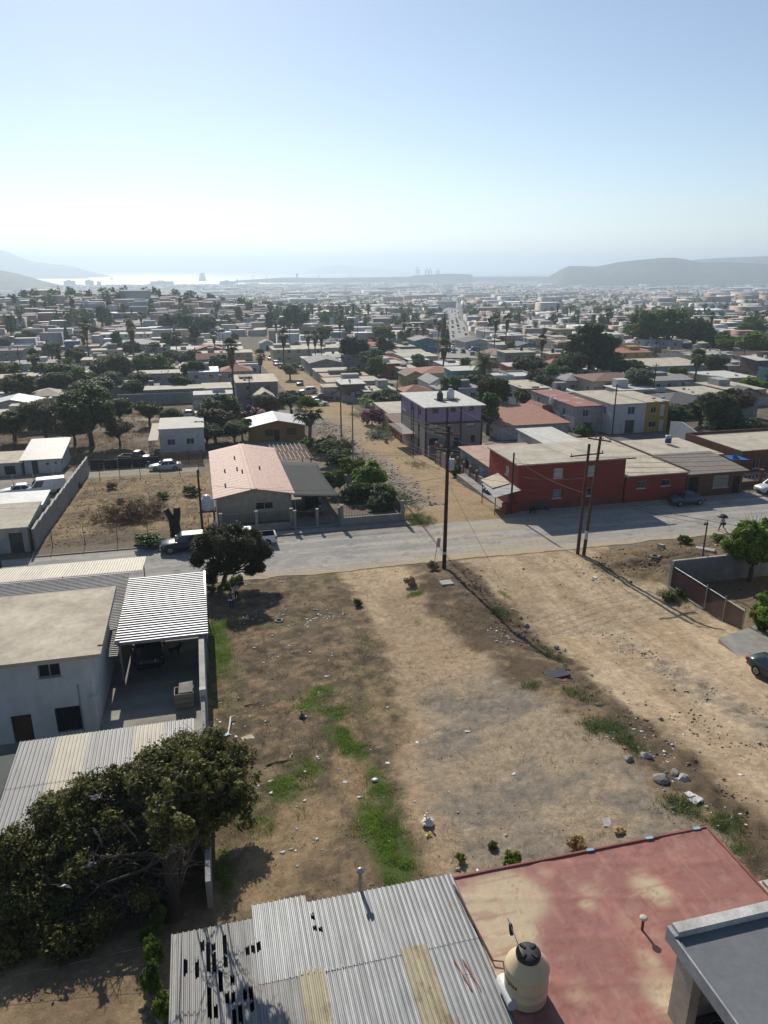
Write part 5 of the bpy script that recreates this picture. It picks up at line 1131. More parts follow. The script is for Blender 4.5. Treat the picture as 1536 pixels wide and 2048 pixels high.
piece('dish', 750,1562,'white plastic dish lying upside down in the grass','dish',wp,.16); piece('slab', 496,1477,'cream wooden board lying flat in the lot','board',brd,.34,.22,.06,'board',.3); piece('pipe', 459,1455,'white plastic pipe on the ground near the boundary wall','pipe',wp,.05,.75,.1,'plastic_pipe',-.15)
piece('slab', 452,1472,'crushed pale blue bottle beside the white pipe','bottle',bl,.12,.18,.1,'crushed_bottle'); piece('slab', 893,1166,'pale square concrete cover at the foot of central pole','cover',rk2,.55,.45,.10,'concrete_cover',.0)
piece('tyre', 1310,1115,'old grey tyre lying on the dirt mound','tyre',M('tyre_grey', (.22,.21,.19), .9, var=.3),1.35,name='tyre'); piece('tyre', 558,1243,'pale half-buried tyre among the rubble of the lot','tyre',M('tyre_pale', (.3,.29,.26), .9),1.0,name='tyre',lift=-.06)
piece('bag', 604,1435,'dark round bundle lying in the middle of the lot','bag',M('bundle_dark', (.10,.10,.11), .8),.18,.2,.26,'bundle'); piece('slab', 690,1565,'flat cream plastic lid left of white dish','lid',brd,.12,.1,.03,'lid')
piece('stick', 506,1410,'dark stick lying near the boundary wall','stick',bark,.04,.5,name='stick',rot=.1); piece('stick', 560,1525,'long dark branch lying in the lower lot','branch',bark,.045,.7,name='branch',rot=.15); piece('stick', 583,1512,'short pale wooden stake beside the long branch','stake',brd,.035,.25,name='stake',rot=1.2)
piece('slab', 935,1463,'white plastic sliver on the gravel','scrap',wp,.16,.06,.02,'plastic_scrap'); piece('slab', 834,1485,'white paper scrap right of the grass patch','scrap',wp,.10,.08,.03,'paper_scrap'); piece('slab', 775,1527,'white rag scrap near the green patch','scrap',wp,.09,.10,.05,'rag')
piece('bag', 1238,1662,'crumpled brown cardboard at the edge of red roof','cardboard',M('cardboard', (.40,.27,.12)),.26,.2,.16,'cardboard'); piece('slab', 1215,1645,'flat grey cement sack on the gravel','sack',rk2,.3,.22,.04,'cement_sack')
piece('slab', 1390,1600,'white broken foam sheet on the bank','foam',wp,.34,.22,.07,'foam_sheet'); piece('slab', 1378,1592,'white plastic bag scrap beside the broken foam','scrap',wp,.18,.2,.12,'plastic_scrap'); piece('slab', 1190,1156,'white bowl lying on the dirt below the twin poles','bowl',wp,.22,.18,.10,'bowl')
piece('slab', 1113,1350,'dark plastic sheet on the weedy bank','plastic sheet',M('sheet_dark', (.05,.05,.055), .5),.8,.45,.14,'plastic_sheet'); piece('slab', 1128,1365,'small red plastic scrap on the dark sheet','scrap',M('scrap_red', (.55,.12,.07), .5),.14,.08,.05,'plastic_scrap',lift=.12); piece('slab', 1248,1497,'red wrapper in the weeds of the bank','wrapper',MATS['scrap_red'],.08,.07,.06,'wrapper')
piece('slab', 1322,1095,'grey broken concrete block on the mound by the tyre','block',rk2,.3,.25,.35,'concrete_block'); piece('slab', 1410,1100,'pale concrete slab on the mound behind the wall','slab',rk2,.9,.4,.16,'concrete_slab')
for q, (u, v, r_, lb_) in enumerate(((1322,1560,.36,'largest grey boulder on the bank above the red roof'),(1350,1548,.24,'dark boulder right of the largest one'),(1366,1560,.28,'pale-topped boulder at the right end of the boulder row'),(1292,1513,.26,'pale rounded boulder among the weeds of the bank'),(1257,1520,.22,'small brown boulder at the eroded edge'),(1025,1222,.24,'pale rock on the upper bank'),(1040,1236,.16,'small grey rock below the upper bank rock'),(1052,1252,.22,'flat grey rock farther down the upper bank'),(1112,1296,.2,'dark rock at the edge of dirt street'),(1198,1412,.2,'brown stone above the weeds'),(880,1160,.16,'small stone at the central pole'),(1320,1440,.16,'dark stone alone on the dirt street'))): rock('boulder' if r_ > .2 else 'stone', lb_, *G(u, v), r_*1.15, rk2 if 'pale' in lb_ else rk, 20+q, 'rock')
# small loose things nobody could count
def scatter(name, label, pts, size, mats, seed, flat=.6, kind='stuff', cat='litter', jag=.5):
    rs = np.random.default_rng(seed); n = len(pts); pts = np.asarray(pts); z = hn(pts[:, 0], pts[:, 1])
    base = np.array([(1,0,0),(-.5,.87,0),(-.5,-.87,0),(0,0,1.0),(0,0,-.4)]); tri = np.array([(0,1,3),(1,2,3),(2,0,3),(1,0,4),(2,1,4),(0,2,4)])
    sz = size*(.35+1.3*rs.random(n)**2); V = base[None]*(1-jag/2+jag*rs.random((n,5,3))); V[:, :, 2] *= flat; a_ = rs.random(n)*6.28; c, s2 = np.cos(a_), np.sin(a_)
    x = V[:, :, 0]*c[:, None]-V[:, :, 1]*s2[:, None]; y = V[:, :, 0]*s2[:, None]+V[:, :, 1]*c[:, None]; x = x*sz[:, None]; y = y*sz[:, None]; zz2 = V[:, :, 2]*sz[:, None]
    s3 = pts[:, 0][:, None]+x; t3 = pts[:, 1][:, None]+y; VV = np.stack([s3*ca-t3*sa, s3*sa+t3*ca, z[:, None]+zz2+sz[:, None]*.1], 2).reshape(-1, 3)
    QQ = (tri[None]+np.arange(n)[:, None, None]*5).reshape(-1, 3); mi = np.repeat(rs.integers(0, len(mats), n), 6)
    return tag(obj_of(np_mesh(name, VV, QQ, mats, mi), name), label, cat, kind=kind)
rs = np.random.default_rng(11)
def cloud(n, cs, ct, rs_, rt): return np.stack([cs+rs.normal(size=n)*rs_, ct+rs.normal(size=n)*rt], 1)
pts = np.concatenate([cloud(60, *G(640,1240), 1.4, .7), cloud(60, *G(600,1320), 4, 5), cloud(36, *G(450,1450), .7, 2.2), cloud(30, *G(520,1560), 2.4, 2.2), cloud(40, *G(1000,1270), 1.0, 1.0), cloud(50, *G(1280,1490), .7, 1.2), cloud(36, *G(1400,1610), .8, 1.0), cloud(20, *G(880,1640), 2, 1.5), cloud(22, *G(650,1680), 1.2, 1.2), cloud(30, *G(1330,1480), 1.2, 2), cloud(16, *G(560,1160), 4, .5), cloud(30, *G(1370,1095), 3, .8), cloud(40, *G(500,1235), 2, 1)])
pts = pts[(pts[:, 0] > -.9) & (pts[:, 1] < 59.8) & (pts[:, 1] > 17.6)]
scatter('litter', 'small white scraps of rubbish strewn over the lot', pts, .12, [wp, wp, M('litter_grey', (.45,.44,.42)), wp, bl], 1, .35)
pts = np.stack([rs.uniform(-1, 37, 4200), rs.uniform(14, 59.5, 4200)], 1); scatter('pebbles', 'small stones and clods over the bare ground', pts, .042, [M('clod_pale', (.38,.30,.20)), M('clod', (.23,.17,.11)), M('clod_pale'), rk], 2)
pts = np.concatenate([np.stack([28.3+(36-q)*-.02+rs.normal(size=900)*.8, q], 1) for q in [rs.uniform(15, 44, 900)]]+[cloud(160, *G(1440,1460), .9, 1.5)]); scatter('rubble', 'grey stones in the strip down the middle of dirt street', pts, .085, [M('stone_pale', (.40,.35,.28)), M('clod_pale'), MATS['stone_pale']], 3)
q = rs.uniform(77, 145, 2600); pts = np.stack([23.4+rs.normal(size=2600)*1.5, q], 1); scatter('rubble', 'grey rubble along the left side of the cross street', pts, .17, [rk, M('stone_pale'), M('clod'), M('stone_pale')], 4)
q = rs.uniform(18, 58, 700); pts = np.stack([21.5+rs.normal(size=700)*.9, q], 1); scatter('rubble', 'stones and dark clods on the weedy bank', pts, .10, [rk, M('clod'), M('clod_dark', (.09,.065,.045))], 5)
pts = np.stack([rs.normal(size=900)*5+42, rs.normal(size=900)*2+55.5], 1); pts = pts[pts[:, 1] < 59.5]; scatter('rubble', 'clods of earth on the mound below the twin poles', pts, .12, [M('clod'), rk, M('clod_dark')], 6)
pts = np.stack([rs.uniform(-16, 0, 1500), rs.uniform(73, 105, 1500)], 1); scatter('rubble', 'clods and stones in the fenced plot', pts, .11, [M('clod'), M('clod_pale'), rk], 7)
# grass blades and dry weeds
def tufts(name, label, pts, hh, mat, seed, nb=9, wd_=.012, spread=.12, kind='stuff', cat='grass', lean=.5):
    rs2 = np.random.default_rng(seed); n = len(pts); pts = np.asarray(pts); z = hn(pts[:, 0], pts[:, 1]); i = np.repeat(np.arange(n), nb); N = len(i)
    b = np.stack([pts[i, 0]+rs2.normal(size=N)*spread*.6, pts[i, 1]+rs2.normal(size=N)*spread*.6, z[i]-.02], 1); hs = hh*(.5+.8*rs2.random(N))*(.7+.6*rs2.random(n))[i]
    d_ = rs2.normal(size=(N, 2))*lean; tip = b+np.stack([d_[:, 0]*hs, d_[:, 1]*hs, hs], 1); a_ = rs2.random(N)*6.28; w_ = np.stack([np.cos(a_), np.sin(a_), 0*a_], 1)*wd_*(1+hs[:, None])
    V = np.stack([b-w_, b+w_, tip+w_*.3, tip-w_*.3], 1).reshape(-1, 3); V = np.stack([V[:, 0]*ca-V[:, 1]*sa, V[:, 0]*sa+V[:, 1]*ca, V[:, 2]], 1)
    o = obj_of(np_mesh(name, V, np.arange(N*4).reshape(-1, 4), [mat]), name)
    return tag(o, label, cat, kind=kind)
gm = leafmat('grass_green', (.07,.12,.025), (.17,.25,.055), .4, .3); gd = leafmat('grass_dry', (.16,.12,.06), (.28,.22,.12), .2, .3); go_ = leafmat('grass_olive', (.06,.08,.03), (.13,.14,.06), .25, .35)
def patch(lst, n):
    out = []
    for u, v, a_, b_, k_ in lst: s0, t0 = G(u, v); m_ = int(n*a_*b_*k_); out.append(np.stack([s0+rs.normal(size=m_)*a_*.6, t0+rs.normal(size=m_)*b_*.6], 1))
    p_ = np.concatenate(out); return p_
gp = patch([(690,1480,.5,1.4,.9),(760,1580,.6,2,.9),(800,1740,.8,1,1),(640,1380,1,.7,.7),(520,1650,1.2,1,.4),(470,1520,.7,1.5,.4),(440,1300,.75,4.2,1),(436,1260,.8,2.2,1),(665,1465,.55,1.1,1),(722,1502,.8,.7,1),(575,1575,1.0,1.3,.8),(615,1535,.8,1,.6),(780,1700,.9,2.1,1.6),(745,1640,.8,1.4,.7),(620,1408,.9,.9,.6),(672,1425,.8,.9,.6),(830,1188,.9,.5,.6),(450,1745,.3,1.5,.9)], 260); gp = gp[(gp[:, 0] > -.95)]; gp = gp[fbm(gp[:, 0]*1.3, gp[:, 1]*1.3, 131, 4) > .43]
tufts('grass', 'green grass growing in patches over the lot', gp, .11, gm, 1, 12, .009, .20)
gp = patch([(1215,1455,1.1,1.0,1),(1260,1490,.6,1,1),(1060,1372,.6,.5,1),(1140,1385,.5,.6,1),(1365,1610,.7,.8,1),(1450,1650,.8,.8,1),(1480,1700,.5,.5,1),(1000,1225,.6,1.2,1),(1100,1310,.6,1.6,.8),(1180,1400,.5,1,.8),(1350,1195,.9,1.3,1.6),(810,1000,1.0,4,.6),(835,1040,1.4,2.4,.8),(835,930,1.2,3,.3),(715,830,2,3,.3)], 95); tufts('grass', 'olive weeds growing along banks and street edges', gp, .2, go_, 2, 12, .012, .24)
gp = patch([(440,1400,1.1,1.6,.3),(740,1290,1.6,2.4,.25),(570,1185,2.6,1.0,.25),(560,1330,1.2,1.5,.3),(740,1420,.8,2,.3),(520,1250,2,1.5,.2),(900,1230,1.5,1.5,.15),(620,1230,3,2,.15),(500,1330,2,4,.2),(600,1500,3,4,.15),(520,1600,2,3,.2),(700,1330,2,3,.2),(560,1420,3,2,.2),(900,1260,2,1.5,.2)], 160); tufts('grass', 'short olive weeds between rubbish in the lot', gp, .09, go_, 6, 9, .009, .24)
gp = np.stack([rs.uniform(-1, 20, 5200), rs.uniform(17.5, 59.5, 5200)], 1); kk = fbm(gp[:, 0]*.35, gp[:, 1]*.35, 22, 5); gp = gp[kk > .44]; tufts('grass', 'short dry grass stubble over the brown lot', gp, .09, gd, 3, 7, .008, .22, lean=1.0)
gp = np.concatenate([np.stack([rs.uniform(-16, 0, 2200), rs.uniform(73, 105, 2200)], 1), cloud(250, *G(1310,1110), 5, 1.6), cloud(200, *G(1420,1090), 4, 1)]); tufts('grass', 'straw coloured dry grass in the fenced plot and on the mound', gp, .16, gd, 4, 7, .012, .25, lean=.9)
for q, (ky, u, v, hh, w_, lb_) in enumerate((('bush4',865,1140,1.0,1.3,'dry brown bush round the foot of leaning roadside sign'),('bush0',716,1212,.7,.9,'small green bush in the middle of the upper lot'),('bush4',822,1170,.8,1.2,'dry brown bush left of the concrete cover'),('bush4',1150,1695,.55,1.0,'dry reddish bush on the gravel beside the red roof'),('bush1',1025,1735,.75,.85,'yellow flowering fennel growing at the red roof edge'),('bush0',1370,1087,1.0,1.6,'round grey-green bush on the mound by the street'),('bush1',920,1722,.4,.45,'sparse yellow-green weed near the metal roof corner'),('bush2',985,1695,.35,.5,'dark weed clump on the gravel'),('bush0',1440,1082,.7,2.2,'low green weeds behind the concrete wall'),('bush4',1480,1075,.9,2.0,'dry shrub on the mound at the right'),('bush0',1335,1200,.8,1.4,'green weed clump at the foot of the red mesh fence'),('bush0',1360,1192,.7,1.2,'second green weed clump, nearer the mesh gate'))): plant(ky, *G(u, v), hh, w_, lb_, 'bush', 'bush')
# tall reeds at the right
r2 = root('reed_clump', 'tall dry reed stalks rising above the mound at the right edge', 'plant', *G(1512,1092)); k = MB(); rb = random.Random(3)
for i in range(26):
    x, y = rb.gauss(0,.9), rb.gauss(0,.5); L_ = rb.uniform(1.6,3.6); l2 = rb.gauss(0,.25); k.tube([(x,y,0),(x+l2*L_*.4,y,L_*.6),(x+l2*L_,y+.1,L_)], [.022,.018,.01], M('reed_dry', (.24,.18,.11)), 5)
k.build('stem', r2); V, Q = leaves(np.array([(rb.gauss(0,1.1), rb.gauss(0,.5), rb.uniform(.2,1.5)) for _ in range(60)]), np.full(60,.4), 40, .12, np.random.default_rng(5), .8, .2); obj_of(np_mesh('foliage', V, Q, [LEAF['mid']]), 'foliage', r2)
# ---- right side: wall, mesh fence and gate, trees, sedan, concrete apron
r2 = root('concrete_wall', 'low grey rendered wall above the dirt street at the right', 'wall', 37.95, 50.2, 0); k = MB(); k.box(0, 14, 0, .2, -.8, 2.3, grey_wall); k.box(-.02, 14.02, -.02, .22, 2.303, 2.38, rk2); k.build('wall_panel', r2); k = MB(); k.box(-.12, -.003, -.1, .3, -.8, 2.35, grey_wall); k.build('end_post', r2)
mm, nt, b = new_mat('mesh_maroon'); b.inputs['Base Color'].default_value = (.06,.02,.02,1); b.inputs['Roughness'].default_value = .9; tp = nt.nodes.new('ShaderNodeBsdfTransparent'); msx = nt.nodes.new('ShaderNodeMixShader'); br = nt.nodes.new('ShaderNodeTexBrick'); br.inputs['Scale'].default_value = 9; br.inputs['Mortar Size'].default_value = .08; br.inputs['Color1'].default_value = (0,0,0,1); br.inputs['Color2'].default_value = (.15,.15,.15,1); br.inputs['Mortar'].default_value = (1,1,1,1)
tcx = nt.nodes.new('ShaderNodeTexCoord'); sp_ = nt.nodes.new('ShaderNodeSeparateXYZ'); cb_ = nt.nodes.new('ShaderNodeCombineXYZ'); nt.links.new(tcx.outputs['Object'], sp_.inputs[0]); nt.links.new(sp_.outputs['Y'], cb_.inputs['X']); nt.links.new(sp_.outputs['Z'], cb_.inputs['Y']); nt.links.new(cb_.outputs[0], br.inputs['Vector'])
mul = nt.nodes.new('ShaderNodeMath'); mul.operation = 'MULTIPLY_ADD'; nt.links.new(br.outputs['Color'], mul.inputs[0]); mul.inputs[1].default_value = .62; mul.inputs[2].default_value = .16; inv = nt.nodes.new('ShaderNodeMath'); inv.operation = 'SUBTRACT'; inv.inputs[0].default_value = .85; nt.links.new(br.outputs['Color'], inv.inputs[1]); inv.use_clamp = True
nt.links.new(inv.outputs[0], msx.inputs[0]); nt.links.new(b.outputs[0], msx.inputs[1]); nt.links.new(tp.outputs[0], msx.inputs[2]); nt.links.new(msx.outputs[0], nt.nodes['Material Output'].inputs['Surface'])
inv.inputs[0].default_value = .6
r2 = root('mesh_fence', 'steel framed fence hung with dark red mesh along the dirt street', 'fence', 37.7, 41.2, 0); hz0 = h(37.7,41.2); 
k = MB(); k.quad((0,.0,.3),(0,8.8,0),(0,8.8,1.9),(0,.0,1.9), mm); k.build('mesh', r2, ) ; k = MB()
for y in (0,2.1,4.3,8.8): k.tube([(0,y,-.3),(0,y,2.25)], .045, steel, 8)
k.tube([(0,0,2.0),(0,8.8,2.0)], .03, steel, 8); k.build('frame', r2)
k = MB(); k.box(-.15, .1, 4.4, 8.8, -.5, .12, grey_wall); k.build('footing', r2)
pole('service_pole', 'slim dark pole with a meter box behind the mesh fence', 41.2, 50.9, 5.3, .07, .06, woodm, arms=[(5.1,.5,.3,2)])
plant('lime0', 45.2, 49.5, 5.6, 5.2, 'bushy green tree growing behind the grey rendered wall', 'tree'); plant('lime0', 38.6, 38.4, 3.4, 4.4, 'bright green tree overhanging the dark sedan', 'tree'); plant('round4', 41.5, 37.5, 3.6, 4.0, 'leafy green tree at the right edge beyond the dark sedan', 'tree'); plant('bush1', 38.5, 40.4, 2.6, 1.6, 'pollarded small green tree beside the mesh gate', 'tree', 'tree')
house('house', 'pale house corner at the right edge behind the mesh fence', 44.5, 36.0, 8, 9.5, 3.6, wh_wall, conc_roof, 'flat', ov=.8, wins=[('F',1,1,1.2,1.1)], plinth=(1.5, M('plinth_brown', (.17,.14,.12))))
k = MB(); k.hexa([(0,0,-.3),(4.6,-1.2,-.3),(4.6,4.2,-.3),(.5,3.0,-.3),(0,0,.05),(4.6,-1.2,.06),(4.6,4.2,.06),(.5,3.0,.05)], kc); o = solo(k, 'concrete_apron', None, None, 33.9, 36.6, h(34.5,37.5), kind='structure')
SD = G(1500,1352); car('sedan', 'teal', 'dark blue-green sedan parked on the dirt street at the right edge', SD[0]+1.15, SD[1]-1.55, math.radians(98), pitch=0)
# ---- poles
cp_ = pole('utility_pole', 'tall dark wooden utility pole with transformer in the middle of the corner', *G(888,1137), 13.0, .19, .13, woodm, lean=(.15,.2), arms=[(12.3,2.4,2.4,4),(10.9,2.4,2.4,0)], z=.45)
k = MB(); k.tube([(.42,.1,9.15),(.42,.1,10.1)], .27, M('transformer_grey', (.45,.50,.55), .5), 16); k.lathe([(.05,0),(.03,.1),(.05,.14),(.03,.3)], insm, (.42,.1,10.1), 8); k.build('transformer', cp_); k = MB(); k.tube([(0,0,1.5),(0,0,1.72)], .195, wh_wall, 12); k.build('band', cp_)
tw = G(1155,1108); pole('utility_pole', 'left pole of the brown twin utility poles, leaning slightly', tw[0], tw[1], 10.4, .17, .12, wood2, lean=(.35,.25), arms=[(9.35,3.6,.12,2)], z=.3)
tw2 = G(1166,1111); p2_ = pole('utility_pole', 'right pole of the brown twin utility poles, carrying insulators', tw2[0]+.05, tw2[1], 11.2, .17, .12, wood2, lean=(.75,.2), arms=[(10.9,2.2,2.2,4)], z=.3)
k = MB(); k.tube([(.1,.02,1.4),(.14,.03,2.2)], .172, wh_wall, 12); k.build('band', p2_)
pole('utility_pole', 'short dark pole at the corner awning of red building', *G(1021,1030), 7.1, .12, .09, woodm, z=0)
pole('utility_pole', 'dark wooden pole halfway up the cross street', *G(683,895), 8.0, .13, .1, woodm); pole('light_pole', 'pale concrete pole beside the dark pole on the cross street', *G(706,921), 8.6, .14, .09, concm)
pole('utility_pole', 'dark pole rising behind the one-storey red roof', *G(1224,870), 9.2, .13, .1, woodm, arms=[(8.8,1.4,.2,3)]); pole('utility_pole', 'thin dark post at the wall of the purple building', *G(826,915), 8, .09, .07, woodm)
pole('utility_pole', 'old dark wooden pole at the left end of pink roof house fence', *G(405,1060), 6.5, .12, .1, woodm, z=0); pole('utility_pole', 'dark leaning post at the far left by the street', *G(2,1135), 5.2, .12, .1, woodm, lean=(-.2,0))
# stop sign at the red building, back of a sign at the corner
k = MB(); s_1, t_1 = G(1077,1017); sgn = root('traffic_sign', 'grey backed stop sign in front of the red building', 'sign', s_1, t_1, .14); k.tube([(0,0,-.2),(0,0,2.5)], .03, steel, 8); k.build('post', sgn); k = MB(); k.prism([(.33*math.cos(math.radians(22.5+45*i)), 2.3+.33*math.sin(math.radians(22.5+45*i))) for i in range(8)], 'y', .035, .05, M('sign_back', (.45,.46,.47), .5)); q_ = k.build('sign_plate', sgn); q_.rotation_euler = (0,0,.9)
s_1, t_1 = G(867,1130); sgn = root('traffic_sign', 'faded pinkish street sign on a leaning post in the dry bush', 'sign', s_1, t_1); k = MB(); k.tube([(0,0,-.2),(.35,0,2.0)], .03, steel, 8); k.build('post', sgn); k = MB(); k.hexa([(.2,-.05,1.75),(.55,-.05,1.75),(.55,-.03,1.75),(.2,-.03,1.75),(.3,-.05,2.6),(.62,-.05,2.6),(.62,-.03,2.6),(.3,-.03,2.6)], M('sign_faded', (.55,.42,.38), .6, var=.3)); k.build('sign_plate', sgn)
# ---- person with umbrella
s_1, t_1 = G(1443,1062); ps = stand(1.6)
ps.update(knl=(-.09,-.25,.5), anl=(-.09,-.30,.10), hll=(-.09,-.28,.05), tol=(-.1,-.46,.05), knr=(.09,.05,.46), anr=(.09,.42,.16), hlr=(.09,.48,.10), tor=(.09,.36,.02), elr=(.24,-.08,1.05), wrr=(.14,-.26,1.2), hdr=(.12,-.28,1.27)); pz = h(s_1, t_1)
um_rot = math.radians(-80); per = person('person walking with a dark umbrella, pale top and black trousers', s_1, t_1, um_rot, ps, shw, drk, drk, z=pz)
um = root('umbrella', 'dark open umbrella held by the walking person', 'umbrella', s_1, t_1, pz, um_rot); k = MB(); n_ = 8; vs = [(.1,-.28,1.93)]; fs = []
for rr, zz_ in ((.28,1.88),(.48,1.76),(.58,1.62)):
    for i in range(n_): a_ = i*6.283/n_; vs.append((.1+rr*math.cos(a_), -.28+rr*math.sin(a_), zz_-(.0)))
for i in range(n_): fs.append((0, 1+i, 1+(i+1) % n_))
for q in range(2):
    for i in range(n_): fs.append((1+q*n_+i, 1+(q+1)*n_+i, 1+(q+1)*n_+(i+1) % n_, 1+q*n_+(i+1) % n_))
k.add(vs, fs, M('umbrella_cloth', (.025,.03,.04), .6, bmp=0)); uo = k.build('canopy', um); md = uo.modifiers.new('t', 'SOLIDIFY'); md.thickness = .005; k = MB(); k.tube([(.1,-.28,1.12),(.1,-.28,1.98)], .009, iron, 6); k.build('shaft', um)
k = MB(); k.hexa([(.2,-.12,.72),(.30,-.12,.72),(.30,.16,.72),(.2,.16,.72),(.22,-.1,1.0),(.28,-.1,1.0),(.28,.14,1.0),(.22,.14,1.0)], drk); k.tube([(.25,-.08,1.0),(.2,.02,1.3),(.25,.12,1.0)], .012, drk, 6); o = solo(k, 'handbag', 'black shoulder bag hanging at the walking person', 'bag', s_1, t_1, pz, um_rot)
gp = np.stack([rs.uniform(-60, 20, 5200), rs.uniform(113, 172, 5200)], 1); kk = fbm(gp[:, 0]*.12, gp[:, 1]*.12, 122, 4); gp = gp[kk > .46]; tufts('grass', 'dry grass and weeds in the overgrown plots beyond the parallel street', gp, .35, gd, 8, 9, .03, .5, lean=.8)
# ================================================================ beyond the paved street
redw_ = M('plaster_brickred', (.30,.050,.033), streak=.15, var=.15, fine=.08); brickw = M('wall_brown', (.19,.085,.055), streak=.2, fsc=7); orangew = M('plaster_orange', (.36,.13,.04), streak=.15); ochre = M('plaster_ochre', (.34,.175,.045), streak=.15, var=.15); purple = M('plaster_purple', (.34,.25,.39), streak=.2, var=.15); taupe = M('plaster_taupe', (.30,.26,.235), streak=.2, var=.15)
pinkroof = corrmat('roof_pink_sheet', (.44,.265,.21), .7, 0, rust=(.3,.2,.16), ramt=.62, var=.08); pinkflat = M('roof_pink', (.46,.30,.235), var=.22, sc=.6, fsc=3, stain=((.5,.4,.33), .5, .62)); shade_net = M('shade_net', (.03,.033,.036), .9, var=.2, stain=((.16,.12,.11), .35, .7))
tile = M('roof_tile', (.33,.135,.085), var=.25, fsc=8, bmp=.4); cream = M('plaster_cream2', (.55,.49,.37), streak=.15, var=.12); yellow = M('plaster_yellow', (.48,.31,.05), streak=.15, var=.15); bluew = M('plaster_blue', (.24,.38,.42), streak=.2, var=.2); lav = M('plaster_lavender', (.50,.47,.47), streak=.15); silverr = M('roof_silver', (.46,.47,.48), .6, .05, var=.22, sc=.5, fsc=3)
whroof = M('roof_white', (.56,.55,.52), var=.15, sc=.5, fsc=2); crackroof = M('roof_cracked', (.58,.56,.50), var=.12, sc=.5, fsc=3, stain=((.33,.31,.28), .8, .6)); greyroof = M('roof_grey', (.27,.265,.255), var=.25, sc=.5, fsc=3); brownroof = M('roof_brown', (.21,.12,.095), var=.2, fsc=4); slate = M('roof_slate', (.13,.13,.135), var=.25, fsc=4)
frw = M('frame_white', (.62,.61,.58), .6, var=.1); curt = M('curtain', (.50,.48,.42), var=.15, bmp=0); fdk = M('frame_dark', (.10,.09,.08))
# ---- pink roofed long house with dark shade canopy
zz0 = -.1; s0, t0 = .75, 76.0
r2 = house('house', 'long house under a faded pink gabled roof with a shade canopy on its right side', s0, t0, 7.9, 21, 3.0, M('plaster_sand', (.46,.39,.30), streak=.15), pinkroof, 'gable', ov=.35, rise=.75, z=zz0, sk=3, wins=[pxwin(512,1020,546,1003,s0,t0,zz0,'barred')])
k = MB()
for q in range(20): y = .3+q*1.03; k.hexa([(-.36,y,2.93),(3.95,y,3.76+.14),(3.95,y+.03,3.9),(-.36,y+.03,2.93),(-.36,y,3.083),(3.95,y,3.902),(3.95,y+.03,3.902),(-.36,y+.03,3.083)], pinkroof)
for x in (3.62, 4.15): k.box(x, x+.09, -.35, 21.3, 3.74, 3.95, pinkroof)
for x, y in ((1.0,3),(1.2,9),(2.6,8.6),(3.1,7),(2.6,14),(5.2,8.5)): k.box(x, x+.16, y, y+.35, 3.2+.19*x-.0, 3.5+.19*x, brownroof) if x < 4 else k.box(x, x+.16, y, y+.35, 3.1+.19*(7.9-x), 3.45+.19*(7.9-x), brownroof)
k.build('roof_seam', r2)
cn = root('shade_canopy', 'dark shade net canopy stretched beside the pink roofed house', 'canopy', 8.75, 74.2, 0); k = MB(); n = 10; vs = []; fs = []
for i in range(n+1):
    for j in range(n+1): f, g_ = i/n, j/n; vs.append(((4.9+.7*(1-g_)*.3-.9*math.sin(g_*3.14)*.35)*f, .2+15.5*g_, 2.95-.45*f-.14*math.sin(3.14*f)*math.sin(3.14*g_)))
for i in range(n):
    for j in range(n): fs.append((i*(n+1)+j, (i+1)*(n+1)+j, (i+1)*(n+1)+j+1, i*(n+1)+j+1))
k.add(vs, fs, shade_net, True); o = k.build('net', cn, fix=False); md = o.modifiers.new('t','SOLIDIFY'); md.thickness = .01; k = MB()
for x, y in ((4.7,.2),(4.6,5),(4.5,10),(4.6,15.5),(.1,.2)): k.tube([(x,y,-2),(x,y,2.5)], .045, steel, 6)
k.build('post', cn)
car('suv', 'charcoal', 'dark car parked in the shade of the net canopy', 11.2, 79, math.radians(88), z=-.25)
strip('canopy_floor', 8.8, 13.2, 72.9, 96, lambda s, t: hn(s, t)+.05, .6, .6, flatcol((.28,.25,.21)), 'yard_concrete')
# tank on its stand, gas cylinder
k = MB(); s_1, t_1 = -.25, 75.6; r3 = root('tank_stand', 'concrete stand carrying the white tank left of the pink roofed house', 'stand', s_1, t_1, 0)
for x in (-.75,.55): k.box(x, x+.2, -.5, .5, -.3, 1.75, brickw)
k.box(-.9,.9,-.65,.65,1.753,1.88, brickw); k.build('frame', r3); tank('water_tank', 'white plastic tank on a stand left of the pink roofed house', s_1, t_1, 1.9, .68, 1.55, pl, pl)
r3 = root('gas_tank', 'small white gas tank by the left end of the iron fence', 'gas tank', .35, 73.6, .1); k = MB(); k.lathe([(.05,0),(.24,.08),(.27,.3),(.27,.9),(.2,1.05),(.08,1.1)], pl, n=16); k.build('body', r3); k = MB(); k.lathe([(.12,1.08),(.14,1.25),(.12,1.26)], steel, n=12); k.build('collar', r3)
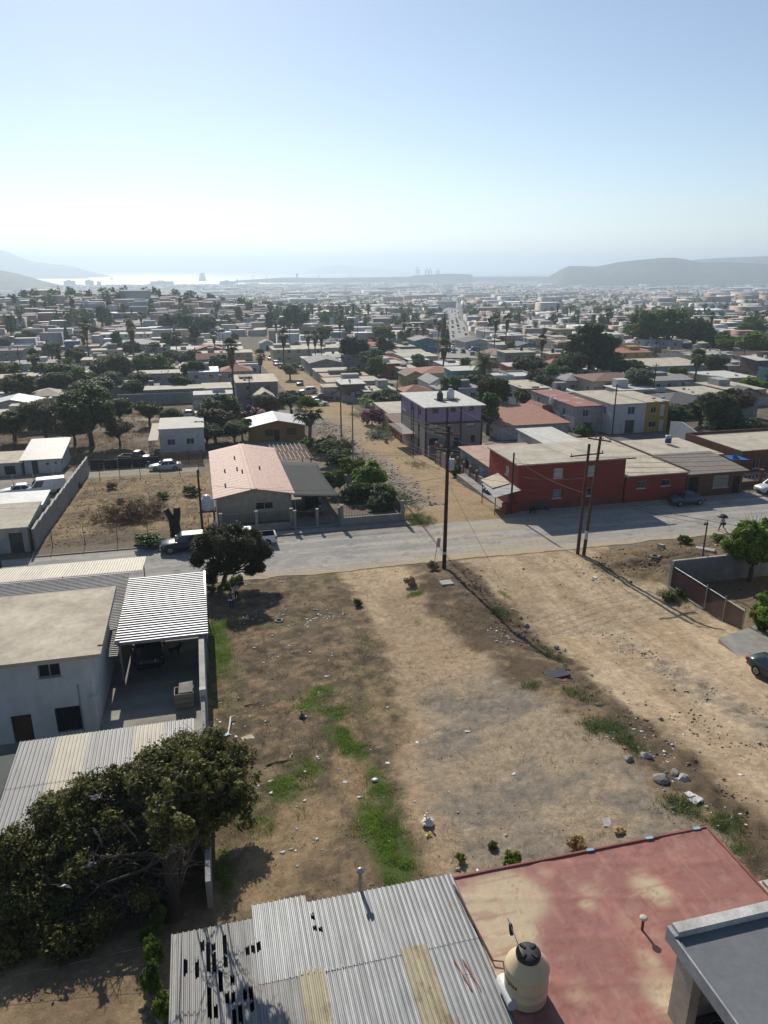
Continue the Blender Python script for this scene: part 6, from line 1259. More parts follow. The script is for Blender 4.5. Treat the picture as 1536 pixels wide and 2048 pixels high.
# iron fences
def iron_fence(label, s0, s1, t, z0, pz, hh, n_post, name='iron_fence', step=.17, rot=0, wallm=None):
    r = root(name, label, 'fence', s0, t, 0, rot); L = s1-s0; k = MB(); k.box(0, L, 0, .2, z0, pz, wallm or grey_wall); k.build('base_wall', r); k = MB()
    for i in range(int(L/step)+1): x = i*step; k.box(x, x+.03, .09, .12, pz+.003, hh, iron)
    for z in (pz+.15, hh-.12): k.box(0, L, .075, .088, z, z+.04, iron)
    k.build('railing', r)
    for i in range(n_post): x = L*i/(n_post-1); k = MB(); k.box(x-.14, x+.14, -.06, .26, z0, hh+.06, wallm or grey_wall); k.box(x-.17, x+.17, -.09, .29, hh+.063, hh+.12, wallm or grey_wall); k.build('post', r)
    return r
iron_fence('black iron fence before the pink roofed house', 1.0, 8.2, 72.8, -.1, .75, 2.1, 3); iron_fence('iron gate section between posts at the shade canopy', 8.5, 13.2, 72.3, -.1, .25, 2.0, 3, 'iron_gate'); iron_fence('iron railing on a low rendered wall before the garden', 13.4, 20.0, 72.0, -.2, 1.0, 2.3, 2); iron_fence('iron railing running back along the garden beside the cross street', 20.2, 29, 72.2, -1, .3, 1.7, 2, rot=math.radians(88))
# pergola
r3 = root('pergola', 'open pergola of pale slats over dark boards behind the pink roofed house', 'pergola', 9.3, 97.3, -1.5); k = MB()
for x, y in ((0,0),(4.6,0),(0,9),(4.6,9)): k.box(x, x+.12, y, y+.12, -1, 2.7, wood2)
k.build('post', r3); k = MB()
for i in range(8): x = .1+i*.62; k.box(x, x+.06, -.2, 4.2, 2.76, 2.84, whroof); k.box(x-.3, x-.24, 4.6, 9.3, 2.76, 2.84, whroof)
k.build('rafter', r3); k = MB()
for i in range(11): y = i*.82; k.box(-.2, 5.0, y, y+.3, 2.70, 2.755, brownroof)
k.build('board', r3)
# ---- ochre house with silver roof
s0, t0 = 7.9, 128.6; z0 = h(12, 129)
house('house', 'ochre yellow house with a silver gabled roof', s0, t0, 9.6, 8.2, 2.7, ochre, silverr, 'gable', ov=.5, rise=1.0, z=z0, sk=2.5, fr=fdk, wins=[pxwin(531,872,546,858,s0,t0,z0,'barred'), ('F', onT(549,880,t0)[0]-s0, .0, .95, 2.1, 'door', M('door_dark', (.03,.03,.03))), pxwin(574,869,592,856,s0,t0,z0,'barred')])
strip('porch', 7, 18, 124.5, 129.3, lambda s, t: hn(s, t)+.06, .6, .6, flatcol((.30,.29,.27)), 'yard_concrete')
# ---- white flat roofed house and its brown slat fence
s0, t0 = -7.1, 122.4; z0 = -3.1
house('house', 'white house with a flat cracked pale roof behind the brown slat fence', s0, t0, 7.1, 9.5, 4.1, wh_wall, crackroof, 'flat', ov=.12, th=.18, z=z0, sk=2, detail=True, wins=[pxwin(335,891,350,878,s0,t0,z0), pxwin(373,889,388,876,s0,t0,z0)])
r3 = root('porch_roof', 'cream porch roof on posts along the left side of white house', 'porch', -8.6, 118.5, z0); k = MB(); k.box(0,1.45,0,14,3.2,3.32, cream); k.build('roof', r3); k = MB()
for y in (.1,3,6,9.5,13.6): k.box(.05,.15,y,y+.1,-1,3.197, fdk)
k.build('post', r3)
r3 = root('slat_fence', 'brown horizontal slat fence before the white flat roofed house', 'fence', -6.8, 112.9, -2.5); k = MB()
for i in range(14): k.box(0, 6.4, 0, .04, -.3+i*.17, -.3+i*.17+.12, M('slat_brown', (.085,.045,.03), streak=.2))
k.build('slats', r3); k = MB()
for x in (0,2.1,4.2,6.3): k.box(x, x+.09, .045, .13, -.6, 2.15, iron)
k.build('post', r3)
r3 = root('dark_fence', 'dark sheet fence along the parallel street, left of slat fence', 'fence', -16.8, 113.2, -2.6); k = MB()
for i in range(5): k.box(i*2.0, i*2.0+1.85, 0, .05, -.4, 1.5-.12*(i % 2), M('tarp_black', (.02,.022,.026), .7, var=.3))
k.build('panel', r3); k = MB()
for i in range(6): k.tube([(i*2.0-.08,0,-.6),(i*2.0-.08,0,1.7)], .05, woodm, 6)
k.build('post', r3)
k = MB(); k.lathe([(.2,0),(.23,.1),(.23,.8),(.2,.9)], M('drum_blue', (.04,.12,.28), .5), n=14); solo(k, 'drum', 'blue plastic drum beside the parked silver sedan', 'drum', -8.4, 112.4, -2.5)
car('sedan', 'silver', 'silver white sedan parked before the brown slat fence', -5.9, 109.6, math.radians(2)); car('pickup', 'black', 'black pickup parked behind the dark sheet fence', -10.4, 117.6, math.radians(160))
# ---- shed house at the left
s0, t0 = -25.6, 112.6; house('house', 'small white house with a grey sheet lean-to roof at the left', s0, t0, 4.8, 9, 2.15, wh_wall, sheet_grey, 'shed', ov=.5, th=.08, tilt=.9, z=-2.5, wins=[('F',1.0,.0,.85,1.9,'door',fdk),('F',2.9,1.1,.5,.5),('F',4.05,1.25,.4,.4),('R',1.5,1.0,.8,.9),('R',4,1.1,.8,.9)])
house('house', 'low grey lean-to at the far left beside the small white house', -30.5, 112.0, 4.6, 7, 1.9, wh_dirty, conc_roof, 'flat', ov=.3, z=-2.5, wins=[('F',.5,.2,1.2,1.3,'door',darkr),('F',2.4,.2,1.4,1.3,'door',darkr)])
# ---- walls, cars and low roofs of the left lot
r3 = root('block_wall', 'grey block wall stepping down along the left side of the fenced plot', 'wall', -16.75, 72.5, 0); k = MB()
for i in range(13): y = i*2.9; k.box(0, .2, y+.002, y+2.898, -3.5, 2.15-.17*i, grey_wall); k.box(-.02,.22,y+.01,y+2.89,2.153-.17*i,2.22-.17*i, rk2)
k.build('block_wall', r3)
house('house', 'low white building with a cream flat roof at the left edge of the street', -30, 72.4, 12.9, 7.2, 2.4, wh_dirty, conc_roof2, 'flat', ov=.1, tilt=.3, z=0, wins=[('F',11.2,.0,1.2,2.0,'door',fdk),('F',6,1.0,1.4,1.1)])
house('house', 'low building under a white-sheeted roof behind the cream roofed one', -30, 79.9, 12.9, 4.6, 2.6, wh_dirty, silverr, 'flat', ov=.15, tilt=.2, z=-.3)
r3 = root('gate_frame', 'rusty steel gate frame at the left corner of the fenced plot', 'gate', -16.9, 71.9, 0); k = MB()
for y in (0,.9,1.8): k.tube([(0,y,-.2),(0,y,2.6)], .04, fdk, 6)
for z in (.3,1,1.7,2.5): k.tube([(0,0,z),(0,1.8,z)], .03, fdk, 6)
k.build('frame', r3)
car('sedan', 'white', 'white sedan in the yard left of the stepped block wall', *G(38,990), math.radians(4)); car('van', 'white', 'white van with its rear cut off by the stepped block wall', G(92,990)[0], G(92,990)[1]+1, math.radians(10))
r3 = root('rubbish_bags', 'heap of black rubbish bags beside the white van', 'bags', *G(125,978)); rb = random.Random(2)
for i in range(9):
    k = MB(); k.lathe([(.2,0),(.45,.15),(.5,.4),(.35,.65),(.1,.8),(.05,.85)], M('bag_black', (.018,.018,.02), .4, bmp=.5), (rb.uniform(-2.2,2.2), rb.uniform(-.6,.6), 0), 10); k.build('bag', r3)
for q in range(5):
    k = MB(); k.tube([(0,0,-.4),(0,0,2.3)], .04, steel, 6); 
    if q == 0: k.tube([(0,0,2.0),(1.0,.3,0)], .03, steel, 5)
    solo(k, 'fence_post', 'grey steel fence post in the paved yard at the left', 'post', -27+q*2.4, 100.5+.5*q, None, 0, 'yard fence posts')
# ---- fenced plot: fence posts and wires, stump, brush
for q in range(6):
    s_1 = -15.2+q*3.0; k = MB(); k.tube([(0,0,-.4),(.02*(-1)**q*3,.03,2.0)], .035, fdk, 6); solo(k, 'fence_post', 'thin fence post along the street side of the fenced plot', 'post', s_1, 72.9+.1*(q % 3), None, 0, 'street-side plot posts')
    k = MB(); k.tube([(0,0,-.4),(.04*(-1)**q,.03,2.2)], .045, woodm, 6); solo(k, 'fence_post', 'wooden fence post along the back of the fenced plot', 'post', -14.6+q*2.7, 105.6, None, 0, 'back plot posts')
for z in (.7,1.3,1.9): wire(P(-16.2,72.95,z), P(.2,73.05,z), .03, .006, 'thin fence wire along the street side of the plot'); wire(P(-14.8,105.6,z-2), P(-.6,105.6,z-2), .03, .006, 'thin fence wire along the back of plot')
SP = G(352,1070); r3 = root('tree_stump', 'thick dark tree stump with two sawn limbs at the plot', 'stump', *SP); k = MB(); k.tube([(0,0,-.3),(0,0,.3),(-.05,0,1.3),(-.12,0,1.9)], [.62,.56,.54,.5], M('bark_black', (.035,.028,.022), fsc=6, bmp=.7), 14); k.tube([(-.2,0,1.5),(-.5,0,2.3),(-.75,-.05,2.85)], [.36,.3,.27], MATS['bark_black'], 12); k.tube([(.12,0,1.5),(.3,0,2.3),(.32,0,2.95)], [.4,.36,.33], MATS['bark_black'], 12); k.build('trunk', r3)
k = MB(); k.tube([(-.74,-.05,2.83),(-.765,-.055,2.875)], .22, M('cut_wood', (.20,.14,.09)), 12); k.tube([(.32,0,2.94),(.32,0,2.97)], .27, MATS['cut_wood'], 12); k.build('cut_face', r3)
BP = G(265,1035); r3 = root('brush_pile', 'pile of dry brown branches in the middle of fenced plot', 'brush pile', *BP); rg_ = np.random.default_rng(8); C = np.stack([rg_.normal(size=260)*1.7, rg_.normal(size=260)*1.9, np.abs(rg_.normal(size=260))*.55+.1], 1); V, Q = leaves(C, np.full(260,.5), 60, .16, rg_, .3, .12); obj_of(np_mesh('twigs', V, Q, [LEAF['brown']]), 'twigs', r3)
k = MB(); rb = random.Random(6)
for i in range(60): x, y = rb.gauss(0,1.5), rb.gauss(0,1.6); a_ = rb.uniform(0,6.28); L_ = rb.uniform(.6,1.6); k.tube([(x,y,rb.uniform(.1,.8)),(x+L_*math.cos(a_),y+L_*math.sin(a_),rb.uniform(.2,1.5))], [.04,.012], bark, 5)
k.build('branch', r3)
for q, (ky, u, v, hh, w_, lb_) in enumerate((('bush0',300,1093,1.5,3.6,'broad green bush at the kerb of the fenced plot'),('bush1',325,998,1.0,1.6,'bright green weed in the upper plot'),('bush0',241,1008,.7,1.2,'small green weed behind the brush pile'),('bush0',385,990,1.4,2.6,'green bush by the right edge of plot'),('bush4',222,978,1.1,1.8,'dry round bush at the back left corner of the plot'))): plant(ky, *G(u, v), hh, w_, lb_, 'bush', 'bush')
car('suv', 'navy', 'dark blue-grey SUV parked behind the round roadside tree', G(373,1110)[0], 69.2, math.radians(1)); car('pickup', 'white', 'white pickup truck parked before the iron fence of the pink roofed house', G(535,1097)[0]-1.7, 69.0, math.radians(1))
# ---- brick red two-storey building with its extensions
s0, t0 = 33.3, 72.3; z0 = 0.0; rw_ = [pxwin(1107,956,1127,936,s0,t0,z0,'window',curt), pxwin(1172,952,1193,931,s0,t0,z0,'window',curt), pxwin(1104,997,1124,978,s0,t0,z0,'barred',M('curtain_blue', (.36,.40,.43))), pxwin(1173,992,1186,975,s0,t0,z0,'window'), ('L',8.5-3.6,3.5,1.0,1.0,'window',curt), ('L',8.5-2.0,.1,1.1,2.1,'door',darkr)]
r2 = house('house', 'brick red two-storey building with a pale flat roof at the street corner', s0, t0, 13.2, 8.5, 5.35, redw_, conc_roof2, 'flat', ov=.25, th=.14, z=z0, wins=rw_, plinth=(1.1, M('plinth_red', (.24,.06,.045))))
k = MB(); k.box(13.2, 14.3, -.28, -.1, 5.33, 5.45, fdk); k.build('roof_beam', r2)
k = MB(); k.box(-1.6, -.03, -.6, .4, -.2, 1.1, redw_); k.build('corner_wall', r2)
r3 = root('awning', 'patched sheet awning on posts at the left side of the red building', 'awning', 30.6, 71.6, 0); k = MB(); k.hexa([(-.2,.2,2.0),(2.75,-.2,2.75),(2.75,5.4,2.85),(.2,5.0,2.2),(-.2,.2,2.05),(2.75,-.2,2.8),(2.75,5.4,2.9),(.2,5.0,2.25)], wh_dirty); k.hexa([(.5,2.6,2.36),(2.6,2.4,2.86),(2.7,6.4,2.95),(.4,6.0,2.4),(.5,2.6,2.40),(2.6,2.4,2.90),(2.7,6.4,2.99),(.4,6.0,2.44)], cream); k.build('roof', r3); k = MB()
for x, y, z in ((0,.4,2.0),(.2,4.8,2.2),(1.4,-.0,2.4)): k.tube([(x,y,-.3),(x,y,z)], .05, wood2, 6)
k.build('post', r3)
for q in range(2): k = MB(); k.lathe([(.25,0),(.29,.06),(.29,.45),(.3,.47),(.29,.5),(.29,.85),(.26,.92),(.1,.95)], M('drum_blue', (.04,.12,.28), .5), n=18); solo(k, 'drum', 'blue plastic drum at the wall by the red building awning', 'drum', 32.6+.1*q, 80.2-.7*q, -.35, 0, 'blue drums by the awning')
r3 = root('bench', 'dark bench before the red building with a seated dog beside', 'bench', 35.2, 71.6, .14); k = MB(); k.box(0,1.8,0,.4,.40,.45, fdk); k.build('seat', r3); k = MB(); k.box(0,1.8,.38,.42,.5,.85, fdk); k.build('backrest', r3)
for x in (.1,1.6): k = MB(); k.box(x,x+.08,.02,.36,0,.398, fdk); k.build('leg', r3)
dog('black dog standing on the pavement before the red building', 34.6, 70.9, 1.8, dogm, 1.05, 0.14)
s0 = 46.75; house('house', 'brick red one-storey wing with a large pale stained flat roof', s0, t0, 8.0, 19, 3.15, redw_, conc_roof, 'flat', ov=.22, th=.14, z=z0, sk=2.5, wins=[pxwin(1272,977,1292,962,s0,t0,z0,'barred'), pxwin(1322,972,1342,958,s0,t0,z0,'barred'), pxwin(1222,974,1233,967,s0,t0,z0)] [:2])
k = MB(); k.box(-.1,.1,0,19,0,.18, fdk); solo(k, 'parapet_strip', 'dark parapet strip dividing the two pale flat roofs', 'parapet', 54.9, 72.2, 3.3)
s0 = 55.1; t0 = 72.6; house('house', 'brown one-storey house with a grey sheeted sloping front roof', s0, t0, 7.7, 6.6, 2.85, brickw, M('roof_sheet_brown', (.235,.20,.17), var=.2, fsc=4), 'shed', ov=.45, th=.1, tilt=.55, z=z0, wins=[('F',.25,.05,1.35,2.3,'door',M('door_black', (.012,.012,.014))), ('F',3.6,.9,2.2,1.5,'barred',curt), ('F',6.4,.05,.95,2.1,'door',iron)])
house('house', 'brown house under a broad cream flat roof behind the sheeted front roof', 55.1, 79.4, 9.8, 9.5, 3.2, brickw, conc_roof2, 'flat', ov=.2, th=.14, z=z0-.2, sk=2.5)
s_1, t_1 = at(1336,885,3.4); r3 = root('drum', 'blue drum with grey lid standing on the cream flat roof', 'drum', s_1, t_1, 3.35); k = MB(); k.lathe([(.4,0),(.42,.05),(.42,.7)], M('drum_navy', (.03,.07,.2), .5), n=20); k.build('body', r3); k = MB(); k.lathe([(.43,.7),(.43,1.0),(.4,1.02)], steel, n=20); k.build('lid', r3)
r2 = house('house', 'brick brown house with a cream flat roof at the right edge', 68.5, 80, 16, 12, 3.1, brickw, conc_roof2, 'parapet', z=-.3, parapet=.25, wins=[('F',2,.9,1.0,1.2),('F',6,.9,1.4,1.1)])
k = MB(); k.hexa([(0,0,2.3),(2.6,-.3,2.2),(2.7,1.8,2.3),(.2,2.0,2.35),(0,0,2.33),(2.6,-.3,2.23),(2.7,1.8,2.33),(.2,2.0,2.38)], M('tarp_blue', (.03,.17,.45), .5, var=.15)); k.add([(.2,.3,2.33),(1.3,.1,2.32),(1.4,1.5,2.36),(.75,.8,2.95)], [(0,1,3),(1,2,3),(2,0,3)], MATS['tarp_blue']); solo(k, 'tarp', 'bright blue tarpaulin tied beside the brown house at right', 'tarpaulin', 66.3, 79.0, 0)
r3 = root('ornate_fence', 'low brick fence with white scrollwork panels along the right street', 'fence', 62.9, 74.3, 0); k = MB(); k.box(0,20,0,.2,-.3,.75, brickw); 
k.build('base_wall', r3)
for i in range(6): x = i*3.9; k = MB(); k.box(x,x+.4,-.1,.3,-.3,2.1, brickw); k.box(x-.05,x+.45,-.15,.35,2.103,2.2, brickw); k.build('post', r3)
for i in range(5):
    k = MB(); x = .45+i*3.9
    for j in range(6):
        for q in range(8): a_ = q*.785; b_ = (q+1)*.785; c_ = x+.3+j*.56; k.tube([(c_+.24*math.cos(a_),.1,1.3+.42*math.sin(a_)),(c_+.24*math.cos(b_),.1,1.3+.42*math.sin(b_))], .028, wh_wall, 4)
    for z in (.8,1.85): k.tube([(x,.1,z),(x+3.4,.1,z)], .025, wh_wall, 5)
    k.build('scroll_panel', r3)
car('beetle', 'bluegrey', 'dark blue rounded compact car parked on the shaded street side', *G(1371,1008), math.radians(-1), z=.03); car('suv', 'silver', 'silver SUV cut off by the right edge of the street', G(1540,985)[0]+.4, G(1540,985)[1]-.2, math.radians(0), z=.03)
# ---- houses along the right of the cross street
s0, t0 = 34.6, 82.6; house('house', 'low grey house under a faded pink flat roof beside the cross street', s0, t0, 9.6, 12, 2.75, grey_wall, pinkflat, 'flat', ov=.3, th=.12, z=-.6, wins=[('L',2.5,.6,1.6,1.5,'window',curt),('L',7,.6,1.6,1.5,'window',curt),('F',.4,.0,1.0,2.0,'door',fdk)])
r3 = root('blanket', 'blanket with a dark blue lattice pattern hanging before the pink flat roof house', 'blanket', 36.2, 81.9, -.4); k = MB(); 
bm_, nt, b = new_mat('cloth_lattice'); ck = nt.nodes.new('ShaderNodeTexChecker'); ck.inputs['Scale'].default_value = 2.6; ck.inputs['Color1'].default_value = (.55,.5,.55,1); ck.inputs['Color2'].default_value = (.03,.03,.10,1); tcx = nt.nodes.new('ShaderNodeTexCoord'); mp = nt.nodes.new('ShaderNodeMapping'); mp.inputs['Rotation'].default_value = (0,.785,0); mp.inputs['Location'].default_value = (0,.3,0); nt.links.new(tcx.outputs['Object'], mp.inputs[0]); nt.links.new(mp.outputs[0], ck.inputs['Vector']); nt.links.new(ck.outputs['Color'], b.inputs['Base Color'])
k.hexa([(0,0,.5),(2.7,-.05,.4),(2.7,-.02,.4),(0,.03,.5),(0,0,2.1),(2.7,-.05,2.05),(2.7,-.02,2.05),(0,.03,2.1)], bm_); k.build('cloth', r3); k = MB(); k.tube([(-1.2,0,2.12),(4.2,0,2.05)], .012, wirem, 5); k.tube([(4.0,0,-.3),(4.0,0,4.2)], .05, wood2, 6); k.build('line_and_post', r3)
r3 = root('brick_fence', 'fence of red pillars and pale panels along the cross street', 'fence', 33.3, 79.5, -.4); k = MB()
for i in range(8): y = 5+i*2.4; k.box(-.18,.18,y,y+.36,-1.5,1.75, redw_); k.lathe([(.18,1.75),(.2,1.85),(.1,2.0)], wh_dirty, (0,y+.18,0), 8)
k.build('post', r3); k = MB(); 
for i in range(7): y = 5.4+i*2.4; k.box(-.06,.06,y,y+2.0,-1.5,1.15, wh_dirty if i % 2 else grey_wall)
k.box(-.08,.08,0.2,4.9,-1.2,1.5, grey_wall); k.box(-.09,.09,-.9,.19,-1,1.3, redw_); k.build('panel', r3)
s0, t0 = 44.9, 86.0; house('house', 'pale lavender house with a sloping grey-white roof behind the red building', s0, t0, 5.2, 12.5, 4.0, lav, crackroof, 'flat', ov=.3, th=.12, tilt=.15, z=-.8, wins=[('L',12.5-2.6,1.9,.9,1.1),('L',12.5-6.6,2.0,.9,1.1)], plinth=(1.1, redw_))
plant('bush0', *G(1165,872), 2.6, 4.0, 'leafy bush between the lavender house and the power pole', 'bush', 'bush')
# purple building
s0, t0 = 33.4, 107.6; z0 = -2.3; Lw = 14; Ww = 9.5; lw = MB()
wn_ = [(u0, v0, u1, v1) for u0, v0, u1, v1 in ((865,825,877,815),(901,823,912,813),(938,820,949,811),(858,858,877,845),(933,853,951,840),(858,889,876,876),(907,893,918,875),(941,883,950,870))]
wp_ = [pxwin(u0, v0, u1, v1, s0, t0, z0, 'window', curt if 3 <= i <= 4 else None) for i, (u0, v0, u1, v1) in enumerate(wn_)]
wp_ = [tuple(q) for q in wp_]; lower = [('L',Lw-3.6,.9,.8,1.5),('L',Lw-8,1,.8,1.4),('L',Lw-3.6,3.5,.8,1.2),('L',Lw-8,3.5,.8,1.2)]
r2 = house('house', 'three-storey building, purple on top and taupe below, with a white roof', s0, t0, Ww, Lw, 5.2, taupe, M('band_slab', (.33,.29,.27)), 'flat', ov=.06, th=.16, z=z0, sk=1.5, wins=[q for q in wp_ if q[2] < 4.6]+lower, fr=fdk)
up = MB(); ups = [q for q in wp_ if q[2] >= 4.6]; hol = [(q[1], q[1]+q[3], q[2], q[2]+q[4]) for q in ups]
wall_face(up, (0,0,0), (1,0,0), (0,-1,0), Ww, 5.37, 7.75, hol, purple); wall_face(up, (Ww,0,0), (0,1,0), (1,0,0), Lw, 5.37, 7.75, [], purple); wall_face(up, (Ww,Lw,0), (-1,0,0), (0,1,0), Ww, 5.37, 7.75, [], purple); wall_face(up, (0,Lw,0), (0,-1,0), (-1,0,0), Lw, 5.37, 7.75, [(Lw-3.3,Lw-2.5,6.2,7.2),(Lw-7.6,Lw-6.8,6.2,7.2)], purple); up.quad((.2,.4,5.4),(Ww-.2,.4,5.4),(Ww-.2,.4,7.7),(.2,.4,7.7), darkr); up.quad((.4,.2,5.4),(.4,Lw-.2,5.4),(.4,Lw-.2,7.7),(.4,.2,7.7), darkr); up.build('upper_wall', r2)
openings(r2, Ww, Lw, ups, glass(), fdk); k = MB(); k.box(-.35, Ww+.35, -.35, Lw+.35, 7.753, 7.9, whroof); k.build('upper_roof', r2); k = MB(); pmm = M('pillar_maroon', (.09,.05,.05))
for x in (-.03, Ww*.36, Ww*.60, Ww-.27): k.box(x, x+.3, -.04, -.003, -1.5, 7.74, pmm)
for y in (3.5,7.5,Lw-.3): k.box(-.04,-.003,y,y+.3,-1.5,7.74, pmm)
k.box(-.05, Ww+.05, -.07, -.042, 5.1, 5.36, pmm); k.build('pillar', r2)
k = MB(); k.box(-2.4, -.045, 5, Lw, 2.6, 2.72, taupe); 
for y in [5+.5*i for i in range(18)]: k.box(-2.4,-2.37,y,y+.03,2.723,3.6, iron)
k.box(-2.42,-2.35,5,Lw,3.603,3.66, iron); k.build('balcony', r2)
s_1, t_1 = at(874,800,5.6); tank('water_tank', 'black tank beside the grey one on the white roof of the purple building', s_1+.3, t_1-.6, z0+8.05, .5, 1.35, lidb, lidb); s_1, t_1 = at(893,798,5.6); tank('water_tank', 'grey-white tank on the white roof of the purple building', s_1+.45, t_1-.6, z0+8.05, .62, 1.6, pl, pl); k = MB(); k.box(-.9,3.0,-1.0,.9,0,.12, M('roof_patch_dark', (.06,.06,.06))); solo(k, 'tank_plinth', 'dark slab under the two tanks of the purple building', 'slab', s_1-1.2, t_1-.7, z0+7.905)
iron_fence('white-pillared front fence at the foot of the purple building', 33.5, 40, 105.5, -3, -1.5, -.3, 3, 'front_fence', wallm=grey_wall)
house('house', 'small orange house with a reddish roof left of the purple building', 33.6, 123.5, 4.2, 9, 2.5, orangew, brownroof, 'shed', ov=.4, tilt=.5, z=-3.2, fr=fdk, wins=[('F',1.2,.9,.8,.8),('L',2,.9,1,1)])
iron_fence('orange pillared fence before the small orange house', 33.3, 37.5, 121.5, -4, -2.8, -1.8, 3, 'front_fence', wallm=orangew)
house('house', 'pale flat roofed house behind the small orange house', 34.5, 134, 10, 12, 3.0, cream, conc_roof2, 'flat', z=-3.4)
k = MB(); k.box(-.3,.3,-.3,.3,-.3,.15, rk2); k.lathe([(.25,.15),(.33,.3),(.27,.75),(.33,.8)], orangew, n=14); solo(k, 'planter', 'terracotta coloured planter on the cross street edge', 'planter', *G(772,885))
car('sedan', 'bluegrey', 'pale blue sedan parked behind the pink flat roof at the purple building', 42.5, 103.5, math.radians(8), z=-1.3)
# red tile roof house, terracotta flat roof
house('house', 'house with a broad terracotta coloured flat roof right of the purple building', 50.5, 118, 13, 16, 2.6, wh_dirty, M('roof_terracotta', (.34,.165,.11), var=.2, fsc=4), 'shed', tilt=.6, ov=.3, z=-3)
r2 = house('house', 'small maroon house edged with sloping red tiles', *G(1085,850)[:2], 9.5, 7, 3.3, M('plaster_maroon', (.17,.085,.08), streak=.2), greyroof, 'flat', ov=.05, wins=[('F',1.2,.2,.9,2.2,'door',darkr),('F',4,.9,1.4,1.5),('R',1,.9,1.2,1.3)], fr=fdk)
k = MB(); w_, d_ = 9.5, 7
for a_ in ((-.6,-.6,w_+.6,-.6,w_+.1,.4,-.1,.4),(w_+.6,-.6,w_+.6,d_+.6,w_-.4,d_-.1,w_-.4,.4),(-.6,d_+.6,-.6,-.6,.4,.4,.4,d_-.1)): k.add([(a_[0],a_[1],2.75),(a_[2],a_[3],2.75),(a_[4],a_[5],3.75),(a_[6],a_[7],3.75)]+[(a_[0],a_[1],2.87),(a_[2],a_[3],2.87),(a_[4],a_[5],3.87),(a_[6],a_[7],3.87)], [(0,1,2,3),(4,5,6,7),(0,1,5,4),(1,2,6,5),(2,3,7,6),(3,0,4,7)], tile)
k.build('tile_skirt', r2)
# two-storey white and yellow row
s0, t0 = 71.8, 117.8; z0 = -2.9; house('house', 'white two-storey house joined to the yellow one', s0, t0, 6.9, 15, 5.4, wh_wall, conc_roof2, 'flat', ov=.15, z=z0, wins=[('F',3.2,3.5,1.5,1.4),('F',1.0,.05,1.1,2.3,'door',frw),('F',2.9,.05,1.9,2.4,'door',fdk),('L',11,.9,1,1.2),('L',12,3.3,1,1.4),('L',6,3.3,1,1.4)])
house('house', 'bright yellow two-storey house with white doors', s0+6.95, t0, 4.6, 12, 5.5, yellow, conc_roof2, 'flat', ov=.15, z=z0, wins=[('F',1.0,3.5,1.1,1.2),('F',2.9,2.9,1.0,2.2,'door',frw),('F',.9,.9,1.4,1.1,'barred'),('F',3.0,.05,1.0,2.2,'door',frw)])
s_1, t_1 = s0+8.9, t0+1.0; k = MB(); k.lathe([(.02,.3),(.35,.4),(.42,.55)], M('dish_red', (.4,.15,.12)), n=16); k.tube([(0,0,-.05),(0,0,.35)], .03, steel, 5); solo(k, 'satellite_dish', 'small red satellite dish on the yellow house roof', 'dish', s_1, t_1, z0+5.65); k = MB(); k.lathe([(.02,.3),(.4,.4),(.5,.6)], M('dish_blue', (.12,.35,.6)), n=16); k.tube([(0,0,-.05),(0,0,.35)], .03, steel, 5); solo(k, 'satellite_dish', 'blue satellite dish on the yellow house roof', 'dish', s_1+1.9, t_1, z0+5.65)
house('house', 'grey-white house with a red and white roof left of the white two-storey house', 66.3, 121, 5.4, 19, 4.9, wh_dirty, M('roof_red_white', (.30,.13,.11), var=.2, stain=((.55,.5,.45), .35, .55)), 'flat', ov=.2, z=-3.1, wins=[('L',3,3,1,1.2),('L',8,3,1,1.2),('L',14,2.6,1,1.4),('F',1.5,3,1.2,1.3)])
# white wall, pillars, dark street part
strip('side_street', 56, 100, 100.6, 116, lambda s, t: hn(s, t)+.04, 1, 1, flatcol((.16,.155,.15)), 'asphalt_dark', fine=.15, fsc=2.5, bmp=.1, bd=.01)
r3 = root('white_wall', 'tall white wall with sloping top behind the cream flat roof', 'wall', 78.6, 99.5, -2.0); k = MB(); k.prism([(0,-1),(10.5,-1),(10.5,2.7),(7.5,3.2),(0,1.6)], 'x', 0, .2, wh_wall); k.build('panel', r3)
r3 = root('pillar_row', 'brick pillars with a chain along the side street', 'fence', 59, 99.9, -1.8); 
for i in range(5): k = MB(); k.box(i*3.4, i*3.4+.8, 0, .7, -.5, 1.7, brickw); k.build('post', r3)
k = MB(); k.tube([(0,.35,.9),(14,.35,.9)], .03, steel, 5); k.build('chain', r3)
house('house', 'dark grey hipped roof house right of the yellow one', *G(1330,838), 12, 11, 2.9, M('plaster_olive', (.28,.22,.10)), slate, 'hip', rise=1.5, ov=.5)
# ================================================================ the blocks farther down: houses known one by one
WALLS = {'white': wh_wall, 'cream': cream, 'grey': grey_wall, 'pale grey': wh_dirty, 'peach': M('plaster_peach', (.52,.37,.24), streak=.15), 'pale blue': bluew, 'teal': M('plaster_teal', (.13,.27,.29), streak=.2), 'yellow': M('plaster_sunyellow', (.50,.37,.14), streak=.15),
         'brown': M('plaster_brown', (.20,.145,.11), streak=.2), 'red': M('plaster_red', (.42,.10,.06), streak=.15), 'taupe': taupe, 'pink': M('plaster_pink', (.52,.37,.34), streak=.15), 'green': M('plaster_green', (.27,.34,.25), streak=.2), 'blue': M('plaster_skyblue', (.13,.26,.42), streak=.15), 'lavender': lav}
ROOFS = {'pale': conc_roof2, 'tan': conc_roof, 'grey': greyroof, 'white': whroof, 'red': tile, 'brown': brownroof, 'slate': slate, 'silver': silverr, 'cracked white': crackroof, 'pink': pinkflat}
FOOT = [(o.location.x, o.location.y) for o in S.objects if o.type == 'EMPTY']
BOX = []     # occupied rectangles (s0, s1, t0, t1)
